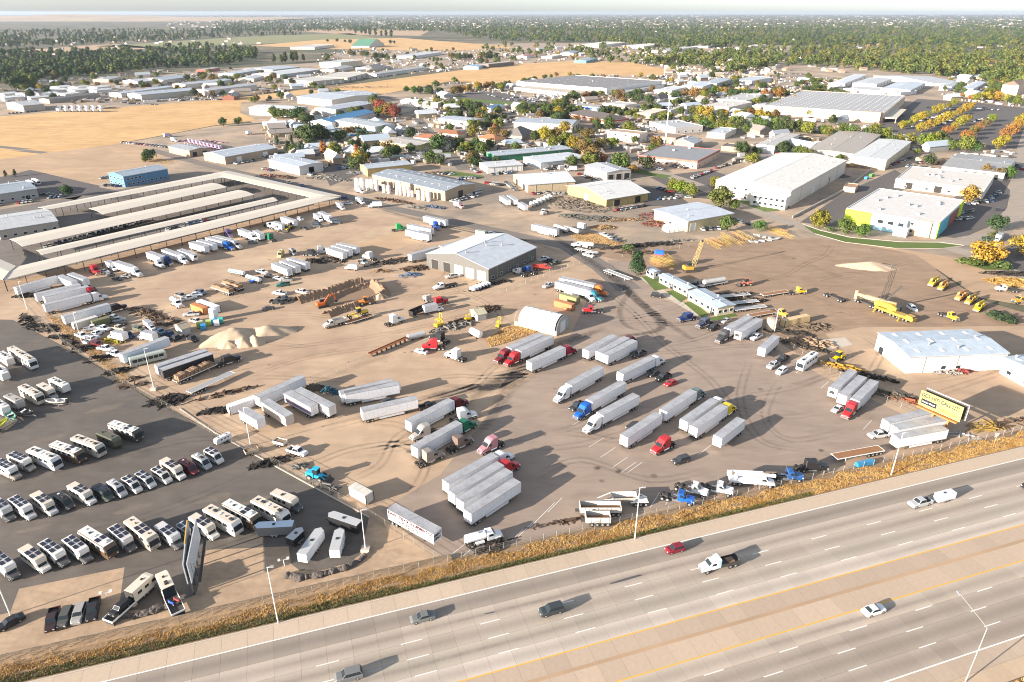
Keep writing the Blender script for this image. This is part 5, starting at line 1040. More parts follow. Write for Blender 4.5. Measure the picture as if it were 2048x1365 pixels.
 ('barn','A1',(1775,785),(1845,792),(1890,775),4.5,'g',(.24,.09,.06),(.26,.22,.2),'dark red barn beside two round trees',dict(pitch=.4)),
 ('warehouse','A3',(420,430),(500,440),(540,425),6.0,'g',(.40,.42,.44),(.30,.36,.42),'blue-grey shed north of the middle straw field',dict()),
 ('warehouse','A3',(515,495),(600,500),(690,480),5.0,'g',(.12,.30,.40),(.34,.46,.52),'teal shed at the northern edge of the straw field',dict()),
 ('warehouse','A3',(80,455),(130,462),(200,450),5.0,'g',WHT,(.45,.12,.09),'red-roofed shed north of the middle straw field',dict()),
 ('warehouse','A3',(540,370),(700,378),(910,350),7.0,'f',(.62,.58,.52),(.64,.60,.55),'long pale distant warehouse west of the poles',dict()),
 ('warehouse','A3',(915,378),(1050,385),(1215,365),7.0,'f',(.62,.58,.52),(.64,.60,.55),'long pale distant warehouse in the middle of three',dict()),
 ('warehouse','A3',(1140,415),(1230,422),(1480,385),6.0,'f',(.56,.5,.44),(.56,.52,.48),'tan distant works with a blue door',dict()),
 ('warehouse','A3',(1480,375),(1560,382),(1680,365),6.0,'f',(.36,.32,.28),(.6,.57,.52),'dark-sided distant shed right of the poles',dict()),
 ('warehouse','A3',(1770,390),(1840,398),(2020,370),6.0,'f',(.5,.46,.42),(.62,.6,.56),'distant pale works at the edge of the wood',dict()),
 ('warehouse','A3',(265,460),(330,465),(410,448),5.0,'f',(.6,.55,.48),(.58,.55,.5),'pale distant shed beside the yellow field edge',dict()),
]
for q in BL: building(*q[:10], **q[10])
# white storage rows on the far left
row = 0
for j, (y, x0, x1) in enumerate(((700,430,880),(725,380,900),(755,0,640),(785,0,420))):
    n = max(2, int((x1-x0)/150))
    for k in range(n):
        x = x0+(x1-x0)*k/n; building('storage_unit','A1',(x, y+8),(x+40, y+16),(x+(x1-x0)/n*.96, y+4), 4.2, 'g',WHT, (.70,.69,.66), '%s from the west in the %s row of white storage units' % (nth(k), nth(j)), pitch=.15, cat='storage unit',group='white storage units by the straw field')
# lettering
def lettering(txt, parent, loc, rot, size, m, sx=1.0, ext=.01, bold=.0):
    c = bpy.data.curves.new('lettering','FONT'); c.body = txt; c.size = size; c.extrude = ext; c.offset = bold; c.align_x = 'LEFT'; c.materials.append(MATS[m]); c.resolution_u = 3
    tmp = bpy.data.objects.new('lettering',c); me = bpy.data.meshes.new_from_object(tmp); bpy.data.objects.remove(tmp); bpy.data.curves.remove(c); o = bpy.data.objects.new('lettering',me); o.parent = parent; o.location = loc; o.rotation_euler = rot; o.scale = (sx, 1, 1); COL.objects.link(o); return o
mat('red_letter',(.55,.03,.03), rough=.5, var=.03); mat('dark_red_letter',(.07,.012,.012), rough=.6, var=.2); mat('black_letter',(.03,.03,.03), rough=.6, var=.1); mat('grey_letter',(.16,.17,.19), rough=.6, var=.2); mat('yellow_letter',(.22,.15,.01), rough=.6, var=.1)
store = next(o for o in bpy.data.objects if o.get('label') == 'huge warehouse store with a grid of white skylights')
stl = frame3(pt('A4',65,868), pt('A4',928,968), pt('A4',1100,820))
def on_v(txt, along, z, size, m, root, sx=1.0): return lettering(txt, root, (-.1, along, z),(R(90), 0, R(-90)), size, m, sx, .03, .03)
on_v('COSTCO',stl[2]*.80, 6.2, 4.6, 'red_letter',store); on_v('WHOLESALE',stl[2]*.14, 4.6, 1.6, 'red_letter',store)
new('entrance_block',MB().box(-7,-.06,2,26,0,10.5).mesh('entrance_block','stucco'), store, (0,0,0), 0, (.55,.40,.28)); new('entrance_canopy',MB().box(.5,stl[1]*.45,-13,-.06,4.4,5.4).mesh('entrance_canopy','stucco'), store, (0,0,0), 0, (.50,.47,.38))
for x in (3, stl[1]*.4): new('canopy_column',MB().box(x-.4,x+.4,-12.5,-11.7,0,4.4).mesh('canopy_column','stucco'), store, (0,0,0), 0, (.5,.4,.3))
# bright panels of the colourful building
cb = next(o for o in bpy.data.objects if o.get('label','').startswith('colourful flat'))
_, cu, cv = frame3(pt('B4',612,818), pt('B4',1345,935), pt('B4',1546,742))
for nm, b, c in (('lime_panel',MB().box(-.12,-.02,cv*.70,cv,0,8.0),(.52,.66,.05)),('blue_panel',MB().box(-3.0,-.02,cv*.30,cv*.66,0,7.2),(.40,.62,.70)),('orange_panel',MB().box(-1.4,-.02,cv*.06,cv*.24,0,8.3),(.62,.42,.26)),('green_panel',MB().box(-.02,1.6,-.5,-.02,0,8.4),(.34,.55,.03)),('teal_panel',MB().box(1.7,cu*.4,-.4,-.02,0,6.8),(.10,.42,.52)),('brown_panel',MB().box(cu*.42,cu*.8,-.3,-.02,0,6.5),(.30,.10,.08)),('lime_panel',MB().box(cu*.82,cu*.98,-.5,-.02,0,8.4),(.48,.62,.04)),('annexe',MB().box(-8,-3.05,cv*.26,cv*.40,0,4.0),(.52,.62,.66))):
    new(nm, b.mesh(nm, 'stucco'), cb, (0,0,0), 0, c)
for k in range(3): 
    me, fr = opening('window',2.6, 1.7); o = new('window',me, cb, (-3.05, cv*(.36+.11*k), 3.9), R(-90)); new('frame',fr, o)
big = next(o for o in bpy.data.objects if o.get('label','').startswith('largest white-roofed'))
_, bu, bv = frame3(pt('B3',1690,562), pt('B4',192,692), pt('B4',628,432))
an = MB(); an.box(-7,-.05,0,bv*.45,0,7); new('office_annexe',an.mesh('office_annexe','siding'), big, (0,0,0), 0, (.62,.60,.56)); new('annexe_roof',MB().box(-7.2,-.05,-.2,bv*.45+.2,7,7.2).mesh('annexe_roof','membrane_roof'), big, (0,0,0), 0, (.60,.59,.57))
for z in (1.2, 4.4):
    for k in range(6):
        me, fr = opening('window',1.6, 1.3); o = new('window',me, big, (-7.03, bv*(.04+.07*k), z), R(-90)); new('frame',fr, o)
# ------------------------------------------------------------ storage canopies
def canopy(code_pts, label, zc=5.0, post_z=None):
    P4 = [pt(c, x, y, zc) for c, x, y in code_pts]           # upper-left, upper-right, lower-right, lower-left corners of the roof
    long_ = (P4[1]-P4[0]); ux = ((P4[1]-P4[0])+(P4[2]-P4[3])).normalized(); ang = math.atan2(ux.y, ux.x)
    if (P4[3]-P4[0]).length > long_.length: pass
    r = new('storage_canopy',None, None, (P4[3].x, P4[3].y, 0), ang); tag(r, label, 'canopy','white roofed storage canopies')
    M = Matrix.Rotation(-ang, 4, 'Z'); L = [M @ (p-Vector((P4[3].x, P4[3].y, 0))) for p in P4]
    mid0 = (L[0]+L[3])/2+Vector((0,0,.55)); mid1 = (L[1]+L[2])/2+Vector((0,0,.55)); m = MB()
    for a, b in ((L[0], L[1]),(L[3], L[2])):
        m.add([a, b, mid1, mid0, a+Vector((0,0,.18)), b+Vector((0,0,.18)), mid1+Vector((0,0,.18)), mid0+Vector((0,0,.18))], [(0,1,2,3),(4,5,6,7),(0,1,5,4),(1,2,6,5),(3,0,4,7)])
    new('roof',m.mesh('roof','canopy_roof'), r)
    post = MB(); post.box(-.12,.12,-.12,.12,0,zc-.02); post = post.mesh('post','dark_steel')
    for a, b in ((L[0], L[1]),(L[3], L[2])):
        n = max(2, int((b-a).length/7.6))
        for k in range(n+1):
            p = a.lerp(b, k/n); q = mid0.lerp(mid1, k/n); p = p.lerp(q, .12); new('post',post, r, (p.x, p.y, 0))
        e = MB(); e.beam(a.lerp(mid0,.1)+Vector((0,0,-.02)), b.lerp(mid1,.1)+Vector((0,0,-.02)), .16, .32); new('eave_beam',e.mesh('eave_beam','dark_steel'), r)
canopy([('B1',300,692),('B1',1785,404),('B1',1762,455),('B1',370,712)], 'northernmost long storage canopy running beside the blue building')
canopy([('B1',700,700),('B1',1670,498),('B1',1790,532),('B1',815,746)], 'shorter storage canopy second from the north')
canopy([('B1',75,942),('B1',1880,553),('B1',2005,592),('B1',180,1000)], 'third storage canopy from the north')
canopy([('C1',285,85),('B2',140,612),('B2',180,640),('C1',330,122)], 'fourth storage canopy from the north')
canopy([('C1',130,215),('B2',425,614),('B2',680,608),('C1',25,322)], 'southernmost long storage canopy facing the dirt yard')
canopy([('B1',1790,402),('B2',678,600),('B2',440,612),('B1',1735,448)], 'eastern end canopy linking the long canopies',5.3)
canopy([('C1',-260,45),('C1',128,210),('C1',20,318),('C1',-330,190)], 'western end canopy at the left edge',5.3)
# ------------------------------------------------------------ fabric-roofed hut, small tent
def arch_hut(name, p0, p1, width, wall_h, arch_h, label, cat, m='fabric_cover',base=(.56,.48,.34), n=14, skip_end=1.6):
    d = (p1-p0); L = d.length; ang = math.atan2(d.y, d.x); r = new(name, None, None, p0, ang); tag(r, label, cat); w = width/2
    if wall_h: new('base_wall',MB().box(0,L,-w-.1,-w+.1,0,wall_h).box(0,L,w-.1,w+.1,0,wall_h).mesh('base_wall','siding'), r, (0,0,0), 0, base)
    pr = [(-w*math.cos(math.pi*k/n), wall_h+arch_h*math.sin(math.pi*k/n)**.9) for k in range(n+1)]
    s = MB(); vs = [(x, y, z) for x in (skip_end, L-skip_end*.5) for y, z in pr]; s.add(vs, [(k, k+1, n+2+k, n+1+k) for k in range(n)]); new('cover',s.mesh('cover',m), r)
    for i in range(max(3, int(L/2.4))+1):
        x = L*i/max(3, int(L/2.4)); h = MB()
        for k in range(n): h.cyl((x,pr[k][0]*1.01,pr[k][1]+.02),(x,pr[k+1][0]*1.01,pr[k+1][1]+.02),.07,n=5)
        new('hoop',h.mesh('hoop','galvanised'), r)
    e = MB(); e.add([(L-.05,y*.97,z*.97) for y, z in pr]+[(L-.05,-w*.97,0),(L-.05,w*.97,0)], [tuple(range(n+1))+(n+2,n+1)]); new('end_wall',e.mesh('end_wall','siding'), r, (0,0,0), 0, (.34,.36,.37))
    new('doorway',MB().box(L-.04,L+.03,-1.9,1.9,0,min(4.2, wall_h+arch_h*.75)).mesh('doorway','door_panel'), r)
    return r
arch_hut('fabric_hut',pt('C3',90,640), pt('C3',415,722), 9.5, 1.8, 4.4, 'white fabric arched hut with hoop frame in the middle of the yard','hut')
arch_hut('arched_tent',pt('B3',1370,860), pt('B3',1222,880), 6.5, 0, 3.8, 'small white arched tent beside the yellow-cream shed','tent',n=10, skip_end=.2)
# ------------------------------------------------------------ trees
def crown_mesh(name, seed, H, Wd, z0, lumps, per, leaf, shape='round'):
    rr = random.Random(seed); m = MB()
    for _ in range(lumps):
        while True:
            a = Vector((rr.uniform(-1,1), rr.uniform(-1,1), rr.uniform(-1,1)))
            if a.length < 1: break
        t = (a.z+1)/2
        if shape == 'cone': k = (1-t)*.95+.05; c = Vector((a.x*Wd*k*.5, a.y*Wd*k*.5, z0+t*(H-z0))); lr = Wd*(.10+.14*k)
        elif shape == 'column': c = Vector((a.x*Wd*.32, a.y*Wd*.32, z0+t*(H-z0)*.95)); lr = Wd*.22
        else: k = 1-.35*max(0, a.z); c = Vector((a.x*Wd*.40*k, a.y*Wd*.40*k, z0+(H-z0)*(.46+.40*a.z))); lr = Wd*rr.uniform(.16,.26)
        for _ in range(per):
            d = Vector((rr.gauss(0,1), rr.gauss(0,1), rr.gauss(0,1)+.25)).normalized(); p = c+d*lr*rr.uniform(.7,1.05); p.z = max(p.z, z0*.7)
            nrm = (d+Vector((rr.uniform(-.6,.6), rr.uniform(-.6,.6), rr.uniform(-.3,.7)))).normalized(); u = nrm.orthogonal().normalized(); v = nrm.cross(u); q = leaf*rr.uniform(.6,1.2); th = rr.uniform(0,3.1); u, v = u*math.cos(th)+v*math.sin(th), v*math.cos(th)-u*math.sin(th)
            m.add([p-u*q*.5, p+v*q*.35, p+u*q*.5, p-v*q*.35], [(0,1,2,3)])
    me = bpy.data.meshes.new(name); me.from_pydata(m.v, [], m.f); me.materials.append(MATS['leaves']); return me
def trunk_mesh(seed, H, z0, r):
    rr = random.Random(seed); m = MB(); m.cyl((0,0,-.1),(0,0,z0+(H-z0)*.35), r, r*.6, n=7)
    for k in range(5):
        a = k*1.26+rr.uniform(-.3,.3); l = H*.28; zs = z0*rr.uniform(.8,1.1)+.3; m.cyl((0,0,zs),(math.cos(a)*l*.7,math.sin(a)*l*.7,zs+l*.9), r*.5, r*.15, n=5)
    return m.mesh('trunk','bark')
TREES = {}
for k in range(3): TREES['round%d' % k] = [('trunk',trunk_mesh(k, 8, 1.8, .2),(0,0,0), None, 0),('crown',crown_mesh('crown',30+k, 8, 7.4+k*.5, 1.2, 22, 80, .72),(0,0,0), None, 1)]
for k in range(2): TREES['tall%d' % k] = [('trunk',trunk_mesh(9+k, 10, 1.5, .2),(0,0,0), None, 0),('crown',crown_mesh('crown',50+k, 10, 4.8, 1.0, 24, 60, .7, 'column'),(0,0,0), None, 1)]
TREES['cone'] = [('trunk',trunk_mesh(20, 8, 1.0, .18),(0,0,0), None, 0),('crown',crown_mesh('crown',60, 9, 6.2, .5, 46, 42, .55, 'cone'),(0,0,0), None, 1)]
TREES['bush'] = [('foliage',crown_mesh('foliage',70, 2.0, 2.6, .1, 9, 40, .45),(0,0,0), None, 1)]
TC = dict(g=(.075,.105,.028), d=(.048,.070,.026), y=(.15,.16,.025), Y=(.27,.20,.03), o=(.25,.12,.035), r=(.20,.06,.04), b=(.15,.10,.035), l=(.12,.14,.03), c=(.030,.050,.024), s=(.055,.075,.055))
TN = dict(g='green',d='dark green',y='yellow-green',Y='golden',o='orange',r='red',b='brown-green',l='light green',c='dark conifer',s='grey-green spruce')
NTREE = [0]
def tree(px, py, h, col, kind=None, label=None, w=1.0, group='trees among the industrial lots'):
    rr = random.Random(int(px*7+py*13)); kind = kind or rr.choice(('round0','round1','round2')); H = {'t':10,'c':9,'b':2.0}.get(kind[0], 8)
    h *= 1.42; k = h/H*1.0; c = tuple(x*rr.uniform(.85,1.2) for x in TC[col]); NTREE[0] += 1
    spawn('shrub' if kind == 'bush' else 'conifer' if kind == 'cone' else 'tree',TREES[kind], at(px, py), rr.uniform(0,6.28), c, label, 'shrub' if kind == 'bush' else 'tree',group, (k*w, k*w, k))
TL = [
 (1273,551,9.2,'c','cone','large dark conifer beside the smallest office hut',1.05),
 (1637,458,8,'y',None,'yellow-green tree left of the colourful building',1),(1690,469,6.5,'g',None,'larger of two small trees before the lime wall',1),(1723,475,5.5,'g',None,'smaller of two small trees before the blue wall',1),
 (1991,462,6.5,'d',None,'round dark tree on the grass island right of the colourful building',1.1),(1968,528,8.5,'Y',None,'broad golden tree on the grass beside the crane yard',1.35),(2044,512,8.5,'Y',None,'golden tree cut by the right edge beside the box truck',1.2),(1934,408,8.5,'Y',None,'sparse golden tree before the white two-part building',1.1),
 (1970,353,6.5,'b',None,'leftmost small tree before the low white depot',1),(1997,357,6,'b',None,'middle small tree before the low white depot',1),(2016,358,7,'g',None,'rightmost small tree before the low white depot',1),
 (1240,343,10.5,'g',None,'big round green street tree beside the open-fronted shed',1.1),(1292,341,8.5,'d',None,'dark leaning tree on the grass before the beige office',1.1),(1440,418,10,'g',None,'large green tree behind the yellow-cream shed',1.15),(1346,384,6.5,'y',None,'leftmost yellow-green tree above the row of parked cars',1.1),(1362,388,6.5,'y',None,'middle yellow-green tree above the row of parked cars',1.1),(1382,394,6.5,'l',None,'rightmost yellow-green tree above the row of parked cars',1.1),(1429,377,6,'y',None,'yellow-green tree at the corner of the largest warehouse',1),(1454,463,6.5,'g',None,'green tree in front of the yellow-cream shed',1),(1518,464,5,'g',None,'small green tree by the lattice sections',1),(1468,420,5,'g',None,'small tree on the grass before the largest warehouse',1),(1514,407,5,'c','cone','small conifer on the lawn of the largest warehouse',.8),(1530,411,4,'g',None,'young tree beside the conifer on the warehouse lawn',1),
 (1091,283,10,'Y',None,'large golden tree below the grey-roofed house',1.1),(1112,282,9,'b',None,'olive tree beside the large golden one',1),(1129,268,9,'Y',None,'golden tree before the long white showroom',1),(1132,292,9,'y',None,'yellow-green tree in the middle of the golden cluster',1),(1147,300,9,'Y',None,'golden tree above the pale blue garage row',1),(1175,280,8,'b',None,'broad olive tree left of the striped office',1.2),(1157,271,6,'d',None,'small dark tree beside the showroom porch',1),(1182,328,11,'b',None,'big brown-gold tree at the end of the green shed',1.1),(1164,308,9,'b',None,'brown-gold tree behind the garage row',1),(1200,300,7.5,'b',None,'brown tree between the golden cluster and the striped office',1),(1223,297,7.5,'y',None,'yellow tree at the corner of the striped office',1.1),(1204,329,6,'o',None,'small orange-green tree at the kerb',1),(1266,346,4.5,'o',None,'smallest orange tree right of the big round tree',1),
 (610,287,13,'d',None,'leftmost of three tall dark trees on the lawn',1),(626,290,13.5,'d',None,'middle of three tall dark trees on the lawn',1),(642,287,12,'d',None,'rightmost of three tall dark trees on the lawn',1),(604,313,9.5,'s','cone','grey-blue spruce above the white pallet-rack building',1),(578,310,9,'d','cone','dark conifer left of the blue spruce',.9),(588,310,7,'g',None,'green tree between the two spruces',1),(555,292,7,'d','cone','dark conifer beside the storage row',.7),(584,290,7,'d','cone','narrow conifer left of the lawn',.6),(648,313,9.5,'o','tall0','orange-brown tree on the lawn corner',1.1),(667,313,9,'Y',None,'gold and orange round tree on the lawn corner',1),(716,322,10,'o','tall1','orange-red tree beside the mustard shed',1.2),(733,322,11,'d','tall0','dark tree right of the orange-red one',1.2),(713,342,9,'g',None,'green tree below the orange-red one',1),(705,297,6,'d',None,'left small dark tree by the corner kerb',1),(718,296,7,'d','cone','right small dark conifer by the corner kerb',.8),(755,308,7.5,'d',None,'dark tree left of the yellow building',1),(882,304,11,'d',None,'biggest dark tree before the terracotta roofs',1.2),(900,304,10,'s',None,'grey-green tree before the terracotta roofs',1.1),(916,302,9,'d',None,'dark tree right of the grey-green one',1),(953,304,9,'d',None,'dark tree between two terracotta houses',1.1),(981,299,7,'d',None,'dark tree before the corner terracotta house',1),(948,276,8.5,'l',None,'light green tree behind the terracotta houses',1),(822,308,6.5,'g',None,'green tree against the yellow building',1),(988,276,8,'b',None,'olive tree behind the corner terracotta house',1.2),(1010,279,7,'b',None,'olive tree at the street corner',1),(770,270,6.5,'d',None,'dark bush-like tree at the end of the blue fascia',1),(700,275,8,'b',None,'brown tree before the blue fascia office',1.2),(300,322,7,'d',None,'dark tree on the dry island in the graded field',1.1),(291,325,4,'l',None,'light green shrub-tree on the dry island',1),(135,393,5.5,'d',None,'round tree beside the grey shed and parked cars',1),(12,355,4,'d','cone','left small conifer by the coaches',.8),(31,353,4,'d','cone','right small conifer by the coaches',.8),(447,253,6.5,'d',None,'left tree at the corner of the straw field',1),(477,250,6,'g',None,'right tree at the corner of the straw field',1),
 (2000,640,2.2,'d','bush','round green bush on the gravel island by the trucks',2.6),(1258,500,2.2,'g','bush','green bush by the stacked black drums',1.6),(1660,463,2,'g','bush','bush at the end of the lawn before the lime wall',1),(1990,475,2.4,'g','bush','shrub below the round dark tree',1.4),(1975,483,2.2,'s','bush','grey shrub at the end of the grass island',1.4),(1940,530,2.6,'g','bush','shrub under the broad golden tree',2),(2000,535,2.6,'g','bush','shrub at the car park edge by the golden tree',2),
]
for q in TL: tree(q[0], q[1], q[2], q[3], q[4], q[5], q[6])
def tree_row(pts, n, h, cols, where, jit=4, kind=None):
    P = [Vector((*p, 0)) for p in pts]; tot = sum((b-a).length for a, b in zip(P, P[1:])); rr = random.Random(where)
    for i in range(n):
        d = tot*(i+.5)/n
        for a, b in zip(P, P[1:]):
            if d <= (b-a).length: p = a.lerp(b, d/(b-a).length); break
            d -= (b-a).length
        c = rr.choice(cols); tree(p.x+rr.uniform(-jit, jit), p.y+rr.uniform(-jit*.35, jit*.35), h*rr.uniform(.8,1.2), c, kind, '%s tree, %s from the left %s' % (TN[c], nth(i), where), rr.uniform(.9,1.15), where)
tree_row([(1385,247),(1560,262),(1760,283),(1960,306)], 26, 8.5, 'ygllyg','in the row along the wide street',6)
tree_row([(1395,258),(1500,268)], 6, 7, 'lyg','in the short row below the wide street')
tree_row([(1795,262),(1915,208)], 9, 6.5, 'YYy','in the first golden row of the store car park',2)
tree_row([(1835,268),(1950,215)], 9, 6.5, 'YYy','in the second golden row of the store car park',2)
tree_row([(1885,275),(1940,240)], 4, 6.5, 'oYo','in the orange row of the store car park',2)
tree_row([(1925,285),(1990,240)], 5, 6, 'byo','in the last row of the store car park',2)
tree_row([(1990,305),(2045,245)], 6, 8, 'YoY','along the avenue at the right edge',3)
tree_row([(1890,200),(2040,205)], 8, 8, 'Yyro','in the border north of the store car park',5)
tree_row([(1540,222),(1625,236)], 8, 6, 'gdy','along the store front',3)
tree_row([(1545,225),(1640,185)], 6, 7, 'YdY','west of the store',4)
tree_row([(1620,195),(1640,180)], 4, 6, 'dg','behind the store corner',4)
tree_row([(1370,195),(1560,195)], 14, 9, 'ddYobg','between the offices and the white warehouses',8)
tree_row([(1380,232),(1540,240)], 10, 8, 'ygYb','behind the office rows',6)
tree_row([(1120,206),(1200,198)], 6, 8, 'dbd','before the dark-roofed warehouse',6)
tree_row([(1030,222),(1110,222)], 6, 7, 'dgl','along the lawn of the retail park',5)
tree_row([(1230,200),(1310,210)], 4, 10, 'dbd','beside the bank and shop row',6)
tree_row([(820,212),(960,225)], 9, 8, 'gdly','behind the beige warehouse street',6)
tree_row([(540,236),(600,240)], 5, 9, 'ygd','before the white warehouse cluster',4)
tree_row([(740,218),(790,240)], 6, 11, 'drdb','beside the blue roof slope',6)
tree_row([(640,226),(730,225)], 5, 6, 'yYd','against the white warehouse with dock doors',4)
tree_row([(810,185),(860,190)], 4, 7, 'lgd','beside the middle straw field',5)
tree_row([(900,190),(990,175)], 8, 8, 'yYbY','in the golden clump north of the car park',5)
tree_row([(1045,170),(1120,152)], 6, 6, 'dgb','behind the dark-roofed warehouse',6)
tree_row([(20,178),(75,172)], 5, 14, 'lgd','in the clump beside the white storage rows',6)
tree_row([(100,160),(170,150)], 5, 10, 'dgb','north of the ploughed strip',8)
tree_row([(200,165),(480,200)], 12, 6, 'ddb','among the long white-roofed sheds',12)
tree_row([(545,128),(610,124)], 6, 17, 'ddg','in the tall dark clump north of the yards',3, 'tall0')
tree_row([(705,68),(790,76)], 8, 26, 'dd','in the tall poplar clump before the far field',3, 'tall1')
tree_row([(650,85),(800,88)], 10, 9, 'ddd','in the hedge below the poplars',6)
tree_row([(700,112),(760,118)], 6, 11, 'ddb','beside the tall tan block',8)
tree_row([(900,120),(1000,118)], 10, 12, 'dbdg','north-east of the tall tan block',10)
# ------------------------------------------------------------ vehicles of the yard and the lot
def place(name, proto, code, rear, front, color, label, cat, group=None, z=0.0, c2=None, sc=1.0, mid=True):
    """rear and front of the centre line, read at height z"""
    a = pt(code, *rear, z) if not isinstance(rear[0], str) else pt(*rear, z); b = pt(code, *front, z) if not isinstance(front[0], str) else pt(*front, z)
    d = b-a; c = (a+b)/2; c.z = 0.0
    return spawn(name, proto, c, math.atan2(d.y, d.x), color, label, cat, group, sc, c2)
white=(.70,.71,.73); offw=(.56,.53,.48); silver=(.42,.43,.44); grey=(.20,.20,.205); dark=(.045,.045,.05); black=(.02,.02,.022); red=(.42,.02,.025); maroon=(.13,.015,.02); blue=(.01,.10,.42); navy=(.012,.03,.12); green=(.01,.14,.07); teal=(.03,.17,.21); yellow=(.70,.50,.02); orange=(.62,.17,.03); pink=(.42,.20,.23); brown=(.16,.12,.10); tan=(.46,.38,.28); slate=(.13,.17,.17); plum=(.10,.07,.20); cyan=(.02,.38,.60)
TK = dict(T=TRACTOR, D=DAYCAB, C=CLASSIC)
def trailer(code, rear, front, label, proto=None, color=white, group='box trailers',z=4.1):
    return place('box_trailer',proto or VAN, code, rear, front, color, label, 'trailer',group, z)
def rig(code, rear, front, label, tcol, tlabel, kind='T',proto=None, color=white, L=16.15):
    """trailer coupled to a tractor: the tractor's fifth wheel sits under the trailer nose"""
    t = trailer(code, rear, front, label, proto, color)
    a = t.rotation_euler.z; d = Vector((math.cos(a), math.sin(a), 0))
    spawn('lorry_tractor',TK[kind], t.location+d*(L/2-.9+2.75+.15), a, tcol, tlabel, 'lorry','lorry tractors')
def bob(code, rear, front, col, label, kind='T'): return place('lorry_tractor',TK[kind], code, rear, front, col, label, 'lorry','lorry tractors',0.6)
CARK = dict(s=('car',SEDAN, 'car'), u=('car',SUV, 'car'), h=('car',HATCH, 'car'), p=('pickup',PICKUP, 'pickup'))
def car(k, code, rear, front, col, label, group='parked cars'): n, p, c = CARK[k]; return place(n, p, code, rear, front, col, label, c, group, 0.7)
# lorry park, middle
rig('D3',(717,12),(462,155), 'white box trailer behind a white tractor, highest of the three parked nose-down',white, 'white tractor at the top of the three parked nose-down','T',REEFER)
rig('D3',(890,132),(628,280), 'white box trailer behind the bright blue tractor',blue, 'bright blue tractor with a dark pickup at its side','T',REEFER)
rig('D3',(985,238),(720,380), 'white refrigerated trailer behind the lowest white tractor',white, 'lowest white tractor of the three parked nose-down','T',REEFER)
trailer('D3',(900,562),(1170,382), 'grey-white trailer with brown rear doors just above the red tractor')
rig('D3',(1205,362),(1448,198), 'white trailer behind the slate-green tractor',slate, 'slate-green tractor facing away from the motorway','T',REEFER)
rig('D3',(1367,442),(1615,271), 'white trailer with open grey rear door beside the yellow tractor trailer',white, 'white tractor beside the yellow one','T')
rig('D3',(1445,490),(1690,317), 'white trailer behind the yellow tractor',yellow, 'yellow tractor facing away from the motorway','T')
trailer('D3',(1838,410),(1620,580), 'short white trailer standing alone right of the yellow tractor',VAN40)
bob('D3',(1290,610),(1120,700), red, 'red tractor without trailer in the middle of the lorry park')
rig('P0',(1241,746),(1304,715), 'white trailer with brown doors above two dark cars',white, 'white tractor above the two dark cars')
car('u','D3',(1400,735),(1295,765), dark, 'black estate car alone below the red tractor')
car('s','D3',(1312,122),(1222,160), red, 'bright red saloon beside a black pickup')
car('p','D3',(1262,75),(1155,118), black, 'black pickup left of the red saloon')
car('s','D3',(1172,48),(1092,85), dark, 'dark saloon under the white trailer with brown doors')
car('p','D3',(565,300),(488,350), dark, 'dark pickup at the left side of the blue tractor')
car('s','D3',(1000,462),(942,490), dark, 'dark saloon half hidden behind the grey-white trailer')
# lorry park, right
trailer('D4',(705,37),(542,190), 'leftmost white refrigerated trailer of three behind the bright red tractor',REEFER)
trailer('D4',(780,86),(618,240), 'middle white trailer of three with a silver car at its nose')
rig('D4',(876,117),(711,280), 'rightmost white trailer of three coupled to the bright red tractor',red, 'bright red tractor with chrome bumper below the three trailers','T')
car('s','D4',(612,322),(545,368), silver, 'silver saloon beside the bright red tractor')
trailer('D4',(1285,365),(990,435), 'pale trailer at the back of the three beneath the yellow billboard')
trailer('D4',(1385,425),(1065,485), 'white trailer in the middle of the three beneath the yellow billboard')
trailer('D4',(1420,492),(1045,560), 'white trailer nearest the fence beneath the yellow billboard')
car('p','D4',(985,540),(818,562), silver, 'silver pickup left of the trailers beneath the yellow billboard')
car('p','C4',(115,960),(28,1015), silver, 'silver pickup beside the white motorhome')
car('p','C4',(190,912),(102,965), black, 'black pickup above the silver one by the motorhome')
car('u','D4',(180,20),(92,78), white, 'white estate car left of the white motorhome')
place('motorhome',CLA[2], 'C4',(402,885),(292,960), white, 'white motorhome parked alone in the lorry park','motorhome',None, 3.5, white)
place('flatbed_trailer',FLATBED, 'D4',(945,650),(532,725), white, 'flatbed trailer with a brown plank deck by the motorway fence','trailer',None, 1.4)
bob('D4',(248,815),(488,820), black, 'black tractor with chrome beside the plank flatbed','C')
bob('D4',(70,885),(268,892),(.02,.10,.30), 'blue tractor between the boom truck and the black tractor','D')
place('boom_truck',BOOMTRUCK, 'P0',(1462,962),(1545,969), white, 'white boom truck with folded boom by the fence','lorry',None, .6)
bob('P0',(1396,972),(1467,988), white, 'white day-cab tractor left of the boom truck','D')
bob('P0',(1318,990),(1390,1006), blue, 'blue tractor closest to the motorway fence','D')
bob('P0',(1352,972),(1412,990), white, 'white tractor squeezed behind the blue one','D')
place('dump_trailer',BELLY, 'P0',(1297,999),(1192,1002), offw, 'white belly-dump trailer behind the other two dump trailers','trailer',None, 1.2)
place('dump_trailer',TUB, 'P0',(1246,1016),(1155,1016), offw, 'long white dump trailer with rusty inside','trailer',None, 1.6)
place('dump_trailer',TUBSHORT, 'P0',(1221,1036),(1170,1036), offw, 'short white dump trailer nearest the motorway','trailer',None, 1.6)
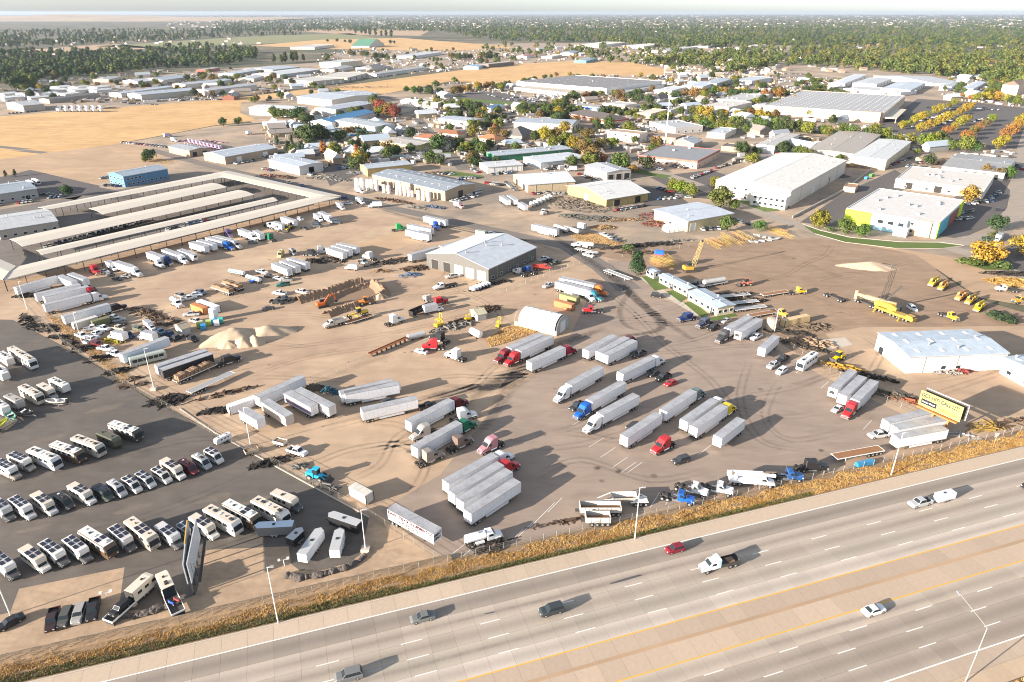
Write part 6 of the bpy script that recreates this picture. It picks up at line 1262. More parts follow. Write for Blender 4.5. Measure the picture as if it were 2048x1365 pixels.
# lorry park, left group
T4 = [((891,964),(990,909),'leftmost of the four long trailers side by side',white,'white tractor at the head of the leftmost of four trailers'),((903,985),(1001,927),'second from the left of the four long trailers side by side',red,'red tractor at the head of the four trailers side by side')]
for a, b, l1, c, l2 in T4: rig('P0',a, b, 'white trailer, '+l1, c, l2)
trailer('P0',(921,1000),(1017,941), 'third from the left of the four long trailers side by side'); trailer('P0',(936,1023),(1033,961), 'rightmost and nearest of the four long trailers side by side')
rig('D2',(1205,447),(1548,272), 'white trailer behind the maroon tractor',maroon, 'maroon tractor furthest back in the western rows')
rig('D2',(1250,650),(1610,447), 'white trailer behind the green tractor',green, 'green tractor beside a brown one')
bob('D2',(1425,515),(1235,590),(.30,.29,.27), 'grey tractor beside the maroon rig, nose toward the motorway')
bob('D2',(1515,685),(1705,590), brown, 'brown tractor right of the green rig')
bob('D2',(1262,795),(1485,700),(.26,.23,.20), 'dusty grey tractor behind the doors of the green rig')
bob('D2',(1970,600),(1745,708), pink, 'pink tractor alone above the four trailers')
bob('D2',(1545,445),(1735,395), white, 'white tractor with maroon frame behind the green one')
trailer('D2',(692,212),(1060,125), 'white trailer hidden behind the one with yellow doors'); trailer('D2',(703,222),(1128,141), 'white refrigerated trailer with yellow rear door',REEFER)
trailer('D2',(838,353),(1270,256), 'white trailer below the one with the yellow door')
car('p','D2',(1295,345),(1432,305), black, 'black pickup at the nose of the western white trailer'); car('s','D2',(1000,290),(1105,270), dark, 'dark saloon between the two western trailers')
trailer('D2',(40,240),(350,98), 'long white trailer at the back of the western cluster'); trailer('D2',(85,282),(258,392), 'dirty beige trailer in the western cluster',VAN40, (.50,.46,.40))
t = trailer('D2',(470,325),(250,208), 'white trailer with red and blue stripes',VAN40); 
new('stripe',MB().box(-6.3,6.3,-1.315,1.315,2.2,2.45).mesh('stripe','paint'), t, (0,0,0), 0, (.45,.05,.04)); new('stripe',MB().box(-6.3,6.3,-1.315,1.315,1.6,2.15).mesh('stripe','paint'), t, (0,0,0), 0, (.12,.18,.40))
trailer('D2',(600,322),(340,190), 'tan-roofed trailer right of the striped one',None, (.62,.60,.56)); 
place('site_container',CONT27, 'D1',(1800,322),(2010,250), white, 'white site container with a small window in the western cluster','container',None, 2.6)
trailer('P0',(487,818),(519,836), 'short beige-roofed trailer at the western end of the cluster',PUP)
place('site_container',CONT20, 'P0',(699,966),(744,991), offw, 'weathered white container by the lot kerb','container',None, 2.6)
st = place('sign_trailer',make_trailer(14.0, False, 4.0, False, False), 'E2',(945,103),(1318,305), white, 'white sign trailer lettered with an equipment firm and phone number','trailer',None, 4.0)
lettering('IDAHO TRUCK EQUIPMENT CO',st, (-6.85,-1.33,3.0),(R(90),0,0), 1.12, 'dark_red_letter',.86, .01, .045); lettering('208 322 0707',st, (-3.6,-1.33,1.75),(R(90),0,0), 1.3, 'black_letter',.9, .01, .02)
lettering('GREAT',st, (7.03,-1.2,2.85),(R(90),0,R(90)), .9, 'black_letter',.8, .01, .05); lettering('DEALS',st, (7.03,-1.2,1.9),(R(90),0,R(90)), .9, 'black_letter',.8, .01, .05)
place('water_truck',TANKTRUCK, 'E2',(1505,385),(1740,320), white, 'white water tank truck beside the motorway fence','lorry',None, .6)
place('flatbed_truck',PICKUP, 'D2',(262,660),(405,705), white, 'white flatbed pickup towing the dumper trailer','pickup',None, .7)
place('utility_trailer',UTIL, 'D2',(145,600),(255,628), offw, 'small white dumper trailer behind the white pickup','trailer',None, .7)
place('boom_lift',LOADER, 'D2',(440,870),(545,895), cyan, 'bright blue lift machine by the lot fence','machine',None, .7)
# rows by the office and the hut
rig('C3',(250,737),(-8,848), 'white trailer behind the maroon tractor near the hut',maroon, 'maroon tractor near the fabric hut')
rig('C3',(328,752),(62,872), 'white trailer behind the red tractor near the hut',red, 'red tractor beside the maroon one')
rig('C3',(152,962),(418,842), 'white trailer behind the crimson tractor facing right',(.25,.01,.03), 'crimson tractor facing right below the hut')
trailer('C3',(598,866),(820,751), 'leftmost white trailer of three with brown doors'); rig('C3',(700,886),(920,765), 'middle trailer of three with brown doors',maroon, 'maroon tractor at the head of the three brown-door trailers'); trailer('C3',(752,906),(980,790), 'rightmost white trailer of three with brown doors')
car('p','C3',(1065,880),(965,920), dark, 'dark pickup right of the three brown-door trailers')
rig('C3',(395,292),(672,352), 'back one of two white trailers nosed to the right',orange, 'orange tractor beside the teal one'); rig('C3',(365,322),(632,392), 'front one of two white trailers nosed to the right',teal, 'teal tractor beside the orange one')
bob('C3',(570,425),(675,500),(.56,.60,.62), 'pale tractor below the teal one'); bob('C3',(718,560),(588,565), red, 'small red tractor without trailer by the orange container','D')
place('site_container',CONT27, 'C3',(365,410),(570,465),(.24,.23,.10), 'olive container behind the orange one','container',None, 2.6); place('site_container',CONT27, 'C3',(335,465),(520,515),(.48,.17,.07), 'rusty orange container by the fabric hut','container',None, 2.6)
place('flatbed_trailer',ALUFLAT, 'C3',(765,240),(940,305), silver, 'empty silver flatbed trailer left of the big conifer','trailer',None, 1.3)
car('p','C3',(345,340),(255,378), silver, 'silver pickup behind the two trailers nosed right'); car('p','C3',(578,110),(660,132), white, 'white pickup near the street bend'); car('u','C3',(1112,432),(1205,445), black, 'black estate car outside the cream office')
bob('C3',(1475,610),(1318,640), navy, 'dark blue tractor beside the office lawn','C'); bob('C3',(1600,640),(1462,698),(.05,.06,.10), 'dark grey-blue tractor by the office lawn','C'); car('p','C3',(1648,670),(1555,715), black, 'black pickup beside the dark tractors')
car('s','C3',(1735,618),(1665,650), silver, 'silver saloon on the grass by the office')
rig('C3',(1880,602),(1722,692), 'white trailer behind the charcoal tractor',(.06,.06,.065), 'charcoal tractor near the office'); trailer('C3',(1962,622),(1802,722), 'white refrigerated trailer beside the charcoal rig',REEFER)
car('p','C3',(1985,740),(1890,790), white, 'white pickup between two white trailers'); trailer('P0',(1556,668),(1520,700), 'short white trailer with a vent at its nose below the light pole',VAN40)
bob('C3',(130,285),(30,250), white, 'white tractor at the workshop wall','D'); bob('C3',(215,270),(95,232), blue, 'blue tractor at the workshop wall','D'); place('dump_truck',DUMPTRUCK, 'C3',(190,225),(320,222),(.40,.06,.05), 'red dump truck at the workshop wall','lorry',None, .8)
for i, (a, b, c, l) in enumerate([((230,160),(300,140),white,'white pickup behind the workshop corner'),((275,175),(345,155),dark,'dark pickup in the middle behind the workshop corner'),((325,190),(390,170),(.06,.08,.06),'dark green pickup furthest from the workshop')]): car('p','C3',a, b, c, l)
place('tank_truck',TANKTRUCK, 'C3',(700,62),(440,35), white, 'white lorry with a chrome tank by the dry grass','lorry',None, .8, silver, (1.35,1,1)); place('flatbed_trailer',ALUFLAT, 'C3',(520,62),(690,98), tan, 'low flatbed trailer below the chrome tank lorry','trailer',None, 1.3, None, .8)
# yard middle
bob('C2',(1500,850),(1310,850), red, 'red tractor beside the orange conveyor'); bob('C2',(1490,800),(1420,780), black, 'black tractor behind the red one by the conveyor'); car('s','C2',(1345,885),(1272,868), white, 'white saloon beside the red tractor'); bob('C2',(1660,950),(1500,905), white, 'white tractor alone beside the horizontal tank'); bob('C2',(1020,675),(1178,625), white, 'white tractor alone in the middle of the dirt yard')
place('dump_trailer',TUB, 'C2',(1200,595),(1395,515), black, 'black dump trailer with rusty inside behind the red tractor','trailer',None, 1.4); bob('C2',(1400,510),(1490,490), red, 'red tractor pulling the black dump trailer','C'); place('box_truck',BOXTRUCK, 'C2',(1325,560),(1480,525), white, 'white box truck beside the black dump trailer','lorry',None, 1.6); bob('C2',(1395,500),(1352,470), offw, 'white cab behind the red tractor with the black dump trailer','D')
place('dump_truck',DUMPTRUCK, 'C2',(705,640),(545,685), offw, 'white dump truck towing the grader trailer','lorry',None, .8); place('lowbed_trailer',FLATBED, 'C2',(915,590),(715,650), dark, 'dark low-bed trailer carrying the yellow grader','trailer',None, .9, None, (.8,1,.6))
o = place('grader',GRADER, 'C2',(900,575),(720,620),(.60,.42,.05), 'yellow grader loaded on the dark low-bed trailer','machine',None, 1.2); o.location.z = .9
place('excavator',EXC, 'C2',(450,535),(610,500),(.62,.14,.03), 'orange excavator with raised boom at the dig','machine',None, .6); place('wheel_loader',LOADER, 'C2',(815,505),(935,490),(.60,.20,.03), 'orange wheel loader at the dig','machine',None, .6)
place('flatbed_truck',FLATTRUCK, 'C2',(1600,345),(1395,388), white, 'white flatbed truck before the grey workshop','lorry',None, .8, dark, (1.25,1,1))
for i in range(6): place('water_tank',HTANK, 'C2',(1682+i*24,378-i*9),(1745+i*24,398-i*9), white, '%s from the left of the white horizontal tanks by the workshop door' % nth(i), 'tank','white tanks by the workshop',.8, None, .55)
place('storage_tank',HTANK, 'C2',(1690,715),(1790,765), white, 'largest white horizontal tank beside the yellow weeds','tank',None, 1.2); place('tank_trailer',HTANK, 'C2',(1210,765),(1330,738), silver, 'silver tank on the end of the conveyor line','tank',None, 1.4, None, (1.3,.8,.8))
trailer('C2',(1205,120),(1440,52), 'white trailer parked along the workshop side'); trailer('C2',(1500,40),(1625,5), 'white trailer behind the workshop roof')
for i, (a, b) in enumerate([((290,238),(130,172)),((355,218),(195,152)),((420,185),(260,138))]): trailer('C2',a, b, '%s from the front of the three brown-door trailers in the dirt yard' % nth(i).capitalize(), VAN40)
for i, (a, b) in enumerate([((735,110),(545,48)),((775,88),(595,32)),((825,62),(640,22))]): trailer('C2',a, b, '%s from the front of the three trailers beside the black tractor' % nth(i).capitalize(), VAN40)
bob('C2',(955,160),(845,130), white, 'white tractor at the tail of the three trailers'); bob('C2',(405,115),(480,120), black, 'black tractor left of the three trailers','C'); bob('C2',(485,105),(560,95), silver, 'silver tractor hidden behind the three trailers'); place('box_truck',BOXTRUCK, 'C2',(805,215),(715,205), white, 'small white box truck by the grey van','lorry',None, 1.6, None, .8); bob('C2',(820,165),(885,205),(.22,.27,.28), 'grey-green truck nosed to the dig','D')
place('van',VANS[1], 'C2',(215,100),(190,130),(.6,.5,.2), 'pale yellow van behind the front three trailers','van',None, 1.0); place('van',VANS[1], 'C2',(275,85),(325,115), grey, 'grey van behind the front three trailers','van',None, 1.0)
for k, a, b, c, l in [('p',(20,245),(92,262),white,'white pickup in the row above the dig'),('s',(85,280),(145,285),dark,'dark car in the row above the dig'),('s',(145,295),(215,310),white,'white saloon in the row above the dig'),('s',(220,310),(295,310),grey,'grey car at the end of the row above the dig'),('p',(260,345),(180,358),(.03,.16,.14),'dark green pickup above the dig'),('p',(240,425),(145,415),white,'white pickup left of the dig'),('p',(330,400),(420,420),offw,'beige pickup at the earth bank'),('p',(130,485),(215,495),black,'black pickup left of the dig'),('p',(195,460),(270,468),dark,'grey-black pickup touching the black one'),('s',(85,540),(125,535),dark,'small dark wreck below the pickups'),('p',(1590,280),(1510,295),offw,'old cream car at the workshop bays'),('p',(40,300),(-30,330),blue,'blue truck at the tanker row')]: car(k, 'C2',a, b, c, l)
# left side of the yard
for a, b, c, l in [((135,370),(430,290),white,'long white trailer at the western fence, furthest back'),((365,442),(672,368),white,'white trailer with black lettering at the western fence'),((345,412),(560,362),white,'white trailer partly hidden behind the lettered one')]: trailer('C1',a, b, l, None, c)
trailer('C1',(578,325),(470,280), 'left of two angled trailers by the canopy',VAN40); trailer('C1',(690,312),(535,256), 'right of two angled trailers by the canopy',VAN40)
rig('C1',(355,508),(690,425), 'white trailer behind the white tractor at the western fence',white, 'white tractor third from the back at the western fence'); rig('C1',(495,602),(850,502), 'white trailer behind the dark maroon tractor at the western fence',(.035,.015,.015), 'dark maroon tractor with long hood at the western fence','C')
bob('C1',(690,425),(745,440), red, 'red tractor squeezed behind the white one at the fence')
place('site_container',CONT27, 'C1',(590,650),(740,605),(.55,.53,.50), 'grey container at the western fence','container',None, 2.6); place('site_container',CONT20, 'C1',(725,640),(855,605),(.16,.16,.07), 'olive green container beside the grey one','container',None, 2.6)
trailer('C1',(965,895),(1300,770), 'long pale blue trailer above the old bus',None, (.60,.66,.72)); place('bus',BUS, 'C1',(1065,955),(1265,905),(.36,.40,.36), 'old grey-green bus at the lot fence','bus',None, 1.6)
trailer('C1',(1250,985),(1600,872), 'white trailer behind the black-sided one',None, (.60,.63,.68)); trailer('C1',(1275,1020),(1655,892), 'black-sided trailer behind the load of pallets',None, (.025,.025,.03)); bob('C1',(1730,985),(1865,945), black, 'black long-nosed tractor at the head of the black-sided trailer','C')
fb = place('flatbed_trailer',FLATBED, 'P0',(343,765),(436,724), tan, 'flatbed trailer loaded with brown pallets','trailer',None, 1.4)
for i in range(9):
    o = new('pallet_stack',MB().box(-.62,.62,-1.2,1.2,0,1.5+.25*math.sin(i*2.1)).mesh('pallet_stack','lumber'), None, fb.location+Vector((math.cos(fb.rotation_euler.z)*(-5.9+1.4*i), math.sin(fb.rotation_euler.z)*(-5.9+1.4*i), 1.39)), fb.rotation_euler.z); tag(o, '%s pallet stack from the rear on the loaded flatbed' % nth(i), 'pallets','pallet stacks on the flatbed')
place('flatbed_trailer',ALUFLAT, 'D1',(1490,215),(1830,60), silver, 'empty silver flatbed trailer above the site containers','trailer',None, 1.3)
for code, a, b, lab in (('C1',(1650,355),(1860,425),'front'),('C1',(1735,320),(1935,395),'rear')):
    f = place('flatbed_trailer',FLATBED, code, b, a, tan, '%s of two flatbeds loaded with wrapped lumber' % lab, 'trailer',None, 1.4, None, (.85,1,1))
    for i in range(8):
        o = new('lumber_bundle',MB().box(-.68,.68,-1.15,1.15,0,1.35+.2*math.sin(i*1.7)).mesh('lumber_bundle','lumber'), None, f.location+Vector((math.cos(f.rotation_euler.z)*(-5.2+1.45*i), math.sin(f.rotation_euler.z)*(-5.2+1.45*i), 1.39)), f.rotation_euler.z); tag(o, '%s lumber bundle on the %s loaded flatbed' % (nth(i), lab), 'lumber','lumber bundles')
place('tanker_trailer',TANKER, 'C1',(1930,262),(1798,238), white, 'left blue and white tanker trailer','trailer',None, 1.8, blue, .8); place('tanker_trailer',TANKER, 'C1',(2060,318),(1935,282), white, 'right blue and white tanker trailer','trailer',None, 1.8, blue, .8)
place('vacuum_truck',TANKTRUCK, 'C1',(1345,470),(1440,535), white, 'white vacuum tank truck with a blue cab','lorry',None, 1.0, navy)
place('site_container',CONT40, 'C1',(1540,465),(1735,535), white, 'white container behind the orange one','container',None, 2.6); place('site_container',CONT27, 'C1',(1495,490),(1640,545),(.50,.19,.06), 'orange container beside the white water tower','container',None, 2.6)
for code, x, y, r, h, c, l in [('C1',1692,632,1.6,4.6,white,'white upright tank in front of the orange container')]: spawn('upright_tank',SILO, pt(code, x, y), 0, c, l, 'tank',None, (r, r, h))
for i, (x, y, c, l) in enumerate([(1575,690,(.30,.42,.10),'pale green tote behind the blue one'),(1605,705,(.03,.25,.52),'large blue tote in front of the green ones'),(1648,672,(.35,.48,.12),'green tote between two blue ones'),(1690,665,(.03,.22,.48),'blue tote beside the white cube'),(1740,655,(.05,.45,.38),'turquoise tote at the right end'),(1710,675,white,'white tote between the blue and turquoise ones')]): spawn('tote',TOTE, pt('C1',x, y), R(20), c, l, 'tote','coloured totes',1.25)
for k, a, b, c, l in [('p',(1395,430),(1455,450),grey,'grey pickup above the vacuum truck'),('p',(1455,465),(1520,452),white,'white pickup above the orange container'),('p',(1495,440),(1575,432),white,'white pickup beside the blue-grey one'),('p',(1540,400),(1625,425),(.10,.13,.18),'blue-grey pickup above the white container'),('p',(1570,580),(1445,590),silver,'silver pickup beside the orange container'),('p',(1490,625),(1605,655),offw,'beige utility pickup beside the totes'),('s',(800,240),(850,252),white,'white car beside the red tractor by the canopy'),('s',(840,265),(900,275),dark,'dark car beside the red tractor by the canopy'),('s',(895,300),(950,310),dark,'dark wreck in front of the canopy cars'),('s',(965,280),(1020,290),grey,'grey car in front of the white rig by the canopy'),('s',(700,375),(760,400),dark,'dark car at the trailer ends by the fence'),('p',(870,640),(975,625),silver,'silver car at the end of the olive container'),('p',(860,610),(930,615),(.4,.42,.4),'pale car behind the silver one by the containers'),('p',(885,665),(980,655),dark,'dark car right of the olive container'),('p',(600,740),(690,770),white,'white truck at the pole by the fence'),('u',(1055,690),(1130,710),(.12,.13,.09),'olive off-roader in the crowded corner'),('p',(780,690),(850,705),white,'white pickup in the crowded corner'),('p',(900,690),(965,700),tan,'tan pickup in the crowded corner'),('p',(700,700),(760,690),white,'white cab beside the first light pole'),('p',(715,760),(800,720),white,'white van-like pickup below the containers'),('p',(690,800),(750,770),white,'white utility truck at the fence'),('u',(730,810),(800,830),maroon,'dark red van at the fence'),('p',(800,850),(865,860),white,'white old pickup at the fence below the yellow frame'),('p',(875,890),(940,905),white,'white pickup at the nose of the pale blue trailer'),('p',(1300,730),(1380,760),navy,'navy pickup beside the small shed'),('p',(1470,760),(1560,795),black,'black pickup frame below the small shed'),('p',(1230,700),(1300,750),(.05,.09,.16),'dark blue truck in the crowded corner'),('p',(970,730),(1055,770),navy,'navy pickup right of the box truck'),('p',(1350,790),(1420,760),dark,'dark wreck at the end of the pale blue trailer')]: car(k, 'C1',a, b, c, l)
place('box_truck',BOXTRUCK, 'C1',(990,770),(860,740), white, 'white box truck in the crowded corner','lorry',None, 1.8); place('box_truck',BOXTRUCK, 'C1',(1215,770),(1100,745), white, 'long white box truck above the pale blue trailer','lorry',None, 1.8); place('box_truck',BOXTRUCK, 'C1',(1140,650),(1220,700), white, 'white van truck in the crowded corner','lorry',None, 1.4, None, .8)
bob('C1',(712,235),(790,275), red, 'red tractor furthest left along the canopy','T'); place('box_truck',BOXTRUCK, 'C1',(830,180),(935,235), white, 'white box truck along the canopy','lorry',None, 1.8); rig('C1',(895,162),(1050,212), 'white trailer first from the left along the canopy',white, 'white tractor first from the left along the canopy','T',VAN40, white, 12.8)
trailer('C1',(1150,85),(1300,140), 'white trailer second from the left along the canopy',VAN40); bob('C1',(1215,185),(1295,225), white, 'white tractor in the pair below the second trailer'); bob('C1',(1285,165),(1360,205), navy, 'navy tractor in the pair below the second trailer')
rig('C1',(1270,65),(1425,118), 'white trailer third from the left along the canopy',white, 'white tractor third along the canopy','T',VAN40, white, 12.8); trailer('C1',(1400,68),(1545,118), 'white refrigerated trailer along the canopy',make_trailer(12.8, True))
trailer('B1',(1490,955),(1640,1000), 'white trailer left of the blue tractor along the canopy',VAN40); trailer('B1',(1545,938),(1710,985), 'white trailer beside the blue tractor along the canopy',VAN40); rig('B1',(1625,920),(1770,955), 'white trailer behind the blue tractor along the canopy',blue, 'blue tractor along the canopy','T',VAN40, white, 12.8); rig('B1',(1680,910),(1830,945), 'white trailer right of the blue tractor along the canopy',silver, 'silver tractor along the canopy','T',VAN40, white, 12.8)
bob('B1',(1770,890),(1835,935), plum, 'purple tractor under the canopy edge'); rig('B1',(1865,850),(1985,890), 'white trailer right of the purple tractor',white, 'white tractor right of the purple one','T',PUP, white, 8.7); car('u','B1',(1955,965),(2030,960), grey, 'grey off-roader right of the purple tractor')
trailer('B2',(125,795),(240,825), 'white trailer above the yellow loaders',PUP); bob('B2',(85,830),(135,850), white, 'white tractor left of the yellow loaders','D'); bob('B2',(140,850),(205,875),(.5,.55,.55), 'pale tractor touching the yellow loaders','D'); trailer('B2',(200,755),(335,800), 'white trailer right of the yellow loaders',VAN40)
for i, (a, b) in enumerate([((235,880),(270,850)),((280,850),(300,830))]): place('wheel_loader',LOADER, 'B2',b, a, (.62,.42,.03),('left' if i == 0 else 'right')+' yellow loader by the canopy','machine',None, .8)
trailer('B2',(-10,865),(60,900), 'white trailer left of the green-cabbed tractor',PUP); bob('B2',(155,955),(85,930), green, 'dark green tractor left of the yellow loaders'); car('s','B2',(360,845),(420,860), dark, 'dark car beside the yellow loaders'); place('box_truck',BOXTRUCK, 'B2',(450,745),(550,795), white, 'white box truck in the pair by the dark van','lorry',None, 2.0); rig('B2',(490,712),(590,755), 'white trailer in front of the slate van',white, 'white tractor in front of the slate van','T',PUP, white, 8.7); place('van',VANS[0], 'B2',(450,825),(525,830),(.06,.07,.08), 'dark van on the dirt edge','van',None, 1.2); place('van',VANS[0], 'B2',(600,800),(675,800),(.07,.09,.11), 'slate van on the dirt edge','van',None, 1.2); place('box_truck',BOXTRUCK, 'B2',(625,655),(725,700), white, 'white box truck at the canopy corner','lorry',None, 2.2, navy); place('box_truck',BOXTRUCK, 'B2',(780,615),(880,650), white, 'white delivery box by the street','lorry',None, 2.2); place('box_truck',BOXTRUCK, 'B2',(1000,660),(885,665), white, 'white box truck with its cab to the left by the street','lorry',None, 2.2); car('p','B2',(700,655),(765,660), white, 'white pickup at the canopy corner'); car('p','B2',(680,610),(735,625), navy, 'navy pickup on the street'); car('u','B2',(320,775),(390,790), white, 'white car between two trailers by the canopy')
trailer('B2',(1385,905),(1190,860), 'white trailer behind the green tractor on the pale pad'); bob('B2',(1095,870),(1175,860),(.02,.30,.09), 'bright green tractor on the pale pad'); trailer('B2',(1400,860),(1205,820), 'second white trailer on the pale pad'); bob('B2',(1395,830),(1455,870),(.02,.08,.35), 'dark blue tractor on the pale pad'); trailer('B2',(1515,795),(1330,755), 'white trailer at the back of the pale pad'); place('site_container',CONT20, 'B2',(1735,865),(1825,880),(.30,.33,.27), 'grey-green container behind the workshop','container',None, 2.6); car('u','B2',(1820,905),(1895,885), white, 'white van behind the workshop')
place('box_truck',BOXTRUCK, 'B2',(1545,650),(1670,690),(.6,.35,.35), 'delivery truck with red and white box at the street','lorry',None, 1.8); trailer('B2',(1930,590),(2010,640), 'white trailer leftmost by the scaffold yard',VAN40); place('box_truck',BOXTRUCK, 'B2',(785,550),(870,575), white, 'white truck at the silos','lorry',None, 1.2)
trailer('B3',(380,865),(180,820), 'white trailer beside the silver tankers'); place('tanker_trailer',TANKER, 'B3',(345,835),(460,880), silver, 'left silver tanker beside the scaffold yard','trailer',None, 1.8, silver); place('tanker_trailer',TANKER, 'B3',(430,855),(540,885), silver, 'right silver tanker beside the scaffold yard','trailer',None, 1.8, silver); place('site_container',CONT20, 'B3',(530,815),(600,830), white, 'white box container right of the silver tankers','container',None, 2.6, None, (.7,1,1.2))
trailer('B3',(-10,590),(50,630), 'white trailer second by the scaffold yard',VAN40); trailer('B3',(65,640),(140,680), 'short white trailer by the scaffold yard',PUP)
for i in range(6): place('tank_trailer',HTANK, 'B3',(130+i*28,640-i*12),(225+i*28,690-i*12),(.55,.54,.52), '%s pale tank in the row by the scaffold yard' % nth(i).capitalize(), 'tank','pale tanks by the scaffold yard',1.4, None, .9)
bob('B3',(290,720),(250,745), white, 'white tractor at the tank row','D')
for code, x, y, r, h in [('B2',805,545,1.9,7.5),('B2',847,548,2.1,7.8),('B2',890,555,1.7,7.6),('B2',922,557,1.7,7.8),('B2',960,562,1.9,7.8),('B2',1018,572,1.7,5.4),('B2',1055,580,1.7,5.4),('B2',1120,590,1.3,8.8),('B2',1148,592,1.3,8.8),('B2',1180,598,1.5,6.0),('B2',1213,602,1.5,6.2),('B2',1242,606,1.4,4.0),('B2',1290,628,1.6,6.0),('B2',1328,634,1.6,6.0),('B2',1370,640,1.8,6.2)]:
    NS = globals().setdefault('NS',[]); NS.append(1); spawn('silo',SILO, pt(code, x, y), 0, (.74,.71,.66), '%s white silo from the left along the long tan building' % nth(len(NS)-1), 'silo','white silos along the tan building',(r*.72, r*.72, h*.92))
# ---- crane yard
YC = (.42,.27,.04)
cc = place('crawler_crane',EXC, 'Z4',(960,460),(1130,450), YC, 'yellow crawler crane with tilted boom by the office huts','crane',None, .8, None, (1.6,1.2,1.1))
for p in list(cc.children):
    if p.name.split('.')[0] in ('boom','stick','bucket'): bpy.data.objects.remove(p)
cc.scale = (1.3,1.3,1.3)
bo = new('boom',make_lattice(9, 1.1, .8, 0).mesh('boom','machine'), cc, (1.0,0,2.0), 0, (.46,.36,.14)); bo.rotation_euler = (0, R(-75), 0); new('boom_head',MB().cyl((9,-.3,0),(9,.3,0),.4,n=10).mesh('boom_head','dark_steel'), bo)
mc = new('mobile_crane',None, None, pt('Z3',1570,500), 0); ang = pt('Z3',1760,560)-pt('Z3',1330,400); mc.rotation_euler = (0,0,math.atan2(ang.y, ang.x)); tag(mc, 'large yellow mobile crane with long telescopic boom and dark lattice mast','crane')
tip = Matrix.Rotation(-mc.rotation_euler.z, 4, 'Z') @ (pt('Z3',1055,190,4.6)-mc.location)
for nm, b, m, c in (('carrier',MB().loft([(-8,1.5,1.0,1.9,.1,0),(4.5,1.5,1.0,1.9,.1,0),(4.8,1.5,.9,2.6,.15,0),(7.0,1.45,.8,2.5,.2,.1),(7.6,1.4,.8,1.8,.1,.05)]), 'machine',YC),('carrier_window',MB().box(7.02,7.45,-1.2,1.2,1.95,2.4), 'glass',None),('turntable',MB().cyl((-2,0,1.9),(-2,0,2.5),1.5,n=14), 'machine',YC),('upper_body',MB().loft([(-6.5,1.5,2.5,4.2,.2,.1),(-2,1.5,2.5,4.4,.2,.1),(.6,1.4,2.5,3.6,.2,.1)]), 'machine',YC),('operator_cab',MB().loft([(-.4,.5,2.6,4.4,.1,0),(1.4,.5,2.6,4.2,.1,.05)]), 'glass',None),('counterweight',MB().box(-8.2,-6.4,-1.7,1.7,2.2,4.2), 'machine',(.6,.4,.05)),('telescopic_boom',MB().beam((-1.5,1.6,3.8),tip*.8+Vector((0,.3,.7)),1.2,1.4).beam(tip*.78+Vector((0,.3,.7)),tip,.8,1.0), 'machine',(.52,.38,.16)),('boom_head',MB().box(tip.x-.6,tip.x+.5,tip.y-.6,tip.y+.6,tip.z-2.2,tip.z+1.2), 'machine',(.6,.45,.2))):
    o = new(nm, b.mesh(nm, m), mc, (0,0,0), 0, c)
mast = new('lattice_mast',make_lattice(15, 1.5, 1.3, 0).mesh('lattice_mast','dark_steel'), mc, (-6.0,-.6,4.2), 0); mast.rotation_euler = (0, R(-84), 0)
jib = new('luffing_jib',MB().beam((0,0,0),(8,0,0),.5,.6).mesh('luffing_jib','dark_steel'), mc, (-5.2,0,4.4), 0); jib.rotation_euler = (0, R(-58), R(35))
for x, s in [(x, s) for x in (-7.2,-5.8,-4.4,-1.2,.2,1.6,4.0,5.4) for s in (-1,1)]: new('wheel',WH['dual'], mc, (x, s*1.25, .52))
for i, (x, y) in enumerate([(-6.8,3),(-6.8,-3),(3.2,3),(3.2,-3)]): new('outrigger',MB().box(x-.3,x+.3,min(0,y),max(0,y),1.0,1.3).box(x-.15,x+.15,y-.15,y+.15,0,1.1).box(x-.5,x+.5,y-.5,y+.5,0,.08).mesh('outrigger','machine'), mc, (0,0,0), 0, YC)
for code, a, b, c, l in [('C4',(1400,300),(1275,380),(.60,.42,.05),'leftmost yellow crane truck in the upper pair'),('C4',(1475,320),(1345,420),(.62,.30,.05),'orange crane truck right of the upper pair'),('C4',(1620,410),(1485,490),(.64,.30,.08),'orange crane truck left of the lower three'),('C4',(1700,435),(1560,525),YC,'yellow crane truck in the middle of the lower three'),('C4',(1745,495),(1645,575),(.70,.48,.01),'brightest yellow crane truck of the lower three')]: place('crane_truck',CRANETRUCK, code, a, b, c, l, 'crane','small crane trucks',.8)
bob('C4',(1400,585),(1500,630),(.68,.44,.03), 'yellow tractor facing the white workshop','D'); place('flatbed_truck',FLATTRUCK, 'C4',(2010,400),(1815,388), white, 'white flatbed truck with a yellow frame at the right edge','lorry',None, .8, YC); bob('C4',(2060,480),(1985,490), YC, 'yellow truck cut by the right edge','D')
for i, (code, a, b, l) in enumerate([('Z4',(1660,690),(1980,640),'long low-bed trailer behind a yellow tractor'),('Z4',(1290,700),(1600,670),'dark low-bed trailer with yellow parts behind the office'),('Z4',(1400,760),(1640,735),'dark low-bed trailer, middle of three behind the office'),('Z4',(1480,810),(1700,785),'dark low-bed trailer, nearest of three behind the office'),('Z4',(1600,870),(1830,830),'low-bed trailer behind a yellow tractor beside the silo'),('Z4',(1150,600),(1360,560),'silver lorry bed behind the office huts')]): place('lowbed_trailer',FLATBED if i in (0,4) else ALUFLAT, code, a, b, dark, l, 'trailer','low-bed trailers in the crane yard',1.0, None, (.9,1,.75))
bob('Z4',(1965,665),(2060,660),(.70,.42,.04), 'yellow tractor pulling the long low-bed trailer','D'); bob('Z4',(1810,835),(1900,875),(.70,.44,.05), 'yellow tractor beside the silo','D'); bob('Z4',(1180,590),(1070,595), dark, 'dark tractor behind the office huts','D'); place('tanker_trailer',TANKER, 'Z4',(1360,550),(1170,580), silver, 'silver bulk trailer behind the office huts','trailer',None, 1.6, silver)
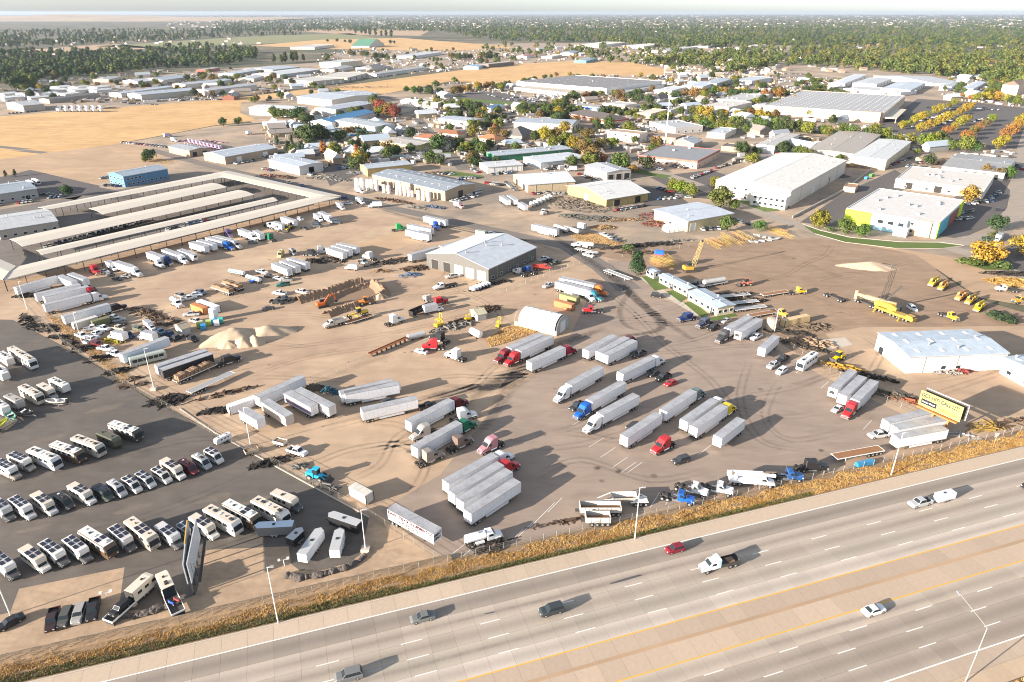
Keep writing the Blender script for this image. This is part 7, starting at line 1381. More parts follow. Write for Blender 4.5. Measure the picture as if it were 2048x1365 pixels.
place('wheel_loader',LOADER, 'Z4',(1600,580),(1505,585),(.42,.12,.07), 'red-brown tractor machine in the crane yard','machine',None, .8)
for i, (x, y) in enumerate([(630,220),(850,290)]):
    d = new('dolly',None, None, pt('Z3',x+ (110 if i == 0 else 320), y+(40 if i == 0 else 50)), math.atan2((pt('Z3',900,310)-pt('Z3',620,205)).y, (pt('Z3',900,310)-pt('Z3',620,205)).x)); tag(d, ('black multi-axle dolly alone in the crane yard' if i == 0 else 'black multi-axle dolly under the telescopic boom'), 'dolly')
    new('frame',MB().box(-4.5,4.5,-.5,.5,.6,.95).box(-4.2,-2.4,-1.1,1.1,.7,.9).box(2.0,4.2,-1.1,1.1,.7,.9).mesh('frame','dark_steel'), d)
    for xx in (-4.0,-2.7,2.6,3.9):
        for s in (-1,1): new('wheel',WH['dual'], d, (xx, s*.95, .52))
car('u','Z3',(1745,345),(1870,430), white, 'white pickup beside the mobile crane')
place('yellow_attachment',LOADER, 'Z3',(860,1040),(715,1100),(.72,.48,.0), 'bright yellow machine beside the white motorhome','machine',None, .8)
spawn('site_container',CONT40, pt('Z3',200,600), math.atan2((pt('Z3',330,540)-pt('Z3',0,610)).y, (pt('Z3',330,540)-pt('Z3',0,610)).x),(.58,.42,.22), 'peach coloured long container in the crane yard','container'); spawn('upright_tank',SILO, pt('C4',52,705), 0, (.45,.38,.30), 'weathered upright tank beside the peach container','tank',None, (1.9,1.9,4.2))
for i, (code, a, b) in enumerate([('Z4',(1180,195),(1320,265)),('Z4',(1230,185),(1340,240)),('Z4',(1300,180),(1410,250)),('Z4',(1350,170),(1420,215)),('Z4',(1330,140),(1510,235)),('Z4',(1420,130),(1570,215)),('Z4',(1470,120),(1620,200)),('Z4',(1730,85),(1890,150)),('Z4',(1790,90),(1980,175)),('Z4',(1760,75),(1930,130)),('Z4',(680,370),(900,440)),('Z4',(700,350),(920,420)),('Z4',(820,335),(930,430)),('Z4',(690,390),(880,480)),('Z4',(760,350),(900,430))]):
    a_, b_ = pt(code,*a), pt(code,*b); d = b_-a_; o = spawn('lattice_section',LATTICE, a_+Vector((0,0,.8)), math.atan2(d.y,d.x),(.42,.29,.07) if i % 4 != 1 else (.44,.24,.07), '%s yellow lattice boom section %s' % (nth(i if i < 10 else i-10).capitalize(), 'in the row at the back of the crane yard' if i < 10 else 'in the pile behind the conifer'), 'boom section','yellow lattice boom sections',(d.length/12,1,1))
for i, (x, y) in enumerate([(1650,140),(1690,150),(1730,160),(1770,170),(1600,200),(1650,205),(1700,195),(1760,190),(1810,185),(1850,175)]): spawn('counterweight_pad',TOTE, pt('Z4',x,y), R(25*i),(.40,.39,.36), '%s grey pad in the rows beside the lattice sections' % nth(i), 'pad','grey pads in the crane yard',(2.0,1.2,.4))
bc = new('blue_tarp_stack',MB().loft([(-2.4,1.5,.6,1.2,.2,.1),(-1.8,1.7,.5,2.2,.3,.2),(1.8,1.7,.5,2.2,.3,.2),(2.4,1.5,.6,1.2,.2,.1)]).mesh('blue_tarp_stack','paint'), None, pt('Z4',768,318), R(-15),(.02,.13,.50)); tag(bc, 'blue tarpaulin covered stack on a red base behind the conifer','tarp stack'); new('red_base',MB().box(-2.6,2.6,-1.8,1.8,0,.58).mesh('red_base','paint'), bc, (0,0,0), 0, (.45,.04,.05))
for i in range(4): place('forklift',FORK, *[('C2',(1420,690),(1480,660)),('C2',(1660,630),(1705,620)),('C2',(1905,690),(1930,660)),('C3',(195,680),(180,690))][i], (.62,.46,.02), ['yellow forklift with raised mast by the pipe racks','yellow forklift beside the small shed','yellow lift truck above the dry grass','yellow forklift at the fabric hut wall'][i], 'forklift',None, .5, None, 1.5 if i == 0 else 1.1)
cv = new('conveyor',None, None, pt('C2',900,925), math.atan2((pt('C2',1195,800)-pt('C2',900,925)).y, (pt('C2',1195,800)-pt('C2',900,925)).x)); tag(cv, 'long orange conveyor frame lying beside the fence','conveyor'); cl = (pt('C2',1195,800)-pt('C2',900,925)).length
new('side_beam',MB().beam((0,-.6,1.3),(cl,-.6,1.6),.16,.4).mesh('side_beam','machine'), cv, (0,0,0), 0, orange); new('side_beam',MB().beam((0,.6,1.3),(cl,.6,1.6),.16,.4).mesh('side_beam','machine'), cv, (0,0,0), 0, orange); new('belt',MB().beam((0,0,1.45),(cl,0,1.75),1.0,.06).mesh('belt','tyre'), cv)
for k in range(8): new('leg',MB().box(cl*(k+.5)/8-.08,cl*(k+.5)/8+.08,-.65,.65,0,1.4).mesh('leg','dark_steel'), cv)
for code, A, B, C, h, rc, l in [('C1',(1385,720),(1440,755),(1490,735),2.4,(.42,.36,.26),'small grey shed with tan roof in the crowded corner'),('C2',(1700,600),(1755,643),(1800,610),2.6,(.46,.42,.30),'small cream shed beside the pipe racks')]: building('shed',code, A, B, C, h, 'g',(.46,.46,.45), rc, l, pitch=.4, cat='shed')
# ---- vehicle lot, rows of leisure vehicles
def rv(proto, code, rear, front, c1, c2, label, z, cat='motorhome',name='motorhome',shift=.0, sc=1.0):
    o = place(name, proto, code, rear, front, c1, label, cat, 'leisure vehicles in the asphalt lot',z, c2, sc)
    if shift: a = o.rotation_euler.z; o.location += Vector((math.cos(a), math.sin(a), 0))*shift
    return o
RW=(.66,.64,.60); RC=(.58,.52,.43)
def row_rv(rowname, items):
    for i, (k, code, rear, front, c1, c2) in enumerate(items):
        kind = k[0]; v = int(k[1]); proto, z, sh, word = {'A': (CLA[v % 3], 3.6, 0.3, 'coach motorhome'), 'C': (CLC[v % 3], 3.3, 1.0, 'cab-over motorhome'), 'V': (VANS[v % 2], 2.7, .8, 'camper van'), 'T': (CAMP[v % 2], 3.2, .2, 'caravan trailer')}[kind]
        def nm(c): return 'white' if min(c) > .5 else 'silver' if min(c) > .3 and max(c)-min(c) < .08 else 'black' if max(c) < .06 else 'maroon' if c[0] > 3*c[1] else 'brown' if c[0] > 1.25*c[2] else 'grey'
        lab = nm(c1)+(' and '+nm(c2) if nm(c2) != nm(c1) else '')+' '+word
        rv(proto, code, rear, front, c1, c2, '%s, %s from the left in the %s' % (lab, nth(i), rowname+(' of the lot' if 'row' in rowname else '')), z, {'A':'motorhome','C':'motorhome','V':'camper van','T':'caravan'}[kind], {'A':'motorhome','C':'motorhome','V':'camper_van','T':'caravan'}[kind], sh)
BR=(.10,.065,.04); DG=(.09,.09,.095)
row_rv('front row',[('C1','E1',(-50,440),(60,530),RW,DG),('C0','E1',(165,400),(270,475),RC,RW),('C1','E1',(285,345),(430,450),RW,DG),('C1','E1',(455,320),(595,425),RW,DG),('A0','E1',(575,265),(780,390),RW,BR),('C1','E1',(760,225),(930,365),(.56,.54,.52),DG),('A1','E1',(895,190),(1090,340),RC,(.30,.27,.23)),('C0','E1',(1130,240),(1225,310),(.5,.5,.5),DG),('V0','E1',(1260,220),(1365,295),(.45,.50,.54),RW),('C0','E1',(1340,160),(1505,265),RC,RW),('A2','E1',(1465,115),(1670,225),RC,RW),('A0','E1',(1575,65),(1830,195),RW,BR),('A2','E2',(-5,55),(205,160),RC,RW),('C2','E2',(100,-10),(300,75),RC,(.07,.08,.09))])
row_rv('second row',[('C0','E1',(-70,40),(55,140),(.4,.4,.4),DG),('C1','E1',(75,40),(190,120),RW,(.45,.47,.48)),('C0','E1',(235,10),(345,90),RC,(.50,.50,.50)),('V1','E1',(385,10),(480,70),(.05,.05,.055),DG),('C0','D1',(545,925),(690,1005),RC,RW),('V0','D1',(725,930),(850,1000),(.06,.07,.06),DG),('V1','D1',(850,895),(950,965),silver,DG),('V0','D1',(955,860),(1080,940),RW,DG),('V0','D1',(1055,825),(1195,905),(.55,.56,.55),DG),('V0','D1',(1180,785),(1325,870),RW,RW),('C0','D1',(1265,725),(1410,815),RC,RW),('V1','D1',(1410,735),(1515,790),(.14,.02,.025),DG),('V1','D1',(1520,690),(1620,750),(.34,.36,.36),DG),('V0','D1',(1600,640),(1730,715),RW,RW)])
row_rv('third row',[('C1','D1',(-30,745),(95,810),RW,(.25,.22,.20)),('C1','D1',(40,675),(240,760),RW,(.30,.28,.26)),('A2','D1',(225,650),(440,735),RW,(.55,.56,.56)),('A0','D1',(385,600),(645,690),RW,BR),('A2','D1',(560,550),(800,640),RC,(.40,.38,.33)),('T0','D1',(785,520),(910,575),(.10,.10,.07),DG),('A0','D1',(835,435),(1110,525),RW,(.05,.045,.04))])
row_rv('fourth row',[('T1','D1',(-60,260),(40,330),RW,RW),('T0','D1',(55,230),(150,280),(.36,.33,.30),RW),('A2','D1',(175,160),(295,225),RC,RC),('C2','D1',(285,130),(420,205),RC,(.34,.34,.34)),('T1','D1',(395,95),(520,160),RW,(.6,.6,.6))])
row_rv('fifth row',[('T1','C1',(0,880),(70,930),RW,RW),('T0','C1',(85,840),(150,880),RC,RW),('A2','C1',(150,880),(245,940),RC,RW)])
row_rv('pair at the left edge',[('T0','C1',(-40,980),(10,1015),RW,RW),('T1','D1',(-30,15),(20,50),RW,RW)])
for a, b, c, l in [((490,290),(385,290),(.62,.56,.50),'white and pink boat on a trailer'),((55,380),(120,445),(.16,.34,.26),'green boat with grey cover'),((160,370),(240,385),black,'small black boat'),((-20,490),(10,470),(.5,.5,.05),'yellow boat cut by the left edge')]: place('boat',BOAT, 'D1',a, b, c, l+' in the asphalt lot','boat',None, 1.0)
place('caravan',CAMP[0], 'D1',(1800,520),(1690,575), white, 'small white caravan parked at the lot kerb','caravan',None, 2.4, white, .6); place('utility_trailer',UTIL, 'D1',(2030,665),(1930,700), tan, 'flat utility trailer at the lot kerb','trailer',None, .7)
# display corner
place('cargo_trailer',CARGOBIG, 'E2',(225,240),(40,250),(.16,.16,.16), 'dark grey cargo trailer with a blue-silver roof in the display corner','trailer',None, 2.7, (.46,.56,.66)); place('cargo_trailer',CARGOSMALL, 'E2',(265,330),(315,285), black, 'smallest black cargo trailer in the display corner','trailer',None, 2.3, silver); place('cargo_trailer',CARGOBIG, 'E2',(345,435),(455,285), white, 'long white cargo trailer in the display corner','trailer',None, 2.7, silver); place('cargo_trailer',CARGO, 'E2',(570,395),(595,300), white, 'short white cargo trailer in the display corner','trailer',None, 2.6, silver); place('cargo_trailer',CARGOBIG, 'E2',(735,235),(525,165), black, 'long black cargo trailer in the display corner','trailer',None, 2.7, silver)
for k, a, b, c, l in [('p',(385,870),(360,975),(.035,.02,.02),'dark maroon pickup, leftmost on the sand'),('u',(480,865),(445,945),(.08,.08,.07),'olive-grey off-roader second on the sand'),('u',(575,840),(545,920),(.30,.29,.28),'off-roader with a white hood third on the sand'),('p',(672,795),(650,905),black,'black pickup rightmost on the sand'),('s',(130,905),(10,970),black,'black saloon cut by the left edge on the sand')]: car(k, 'E1',a, b, c, l)
for i, (code, rear, front, l) in enumerate([('Z1',(300,1010),(450,880),'caravan on a ramp with an off-roader on its open deck'),('Z1',(745,985),(670,830),'caravan on a ramp with two bikes on its deck')]):
    a_, b_ = pt(code,*rear,3.4), pt(code,*front,3.4); d = b_-a_; g = math.atan2(d.y,d.x); t = spawn('toy_hauler',make_camper_trailer(5.2, 20+i, True),((a_+b_)/2)*Vector((1,1,0)), g, RC, 'tan '+l, 'caravan',None, 1.0, RW)
    t.location.z = .35; new('deck',MB().box(-8.0,-2.6,-1.25,1.25,.5,.62).mesh('deck','dark_steel'), t); new('deck_rail',MB().box(-8.0,-2.6,-1.28,-1.2,.62,1.0).box(-8.0,-2.6,1.2,1.28,.62,1.0).box(-8.05,-7.95,-1.2,1.2,.62,1.0).mesh('deck_rail','white_trim'), t); new('rear_wall',MB().box(-2.68,-2.6,-1.1,1.1,.65,3.0).mesh('rear_wall','glass' if i else 'dark_opening'), t); new('deck_leg',MB().box(-7.8,-7.5,-1.1,1.1,-.35,.5).mesh('deck_leg','dark_steel'), t); new('support',MB().box(-2,2,-1,1,-.35,.62).mesh('support','dark_steel'), t)
    dd = Vector((math.cos(g), math.sin(g), 0))
    if i == 0: o = spawn('off_roader',SUV, t.location+dd*(-5.0)+Vector((0,0,.62)), g+math.pi, black, 'black off-roader standing on the ramp deck','car',None, .85)
    else:
        for s, c in ((-.5,(.45,.05,.04)),(.5,(.03,.08,.45))):
            q = new('motorbike',None, None, t.location+dd*(-5.0)+Vector((-dd.y,dd.x,0))*s+Vector((0,0,.62)), g+.4); tag(q, ('red' if s < 0 else 'blue')+' motorbike on the caravan deck','motorbike')
            for x in (-.65,.65): new('wheel',WH['small'], q, (x,0,.3)).scale = (1,.5,1)
            new('body',MB().loft([(-.8,.12,.55,.95,.04,0),(-.1,.15,.45,.85,.04,0),(.45,.15,.5,1.0,.04,0),(.7,.1,.7,1.05,.04,0)]).mesh('body','paint'), q, (0,0,0), 0, c); new('handlebar',MB().beam((.55,-.35,1.1),(.55,.35,1.1),.05,.05).mesh('handlebar','dark_steel'), q)
# boulders
rk = []
for s in range(3):
    bm = bmesh.new(); bmesh.ops.create_icosphere(bm, subdivisions=2, radius=1); rr = random.Random(s)
    for v in bm.verts: v.co *= 1+rr.uniform(-.18,.18); v.co.z *= .75
    me = bpy.data.meshes.new('boulder'); bm.to_mesh(me); bm.free(); me.materials.append(MATS['rock']); rk.append(me)
def boulders(px, n, where, r0, r1):
    P_ = [Vector((*p,0)) for p in px]; tot = sum((b-a).length for a, b in zip(P_,P_[1:])); rr = random.Random(n)
    for i in range(n):
        d = tot*(i+.5)/n
        for a, b in zip(P_,P_[1:]):
            if d <= (b-a).length: p = a.lerp(b, d/(b-a).length); break
            d -= (b-a).length
        r = rr.uniform(r0,r1); o = new('boulder',rk[i % 3], None, at(p.x,p.y)+Vector((0,0,r*.35)), rr.uniform(0,6)); o.scale = (r, r*rr.uniform(.8,1.2), r*rr.uniform(.8,1.1)); tag(o, 'dark boulder, %s from the left in the %s' % (nth(i), where), 'boulder','boulders in the '+where)
boulders([(571,1153),(600,1158),(640,1152),(690,1138),(720,1122),(731,1110)], 26, 'curved border of the display corner',.55, .95)
boulders([(444,1227),(480,1233),(500,1228),(520,1222)] if False else [(440,1222),(452,1232),(485,1234)] if False else [(222,1222),(240,1232),(270,1234),(300,1226),(318,1218),(340,1213)], 16, 'border before the ramp caravans',.5, 1.0)
# ---- motorway traffic
def drive(k, s, n, col, label, rev=True, proto=None, name=None, cat=None, c2=None, sc=1.0):
    nm, p, c = (name, proto, cat) if proto else CARK[k]; return spawn(nm, p, hw(s, n), HA+(math.pi if rev else 0), col, label, c, 'traffic on the motorway',sc, c2)
def sn(code, x, y, z=.5): p = pt(code, x, y, z); return p.dot(HD), p.dot(HN)
drive('s',*sn('E2',1190,905),(.15,.16,.155), 'grey-green old saloon in the outer lane of the motorway'); drive('u',*sn('E2',665,1320),(.16,.165,.17), 'grey estate car cut by the lower picture edge'); drive('u',*sn('E3',295,855),(.04,.05,.055), 'black estate car in the middle of the motorway'); drive('h',*sn('E3',1170,420),(.20,.015,.03), 'dark red hatchback in the outer lane')
s_, n_ = sn('E3',1480,525,1.0); drive('',s_, n_, white, 'white service truck with a flat bed on the motorway',True, SERVICETRUCK, 'service_truck','lorry',(.42,.58,.68), .95)
s_, n_ = sn('E4',1105,95); drive('p',s_, n_, silver, 'silver pickup towing a white box trailer on the motorway'); s_, n_ = sn('E4',1265,50,1.0); drive('',s_+.4, n_, white, 'white box trailer towed by the silver pickup',True, CARGO, 'cargo_trailer','trailer',(.6,.62,.66), .8)
drive('s',*sn('E4',778,855), white, 'white saloon alone on the far carriageway',False); drive('u',*sn('P0',2062,972), black, 'black car cut by the right edge on the motorway')
# ------------------------------------------------------------ street furniture
def light_pole(code, x, y, h, label, arm=None, base=False):
    r = new('light_pole',None, None, pt(code, x, y), 0); tag(r, label, 'light pole','light poles')
    new('shaft',MB().cyl((0,0,0),(0,0,h),.13,.07,n=8).mesh('shaft','white_trim'), r)
    if base: new('footing',MB().loft([(-.9,.9,0,.8,.1,.05),(.9,.9,0,.8,.1,.05)]).mesh('footing','concrete'), r)
    a = arm or (.9,.0); new('arm',MB().beam((0,0,h-.1),(a[0],a[1],h+.1),.09,.09).mesh('arm','white_trim'), r); new('lamp_head',MB().box(a[0]-.35,a[0]+.35,a[1]-.2,a[1]+.2,h+.05,h+.22).mesh('lamp_head','galvanised'), r)
light_pole('E1',75,890,12,'light pole beside the black saloon at the left edge'); light_pole('E2',785,430,11,'light pole between the cargo trailers and the sign trailer',None,True); light_pole('E2',165,945,14,'light pole in the verge below the display corner'); light_pole('E3',885,350,14,'light pole in the verge by the dump trailers'); light_pole('D4',1000,870,12.6,'light pole in the verge by the trailers under the billboard'); light_pole('D1',1215,195,14,'light pole with a concrete foot at the lot fence',None,True); light_pole('D1',1975,640,12,'light pole at the lot kerb by the small caravan'); light_pole('C1',215,550,11.6,'light pole furthest back at the western fence'); light_pole('C1',645,810,11.4,'light pole in the crowded western corner'); light_pole('C4',82,725,9,'light pole beside the short trailer and the peach container')
r = new('street_light',None, None, at(1930.2,1365), 0); tag(r, 'tall motorway light with a long arm near the lower right corner','street light'); new('shaft',MB().cyl((0,0,0),(0,0,13),.11,.07,n=8).mesh('shaft','galvanised'), r); new('arm',MB().beam((0,0,13),(-.4,7.2,13.3),.08,.08).mesh('arm','galvanised'), r); new('lamp_head',MB().box(-.65,-.2,6.9,7.8,13.2,13.4).mesh('lamp_head','galvanised'), r)
r = new('radio_mast',None, None, pt('B3',1222,212), 0); tag(r, 'tall pale mast above the beige office','mast'); new('shaft',MB().cyl((0,0,0),(0,0,41),.65,.35,n=10).mesh('shaft','white_trim'), r); new('antenna',MB().box(-.9,.9,-.9,.9,39,42).cyl((0,0,42),(0,0,46),.1).mesh('antenna','white_trim'), r)
pole = MB().cyl((0,0,0),(0,0,11),.15,.1,n=6).mesh('shaft','bark'); xarm = MB().box(-1.2,1.2,-.06,.06,10.2,10.35).mesh('cross_arm','bark')
for i, (x, y) in enumerate([(1097,228),(1113,224),(1143,222),(1155,215),(1200,245),(1440,250),(1600,270),(1735,282),(1935,305),(2005,292),(655,190),(775,175),(865,130),(1290,90),(1363,82),(1404,82),(1657,98),(1730,98),(1884,100),(1962,100),(1020,318),(880,355),(555,290),(1395,300),(1320,300)]):
    r = new('utility_pole',None, None, at(x,y), .4); tag(r, 'wooden utility pole, %s in the list of street poles from near the retail lawn' % nth(i), 'utility pole','utility poles'); new('shaft',pole, r).scale = (1,1,1.2 if y > 110 else 2.2); new('cross_arm',xarm, r, (0,0,2 if y > 110 else 12))
    r['label'] = 'wooden utility pole %s' % ['left of the blue car-wash','at the lawn of the car-wash','nearest the car-wash','right behind the car-wash','before the shop row','at the start of the tree-lined street','by the first street trees','in the middle of the tree-lined street','at the right end of the tree-lined street','at the avenue corner','at the northern street','beside the middle straw field','north of the tan block','leftmost before the wood','second before the wood','third before the wood','left of the storage blocks far back','behind the storage blocks','far right before the wood','furthest right before the wood','before the green shed','at the mustard shed','beside the lawn conifers','behind the tan garage','at the foot of the mast'][i]
def fence(code_pts, label, step=3.0, h=2.0, m='fence_wire'):
    P_ = [q if isinstance(q, Vector) else at(*q) for q in code_pts]; r = new('chain_link_fence',None, None, P_[0], 0); tag(r, label, 'fence'); o0 = P_[0]; w = MB()
    post = MB().cyl((0,0,0),(0,0,h),.045,n=5).mesh('post','galvanised'); cnt = 0
    for a, b in zip(P_, P_[1:]):
        n = max(1, int((b-a).length/step))
        for k in range(n): p = a.lerp(b, k/n)-o0; new('post',post, r, p)
        for z in (h-.03, h*.75, h*.5, h*.25, .12): w.beam(a-o0+Vector((0,0,z)), b-o0+Vector((0,0,z)), .03, .03 if z < h-.1 else .05)
    new('wire',w.mesh('wire',m), r)
fence([hw(k, 110.2) for k in (-85,-40,0,40,80,130,190)], 'chain-link fence along the golden verge of the motorway'); fence([(30,590),(130,690),(260,775),(420,865),(560,935),(735,1030),(888,1130)], 'chain-link fence between the asphalt lot and the dirt yard'); fence([(520,800),(650,755),(740,720)], 'short wire fence above the western cluster',4); fence([(1000,590),(1110,545),(1170,525)], 'wire fence beside the workshop track',4); fence([(1245,515),(1340,500),(1520,478)], 'wire fence at the back of the crane yard',5); fence([(1480,655),(1570,690),(1720,780),(1830,830)], 'rusty fence between lorry park and white workshop',4)
# billboards
mat('billboard_yellow',(.36,.33,.10), rough=.7, var=.03); mat('billboard_grey',(.42,.45,.48), rough=.6, var=.06); mat('weathered_orange',(.42,.16,.05), rough=.8, var=.2)
a_ = Vector((113.6,166.6,0)); b_ = Vector((119.6,157.0,0)); g = math.atan2((b_-a_).y,(b_-a_).x); L_ = (b_-a_).length
r = new('billboard',None, None, a_, g); tag(r, 'yellow two-sided billboard reading GOT HIT? CALL LIT! above the trailers','billboard')
new('panel',MB().box(0,L_,-.25,0,6.1,10.6).mesh('panel','billboard_yellow'), r); new('back_panel',MB().box(.4,L_+.4,1.6,1.8,6.2,10.7).mesh('back_panel','dark_steel'), r); new('back_frame',MB().box(.35,L_+.45,1.55,1.85,10.7,10.85).box(L_+.4,L_+.52,1.55,1.85,6.2,10.85).mesh('back_frame','white_trim'), r); new('catwalk',MB().box(.2,L_-.3,-1.1,-.3,5.6,5.95).mesh('catwalk','weathered_orange'), r)
for x in (L_*.36, L_*.72): new('post',MB().box(x-.25,x+.25,.8,1.3,0,6.2).mesh('post','weathered_orange'), r); new('brace',MB().box(x-.1,x+.1,-.2,2.2,6.3,6.5).mesh('brace','dark_steel'), r)
lettering('GOT HIT? CALL LIT!',r, (.35,-.27,8.95),(R(90),0,0), 1.5, 'black_letter',.76, .01, .05); new('logo_box',MB().box(.6,4.8,-.28,-.252,6.9,8.3).mesh('logo_box','solar_panel'), r); lettering('Litster Frost',r, (.8,-.30,7.35),(R(90),0,0), .75, 'white_trim',.95); lettering('208-333-3366',r, (5.6,-.27,6.9),(R(90),0,0), 1.0, 'yellow_letter',.85, .01, .01)
n_ = at(388,1195); f_ = at(384,1040,8.6); g = math.atan2((f_-n_).y,(f_-n_).x); L_ = Vector((f_.x-n_.x,f_.y-n_.y)).length
r = new('billboard',None, None, Vector((n_.x,n_.y,0)), g); tag(r, 'tall V-shaped billboard seen edge-on beside the ramp caravans','billboard')
new('panel',MB().add([(0,.35,3.6),(L_,.8,3.6),(L_,.8,8.6),(0,.35,8.6),(0,.55,3.6),(L_,1.0,3.6),(L_,1.0,8.6),(0,.55,8.6)], [(0,1,2,3),(4,5,6,7),(0,1,5,4),(2,3,7,6),(0,3,7,4),(1,2,6,5)]).mesh('panel','billboard_grey'), r); new('panel',MB().add([(0,-.35,3.6),(L_,-.8,3.6),(L_,-.8,8.6),(0,-.35,8.6),(0,-.15,3.6),(L_,-.6,3.6),(L_,-.6,8.6),(0,-.15,8.6)], [(0,1,2,3),(4,5,6,7),(0,1,5,4),(2,3,7,6),(0,3,7,4),(1,2,6,5)]).mesh('panel','billboard_grey'), r); new('top_trim',MB().beam((L_*.45,.75,8.68),(L_,.95,8.68),.2,.12).mesh('top_trim','yellow_marking'), r)
for k in range(5): x = L_*(k+.3)/5; new('post',MB().box(x-.15,x+.15,-.12,.18,0,8.2).mesh('post','dark_steel'), r)
new('ladder',MB().beam((.2,-.9,0),(.2,-.9,8.4),.06,.06).beam((.2,-1.4,0),(.2,-1.4,8.4),.06,.06).mesh('ladder','dark_steel'), r); new('catwalk',MB().box(0,L_,-1.9,-1.35,3.2,3.3).mesh('catwalk','dark_steel'), r)
for i, (code, x, y) in enumerate([('E1',765,775),('E2',210,540)]):
    r = new('floodlight',None, None, pt(code,x,y), .3); tag(r, 'white twin floodlight on the sand '+('left of the ramp caravans' if i == 0 else 'left of the cargo trailers'), 'floodlight'); new('stand',MB().cyl((0,0,0),(0,0,1.7),.08).beam((-.9,0,1.7),(.9,0,1.7),.08,.08).mesh('stand','white_trim'), r)
    for s in (-1,1): new('lamp',MB().box(s*.9-.25,s*.9+.25,-.2,.2,1.7,2.1).mesh('lamp','white_trim'), r)
r = new('road_sign',None, None, pt('D4',1812,622), R(20)); tag(r, 'small white road sign in the verge at the right','sign'); new('post',MB().cyl((0,0,0),(0,0,3.2),.06).mesh('post','galvanised'), r); new('plate',MB().box(-.6,.6,-.09,-.05,2.4,3.4).mesh('plate','white_trim'), r)
cw = new('ramp_wall',MB().beam(pt('B4',225,765,.6), pt('B4',640,545,.6), .5, 1.2).beam(pt('B4',640,545,.6), pt('B4',860,375,.6), .5, 1.2).mesh('ramp_wall','concrete')); tag(cw, 'long low concrete wall beside the largest warehouse','wall')
# scrap and material heaps nobody could count
def scrap(code, x, y, rx, ry, n, cols, rot=0, hmax=1.2, long_=3.0):
    p = pt(code, x, y); rr = random.Random(int(x*3+y)); m = MB()
    for _ in range(int(n*1.5)):
        a = rr.uniform(0,6.28); q = math.sqrt(rr.random()); cx, cy = rx*q*math.cos(a), ry*q*math.sin(a); l = rr.uniform(.6,long_); th = rr.gauss(0,.5)+(0 if rr.random() < .75 else 1.57); z = rr.uniform(.1,hmax)*(1.1-q); w = rr.uniform(.08,.4)
        m.beam((cx-math.cos(th)*l/2,cy-math.sin(th)*l/2,z),(cx+math.cos(th)*l/2,cy+math.sin(th)*l/2,z+rr.uniform(-.1,.2)), w, min(2*z, rr.uniform(.1,.7)))
    o = new('scrap_heap',m.mesh('scrap_heap','scrap'), None, p, R(rot), tuple(x*.62 for x in cols)); return struct(o, 'stuff')
RU=(.13,.08,.05); DK=(.04,.035,.03); GR=(.26,.25,.23); WD=(.30,.20,.11)
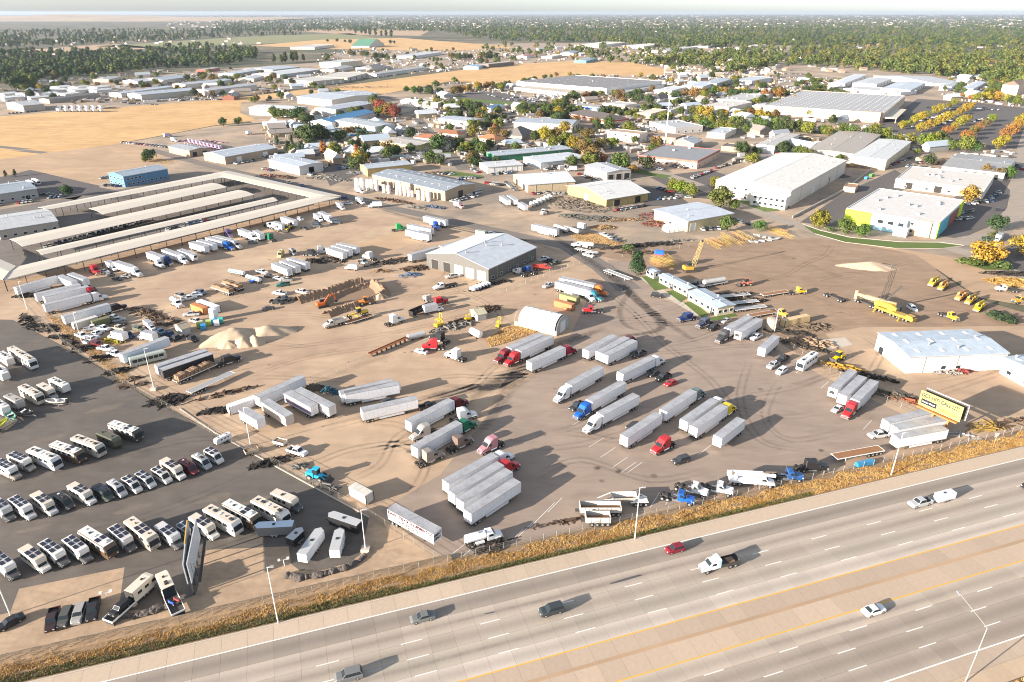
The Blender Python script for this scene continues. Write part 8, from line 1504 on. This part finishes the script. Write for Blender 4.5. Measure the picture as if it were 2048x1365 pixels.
for q in [('C1',210,640,9,2.2,40,DK,-50),('C1',330,695,8,3.2,60,DK,-20),('C1',470,770,5,1.5,26,DK,-10),('C1',560,815,5,2,26,DK,-40),('C1',660,860,4.5,2.6,36,DK,25),('C1',770,940,5,2.6,36,DK,20),('D1',930,55,4,2,40,DK,25),('D1',1010,115,5,2,12,RU,20),('D1',1050,165,5,1.6,12,RU,20),('D1',1310,290,6,4,70,DK,30),('D1',1720,365,6,2,40,DK,20),('D1',1780,230,12,1.2,30,RU,30),('C1',1150,580,10,3,60,RU,-30),('C1',1280,640,8,4,50,RU,-20),('C1',900,800,6,2,24,(.5,.4,.05),-20),('C1',240,440,7,3,36,DK,10),('C2',1060,180,9,3,50,DK,15),('C2',1150,155,7,2,30,RU,15),('C2',1260,225,7,4,60,RU,15),('C2',1220,280,5,3,20,(.08,.16,.3),15),('C2',1560,690,10,2.5,60,GR,30),('C2',1640,640,6,2,40,RU,30),('C2',1820,550,6,3.5,60,RU,30),('C2',1880,340,8,2.5,60,DK,20),('C2',1770,385,5,2,40,DK,30),('C2',600,160,8,3,50,DK,-25),('C2',480,170,6,2.5,40,DK,-25),('C2',620,600,0.1,0.1,1,DK,0),('C2',1000,250,5,1.5,20,WD,-10),('B2',1100,640,16,2,120,RU,-32),('B2',1250,690,9,2,80,GR,-32),('B2',1420,690,8,2,60,(.10,.15,.22),-30),('B2',200,450,14,5,90,RU,-20),('B2',120,440,9,4,50,(.4,.2,.14),-20),('B2',600,470,22,4,110,GR,-15),('B2',560,445,9,4,60,(.3,.28,.25),0),('B2',820,420,10,6,70,(.25,.25,.26),-20),('B2',1450,420,12,3,40,RU,0),('B3',600,680,24,14,260,(.18,.16,.13),-20),('B3',500,640,18,12,160,(.22,.18,.14),-20),('B3',700,780,14,6,140,(.14,.14,.12),-10),('B3',500,760,8,5,80,(.16,.16,.14),-10),('B3',330,580,14,5,110,(.30,.29,.27),-10),('B3',900,790,14,3,90,(.36,.24,.14),5),('B3',1150,760,10,9,120,(.22,.10,.09),0),('B3',1150,820,9,6,90,(.30,.12,.08),10),('B3',740,850,7,5,60,(.40,.26,.12),0),('B3',1030,990,22,2,140,DK,18),('B3',1200,970,20,1.6,60,GR,18),('B4',690,370,12,4,100,(.40,.24,.12),-15,2.5,3.5),('B4',800,380,8,3,60,(.45,.36,.30),-15,2.2,3.0),('B4',600,445,8,5,70,(.2,.19,.18),30),('B4',1600,385,12,4,90,(.40,.24,.14),-12,2,3),('B1',1950,260,20,9,120,(.34,.26,.30),0,2,5),('B1',1580,175,24,5,70,(.48,.30,.36),-8,2.5,6),('C4',1950,270,14,3,120,DK,-5),('C4',1990,340,12,5,160,(.50,.30,.08),-10,1.8,6),('Z3',400,650,9,4,60,(.20,.15,.10),0),('Z3',120,720,9,2,50,DK,-20),('Z3',420,870,9,5,70,(.40,.28,.18),-20),('Z3',270,900,10,1.5,50,DK,-35),('Z3',820,1190,8,2.4,50,(.50,.28,.04),-28),('D4',840,95,9,1.6,50,DK,-30),('D4',1000,240,9,2,70,(.16,.14,.10),-30),('D4',1190,300,9,1.5,50,(.30,.10,.05),-30),('D4',1100,260,7,1.5,30,DK,-30),('D4',1560,555,5,.7,8,(.6,.62,.62),-30,.8,6),('D4',1740,490,7,2.5,24,(.40,.26,.06),10,.6,5),('D4',1960,460,7,2,24,RU,15),('D4',1440,65,5,1.5,30,(.5,.45,.4),0),('D4',1540,55,5,1,20,(.3,.06,.05),0),('Z4',600,240,22,2,120,DK,10),('Z4',560,300,10,3,60,RU,0),('Z4',1450,690,12,3,40,DK,5),('Z4',1560,740,9,3,40,DK,5),('E2',1690,400,5,1.5,16,DK,25,1.2,4),('E3',400,225,9,.5,30,RU,15,.4,2),('D2',480,185,4,2,40,(.2,.16,.12),-20),('D2',590,215,3,1.5,20,(.05,.2,.28),-20,1.8),('D2',130,770,6,2,40,DK,25),('D2',345,810,2,1.5,14,GR,0),('D2',550,955,6,1,20,GR,-35),('A1',700,850,40,8,80,(.4,.36,.3),0,2.5,8),('A2',830,690,60,12,60,(.30,.22,.16),0,2,8)]: scrap(*q)
for i, (code, x, y, a) in enumerate([('D4',790,790,18)]):
    t = spawn('tarp_bundle',TOTE, pt(code, x, y), R(a),(.02,.26,.50), 'long blue plastic bundle against the motorway fence','bundle',None, (3.4,.9,.7))
# ---- small parked cars of the district
PAL = [white,white,offw,silver,silver,grey,dark,black,(.30,.03,.03),(.05,.10,.22),(.10,.11,.12),(.36,.34,.30)]
FARSTUFF = [MB(), MB(), MB()]
def car_row(code, a, b, n, face, where, pick=.3, jit=.15, cols=None):
    A_, B_ = pt(code,*a), pt(code,*b); rr = random.Random(where); d = (B_-A_).normalized(); base = math.atan2(d.y,d.x)+R(face)
    for i in range(n):
        p = A_.lerp(B_, (i+.5+rr.uniform(-jit,jit))/n); c = rr.choice(cols or PAL); k = rr.random() < pick
        if code[0] == 'A':                     # too far to tell one from another
            cs = 0 if min(c) > .5 else 1 if min(c) > .25 else 2; me = (FARPICK if k else FARCAR)[0][1]; mt = Matrix.Translation(p) @ Matrix.Rotation(base, 4, 'Z')
            FARSTUFF[cs].add([mt @ v.co for v in me.vertices], [tuple(q.vertices) for q in me.polygons]); FARSTUFF[cs].m[-len(me.polygons):] = [q.material_index for q in me.polygons]; continue
        tn = 'white' if min(c) > .5 else 'silver' if min(c) > .3 else 'red' if c[0] > 3*c[1] else 'blue' if c[2] > 2*c[0] else 'dark' if max(c) < .06 else 'grey'
        spawn('pickup' if k else 'car',FARPICK if k else FARCAR, p, base+rr.choice((0,math.pi))+rr.uniform(-.04,.04), c, '%s %s, %s from the left %s' % (tn, 'pickup' if k else 'car',nth(i), where), 'pickup' if k else 'car','cars '+where)
for q in [('B3',(1160,540),(1420,620),8,65,'below the yellow-green trees'),('B3',(1420,465),(1600,400),7,35,'along the office kerb beside the warehouse'),('B3',(1610,385),(1830,325),8,35,'in the row by the low tan shed'),('B3',(1260,365),(1390,385),4,90,'before the beige office front'),('B3',(1110,375),(1200,400),3,60,'left of the beige office'),('B3',(1500,870),(1650,860),5,80,'before the yellow-cream shed'),('B3',(1750,790),(1880,830),4,10,'right of the yellow-cream shed'),('B3',(720,900),(860,970),4,20,'beside the dry grass by the yard'),('B3',(820,720),(1070,680),6,15,'under the eaves of the big yellow shed'),('B3',(1160,630),(1330,620),4,30,'right of the big yellow shed'),('B3',(440,390),(530,380),3,10,'outside the pale blue garage row'),('B4',(980,370),(1170,295),9,35,'beside the cream warehouse'),('B4',(1120,370),(1320,385),7,75,'in the lower row of the car lot'),('B4',(1180,345),(1360,330),7,75,'in the middle row of the car lot'),('B4',(1240,315),(1380,310),6,75,'in the upper row of the car lot'),('B4',(1580,670),(1800,640),6,60,'under the sparse golden tree'),('B4',(1510,790),(1640,780),5,20,'in the car park right of the colourful building'),('B4',(1550,740),(1660,720),4,20,'behind the first car row right of the colourful building'),('B4',(1780,630),(1860,570),4,35,'beside the white two-part building'),('B4',(1980,355),(2040,400),4,40,'in the row at the right edge'),('B4',(120,700),(200,690),2,20,'outside the largest warehouse office'),('B4',(200,225),(330,165),7,35,'beside the teal-edged shed'),('B4',(1540,265),(2000,300),6,0,'driving on the wide street'),('B4',(1830,715),(1860,715),1,0,'alone in the right car park'),('B2',(650,385),(760,380),6,70,'beside the pallet-rack building'),('B2',(520,400),(600,350),3,10,'at the blue awning'),('B2',(1040,245),(1110,255),3,30,'before the yellow building'),('B2',(1450,425),(1560,435),4,60,'on the grass behind the silo building'),('B2',(1590,470),(1750,460),6,60,'behind the long tan building'),('B2',(1620,600),(1780,570),9,70,'of old tractors and vans at the tan building end'),('B2',(1820,500),(1950,520),8,60,'in the black heap of cars at the street'),('B2',(1880,430),(2030,410),5,60,'before the white garage row'),('B2',(1120,20),(1150,-40),5,50,'on the street beside the white warehouse'),('B2',(1290,100),(1350,60),3,60,'at the street corner trees'),('B2',(230,490),(440,540),2,0,'driving on the street by the canopies'),('B2',(1060,130),(1160,135),4,60,'beside the low white trailer'),('B2',(20,300),(170,290),5,70,'before the long tan shed'),('B1',(960,180),(1330,220),16,70,'in the line of vans on the graded field edge'),('B1',(855,515),(950,530),3,60,'left of the blue building'),('B1',(780,470),(870,450),2,20,'behind the blue building'),('B1',(140,660),(260,645),4,70,'before the pale grey shed'),('B1',(380,620),(500,605),3,40,'right of the pale grey shed'),('B1',(340,590),(410,590),2,10,'of dark vans by the grey shed'),('B1',(120,500),(190,490),2,60,'beside the coaches'),('B1',(340,1010),(1130,800),22,60,'under the third canopy'),('B1',(1300,880),(1640,790),9,60,'under the fourth canopy'),('A4',(1230,960),(1500,880),10,60,'in the first lane of the store car park'),('A4',(1280,850),(1560,870),12,60,'in the upper lane of the store car park'),('A4',(1350,1000),(1480,950),5,60,'in the second lane of the store car park'),('A4',(1640,960),(1780,930),6,60,'in the third lane of the store car park'),('A4',(1680,860),(1860,870),8,60,'in the last lane of the store car park'),('A4',(1040,1000),(1190,1000),5,20,'at the store corner'),('A4',(60,610),(570,620),30,60,'in the white line of vehicles north of the offices'),('A4',(10,580),(360,590),22,60,'in the back line of vehicles north of the offices'),('A3',(0,770),(290,790),24,60,'in the retail car park upper rows'),('A3',(20,790),(300,810),22,60,'in the retail car park lower rows'),('A3',(0,890),(180,870),10,60,'in the lot behind the long white showroom'),('A3',(100,870),(440,885),8,30,'driving past the restaurant'),('A2',(1840,750),(2040,800),20,60,'in the western retail car park'),('A2',(850,625),(1050,605),16,60,'along the works by the middle straw field'),('A2',(60,740),(250,715),18,60,'in the yard at the western street corner'),('A1',(1350,790),(1750,790),26,60,'in the yard beside the straw field'),('A1',(960,810),(1240,830),16,70,'in the white row by the straw field'),('A1',(1400,800),(1560,775),10,60,'in the blue-tarp yard'),('A1',(60,900),(300,880),8,70,'at the far-left shed'),('A1',(90,710),(320,705),14,80,'in the white line at the far left'),('A3',(200,420),(900,400),44,60,'in the distant storage yard')]: car_row(*q[:6])
for mm, c in zip(FARSTUFF, (white, silver, dark)): o = struct(new('distant_cars',mm.mesh('distant_cars','paint','glass','tyre'), None, (0,0,0), 0, c), 'stuff'); o['label'] = 'cars too far off to tell apart'
for i, (a, b) in enumerate([((270,505),(200,465)),((318,490),(245,455))]): place('coach',BUS, 'B1',b, a, white, ('left' if i == 0 else 'right')+' white coach at the far-left car park','coach',None, 2.8)
for i in range(9): place('pink_truck',BOXTRUCK, 'B1',(1475+i*30,150+i*7),(1520+i*30,185+i*7),(.60,.42,.56), '%s pink and white moving truck in the row behind the tan shed' % nth(i).capitalize(), 'lorry','pink and white moving trucks',1.8)
for i, (a, b, l) in enumerate([((1330,150),(1420,165),'white truck left of the pink row'),((1930,110),(1990,90),'white truck in the pink-stack yard'),((1260,130),(1380,110),'long pink trailer at the straw field fence')]): place('box_truck',BOXTRUCK, 'B1',a, b, white if i < 2 else (.55,.40,.52), l, 'lorry',None, 1.8)
trailer('B2',(1375,275),(1545,262), 'white trailer on the street before the terracotta roofs'); trailer('B2',(1035,85),(1155,75), 'white trailer at the white warehouse',VAN40); place('box_truck',BOXTRUCK, 'B4',(1880,900),(1815,955),(.66,.70,.74), 'white box truck beside the golden trees at the right','lorry',None, 2.0); place('site_container',CONT20, 'B4',(80,270),(150,255),(.42,.10,.06), 'red container beside the teal-edged shed','container',None, 2.4); place('skip',TOTE, 'B4',(800,460),(815,455),(.03,.22,.55), 'blue skip by the long ramp wall','skip',None, .8, None, (2,1.4,1)); place('skip',TOTE, 'B4',(835,440),(865,435),(.08,.28,.06), 'green skip by the long ramp wall','skip',None, .8, None, (2.4,1.6,1.1)); place('box_truck',BOXTRUCK, 'B3',(530,385),(435,385), white, 'white truck outside the pale blue garage row','lorry',None, 1.8)
trailer('A4',(490,675),(380,672), 'white trailer on the bare lot north of the store'); trailer('A4',(400,935),(325,930), 'white trailer at the store front',VAN40); place('box_truck',BOXTRUCK, 'A4',(440,960),(500,940),(.6,.6,.62), 'grey box truck at the store front','lorry',None, 2.0)
for i in range(14): place('parked_trailer',PUP, 'A1',(440+(i % 7)*55,835+(i//7)*22),(480+(i % 7)*55,845+(i//7)*22), white, '%s white trailer in the lot beside the far-left shed' % nth(i).capitalize(), 'trailer','white trailers by the far-left shed',3)
# ------------------------------------------------------------ distant houses, woods, hills, haze
HOUSE_W = MB().box(-7,7,-4.5,4.5,0,3.2).mesh('wall','stucco'); hr = MB(); hr.add([(-7.6,-5.2,3.1),(7.6,-5.2,3.1),(7.6,0,5.8),(-7.6,0,5.8),(-7.6,5.2,3.1),(7.6,5.2,3.1)], [(0,1,2,3),(3,2,5,4),(0,3,4),(1,5,2)]); HOUSE_R = hr.mesh('roof','tile_roof')
rr = random.Random(99)
def house_zone(n, x0, x1, y0, y1, where):
    for i, x in enumerate(sorted(rr.uniform(x0,x1) for _ in range(n))):
        y = rr.uniform(y0,y1); wc = rr.choice((WHT,OFF,TAN,CRM)); rc = rr.choice(((.26,.23,.21),(.40,.36,.32),(.55,.52,.48),(.30,.2,.15)))
        r = new('house',None, None, at(x,y), rr.uniform(-.4,.4)+rr.choice((0,1.57))); tag(r, 'small pale house, %s from the left %s' % (nth(i), where), 'house','houses '+where); new('wall',HOUSE_W, r, (0,0,0), 0, wc); new('roof',HOUSE_R, r, (0,0,0), 0, rc)
house_zone(70, 1560, 2048, 80, 150, 'in the wood at the upper right'); house_zone(45, 0, 520, 72, 96, 'in the upper left tree belt'); house_zone(50, 1060, 1560, 50, 80, 'in the middle of the far wood'); house_zone(40, 1330, 1560, 128, 160, 'between the trees above the offices'); house_zone(22, 0, 240, 100, 150, 'in the left tree clump')
m = MB(); m2 = MB()
for _ in range(1500):
    x = rr.uniform(330,2100); y = 27+rr.random()**1.3*30; p = at(x,y); k = rr.uniform(.8,2.2)*(1+p.length/12000); a = rr.uniform(0,1.57); c, s = math.cos(a), math.sin(a)
    def tr(q): return (p.x+(q[0]*c-q[1]*s)*k, p.y+(q[0]*s+q[1]*c)*k, q[2]*min(k,1.6))
    b = MB().box(-7,7,-5,5,-.2,3.4); (m if rr.random() < .6 else m2).add([tr(q) for q in b.v], b.f)
for nm, mm, c in (('distant_houses',m, (.40,.36,.32)),('distant_houses',m2, (.24,.19,.16))): struct(new(nm, mm.mesh(nm,'stucco'), None, (0,0,0), 0, c), 'stuff')
far_crowns = [crown_mesh('far_crown',80+k, 10, 10+k, .4, 9, 20, 2.0) for k in range(2)]+[crown_mesh('far_crown',90, 14, 6, .4, 10, 20, 1.9, 'column')]
def wood(name, pts, proto, color, label, smin, smax):
    me = bpy.data.meshes.new(name); me.from_pydata([tuple(p) for p in pts], [], []); o = new(name, me); struct(o, 'stuff'); o['label'] = label
    src = bpy.data.objects.new('tree_pattern',proto); src.color = (*color, 1); COL.objects.link(src); src.hide_render = True; src.hide_viewport = True; src['kind'] = 'helper'
    ng = bpy.data.node_groups.new('scatter','GeometryNodeTree'); ng.interface.new_socket('Geometry',in_out='INPUT',socket_type='NodeSocketGeometry'); ng.interface.new_socket('Geometry',in_out='OUTPUT',socket_type='NodeSocketGeometry')
    gi = ng.nodes.new('NodeGroupInput'); go = ng.nodes.new('NodeGroupOutput'); ip = ng.nodes.new('GeometryNodeInstanceOnPoints'); oi = ng.nodes.new('GeometryNodeObjectInfo'); oi.inputs[0].default_value = src
    rs = ng.nodes.new('FunctionNodeRandomValue'); rs.data_type = 'FLOAT'; rs.inputs[2].default_value = smin; rs.inputs[3].default_value = smax
    rt = ng.nodes.new('FunctionNodeRandomValue'); rt.data_type = 'FLOAT_VECTOR'; rt.inputs[0].default_value = (0,0,0); rt.inputs[1].default_value = (.1,.1,6.28)
    ng.links.new(gi.outputs[0], ip.inputs['Points']); ng.links.new(oi.outputs['Geometry'], ip.inputs['Instance']); ng.links.new(rs.outputs[1], ip.inputs['Scale']); ng.links.new(rt.outputs[0], ip.inputs['Rotation']); ng.links.new(ip.outputs[0], go.inputs[0])
    md = o.modifiers.new('scatter','NODES'); md.node_group = ng; o.color = (*color, 1)
def spread(n, polys, seed):
    rr = random.Random(seed); out = []
    for poly, wgt in polys:
        xs = [p[0] for p in poly]; ys = [p[1] for p in poly]; k = 0; tries = 0
        while k < n*wgt and tries < n*30:
            tries += 1; x = rr.uniform(min(xs),max(xs)); y = rr.uniform(min(ys),max(ys)); c = False; j = len(poly)-1
            for i in range(len(poly)):
                if (poly[i][1] > y) != (poly[j][1] > y) and x < (poly[j][0]-poly[i][0])*(y-poly[i][1])/(poly[j][1]-poly[i][1])+poly[i][0]: c = not c
                j = i
            if c: k += 1; out.append(at(x,y))
    return out
LEFT = [(-60,103),(110,108),(260,104),(400,92),(520,100),(515,118),(440,135),(300,138),(240,150),(120,150),(60,165),(-60,170)]; LBELT = [(-60,62),(500,60),(620,70),(500,74),(250,86),(-60,100)]; RIGHT = [(1275,128),(1370,112),(1480,100),(1700,90),(2110,85),(2110,190),(1960,160),(1700,140),(1560,130),(1480,150),(1400,138)]; MID = [(870,62),(1500,58),(2110,62),(2110,92),(1600,92),(1340,98),(1200,85),(1050,85),(960,78)]; FAR = [(430,31),(2110,27),(2110,62),(870,64),(430,63)]; EDGE = [(940,100),(1000,92),(1270,95),(1540,125),(1460,120),(1250,112),(1330,132),(1260,130)]
for i, (proto, n, col, polys, smin, smax, lab) in enumerate([(0, 1000, (.046,.072,.026),((LEFT,.55),(LBELT,.7),(MID,1.6),(FAR,5.0)), .7, 2.0, 'dark green trees of the far woods'),(1, 1000, (.080,.105,.028),((LEFT,.25),(RIGHT,.62),(MID,1.3),(FAR,3.0),(EDGE,.08)), .7, 2.2, 'green trees of the far woods'),(0, 1000, (.125,.130,.030),((RIGHT,.5),(MID,.5),(FAR,.9),(LBELT,.1)), .7, 2.1, 'yellow-green trees of the far woods'),(1, 1000, (.24,.17,.035),((RIGHT,.08),(MID,.04),(EDGE,.03)), .7, 1.3, 'golden trees in the far woods'),(2, 1000, (.040,.062,.028),((LEFT,.16),(LBELT,.2),(FAR,.5)), .9, 1.6, 'tall dark trees in the far woods')]):
    wood('woodland',spread(n, polys, 400+i), far_crowns[proto], col, lab, smin, smax)
def clear_of(p, mg):
    for b, g, Lu, Lv, _, _ in FOOT:
        d = p-b
        if abs(d.x)+abs(d.y) > 260: continue
        x = d.x*math.cos(g)+d.y*math.sin(g); y = -d.x*math.sin(g)+d.y*math.cos(g)
        if -mg < x < Lu+mg and -mg < y < Lv+mg: return False
    for P_, w in ROADS:
        for a, b in zip(P_, P_[1:]):
            ab = b-a; t = max(0, min(1, (p-a).dot(ab)/ab.length_squared))
            if (a+ab*t-p).length < w/2+mg*.5: return False
    for P_ in BAR:
        c = False; j = len(P_)-1
        for i in range(len(P_)):
            if (P_[i].y > p.y) != (P_[j].y > p.y) and p.x < (P_[j].x-P_[i].x)*(p.y-P_[i].y)/(P_[j].y-P_[i].y)+P_[i].x: c = not c
            j = i
        if c: return False
    return True
rr = random.Random(77); town = {}
DZ = [((690,215,1330,335),300),((540,235,760,330),70),((850,150,1560,245),420),((1480,240,2040,330),110),((0,140,700,205),260),((640,95,1560,150),420),((1330,160,1700,235),200),((1900,150,2048,215),70)]
bits = [MB() for _ in range(4)]
for (x0,y0,x1,y1), n in DZ:
    for _ in range(int(n*1.3)):
        cx, cy = rr.uniform(x0,x1), rr.uniform(y0,y1); g = rr.choice((.4,.5,1.97,2.1))
        for _ in range(rr.choice((1,3,6))):
            p = at(cx+rr.gauss(0,9), cy+rr.gauss(0,2))
            if clear_of(p, 2): l = rr.uniform(1.5,5); w = rr.uniform(.9,1.4); d = Vector((math.cos(g),math.sin(g),0))*l; h = rr.uniform(1.2,2.8); rr.choice(bits).beam(p-d+Vector((0,0,h/2)), p+d+Vector((0,0,h/2)), w*2, h)
for mm, c in zip(bits, ((.6,.6,.6),(.3,.29,.28),(.14,.12,.1),(.4,.3,.2))): o = struct(new('yard_clutter',mm.mesh('yard_clutter','scrap'), None, (0,0,0), 0, c), 'stuff'); o['label'] = 'parked trailers and stacked goods between the distant sheds'
sz = [(x, at(x, rr.uniform(y0,y1))) for (x0,y0,x1,y1), n in DZ for x in [rr.uniform(x0,x1) for _ in range(22)]]; sz = sorted([q for q in sz if clear_of(q[1], 9)], key=lambda q: q[0])[:95]
for i, (x, p) in enumerate(sz):
    r = new('outbuilding',None, None, p, rr.choice((.4,.5,1.97,2.1))); r.scale = (rr.uniform(.7,1.7), rr.uniform(.7,1.6), rr.uniform(1,1.5)); tag(r, 'small plain outbuilding, %s from the left between the larger sheds' % nth(i), 'shed','outbuildings between the sheds'); c = rr.choice((WHT,TAN,LGR,CRM)); new('wall',HOUSE_W, r, (0,0,0), 0, c); new('roof',HOUSE_R, r, (0,0,0), 0, rr.choice((RGR,RWH,RBL,(.25,.22,.2)))); FOOT.append((p-Vector((8,8,0)), 0, 16, 16, 'X',''))
for (x0,y0,x1,y1), n in DZ:
    k = 0
    while k < n*.62:
        cx, cy = rr.uniform(x0,x1), rr.uniform(y0,y1)
        for _ in range(rr.choice((1,2,3,5))):
            k += 1; p = at(cx+rr.gauss(0,12), cy+rr.gauss(0,3))
            if clear_of(p, 4): town.setdefault(rr.choices('dgylYb',(9,8,3,3,1,2))[0], []).append(p)
for c, pts in town.items(): wood('town_trees',pts, TREES['round%d' % (len(pts) % 3)][1][1], TC[c], TN[c]+' trees scattered between the distant buildings',.7, 1.6)
# cars drawn up along the walls of the nearer sheds
def short(t):
    w = t.split()[:8]
    while w[-1] in ('with','the','of','a','in','beside','behind','and','to','by','at','its','two','round','before','above','from','along'): w.pop()
    return ' '.join(w)
rr = random.Random(31); count = 0
for b, g, Lu, Lv, code, lab in FOOT:
    if code[0] != 'B' or min(Lu, Lv) < 9 or count > 110: continue
    for side, Ls in (('u',Lu),('v',Lv)):
        n = int(min(Ls/3.4, rr.choice((0,4,6,8))))
        for i in range(n):
            q = (1.7+i*3.2+rr.uniform(-.3,.3), -5.2) if side == 'u' else (-5.2, Lv-1.7-i*3.2); p = b+Vector((q[0]*math.cos(g)-q[1]*math.sin(g), q[0]*math.sin(g)+q[1]*math.cos(g), 0))
            if rr.random() < .25 or not clear_of(p, 1.2) and code != 'B2' and code != 'B3': continue
            c = rr.choice(PAL); count += 1; spawn('car',FARCAR, p, g+(math.pi/2 if side == 'u' else 0)+rr.choice((0,math.pi)), c, '%s car at the %s wall of the %s' % (nth(i), 'right' if side == 'u' else 'left',short(lab)), 'car','cars along the shed walls')
hm = MB(); n = 40; vs = []
for i in range(n+1):
    for j in range(9):
        x = -16000+i*320; y = 9000+j*700; t = max(0, math.sin(math.pi*j/8))*max(0, 1-max(0,(x+6500))/4500 if x > -6500 else 1); vs.append((x, y, -2+t*(52+14*math.sin(i*.7)+10*math.sin(i*1.9+j))))
hm.add(vs, [(i*9+j,(i+1)*9+j,(i+1)*9+j+1,i*9+j+1) for i in range(n) for j in range(8)]); mat('hill_grass',(.42,.31,.19), rough=.95, var=.15, scale=.002, col2=(.34,.24,.15)); ho = new('hills',hm.mesh('hills','hill_grass')); struct(ho); ho.data.polygons.foreach_set('use_smooth',[True]*len(ho.data.polygons))
hz = MB().box(-G-500,G+500,-1500,G+500,-3.5,112).mesh('haze')
vm = bpy.data.materials.new('haze'); vm.use_nodes = True; t = vm.node_tree; t.nodes.clear(); ou = t.nodes.new('ShaderNodeOutputMaterial'); pv = t.nodes.new('ShaderNodeVolumePrincipled'); pv.inputs['Color'].default_value = (.58,.70,.86,1); pv.inputs['Density'].default_value = 3.2e-5; pv.inputs['Anisotropy'].default_value = 0.2; t.links.new(pv.outputs[0], ou.inputs['Volume']); hz.materials.append(vm)
hzo = new('haze',hz); struct(hzo, 'stuff')
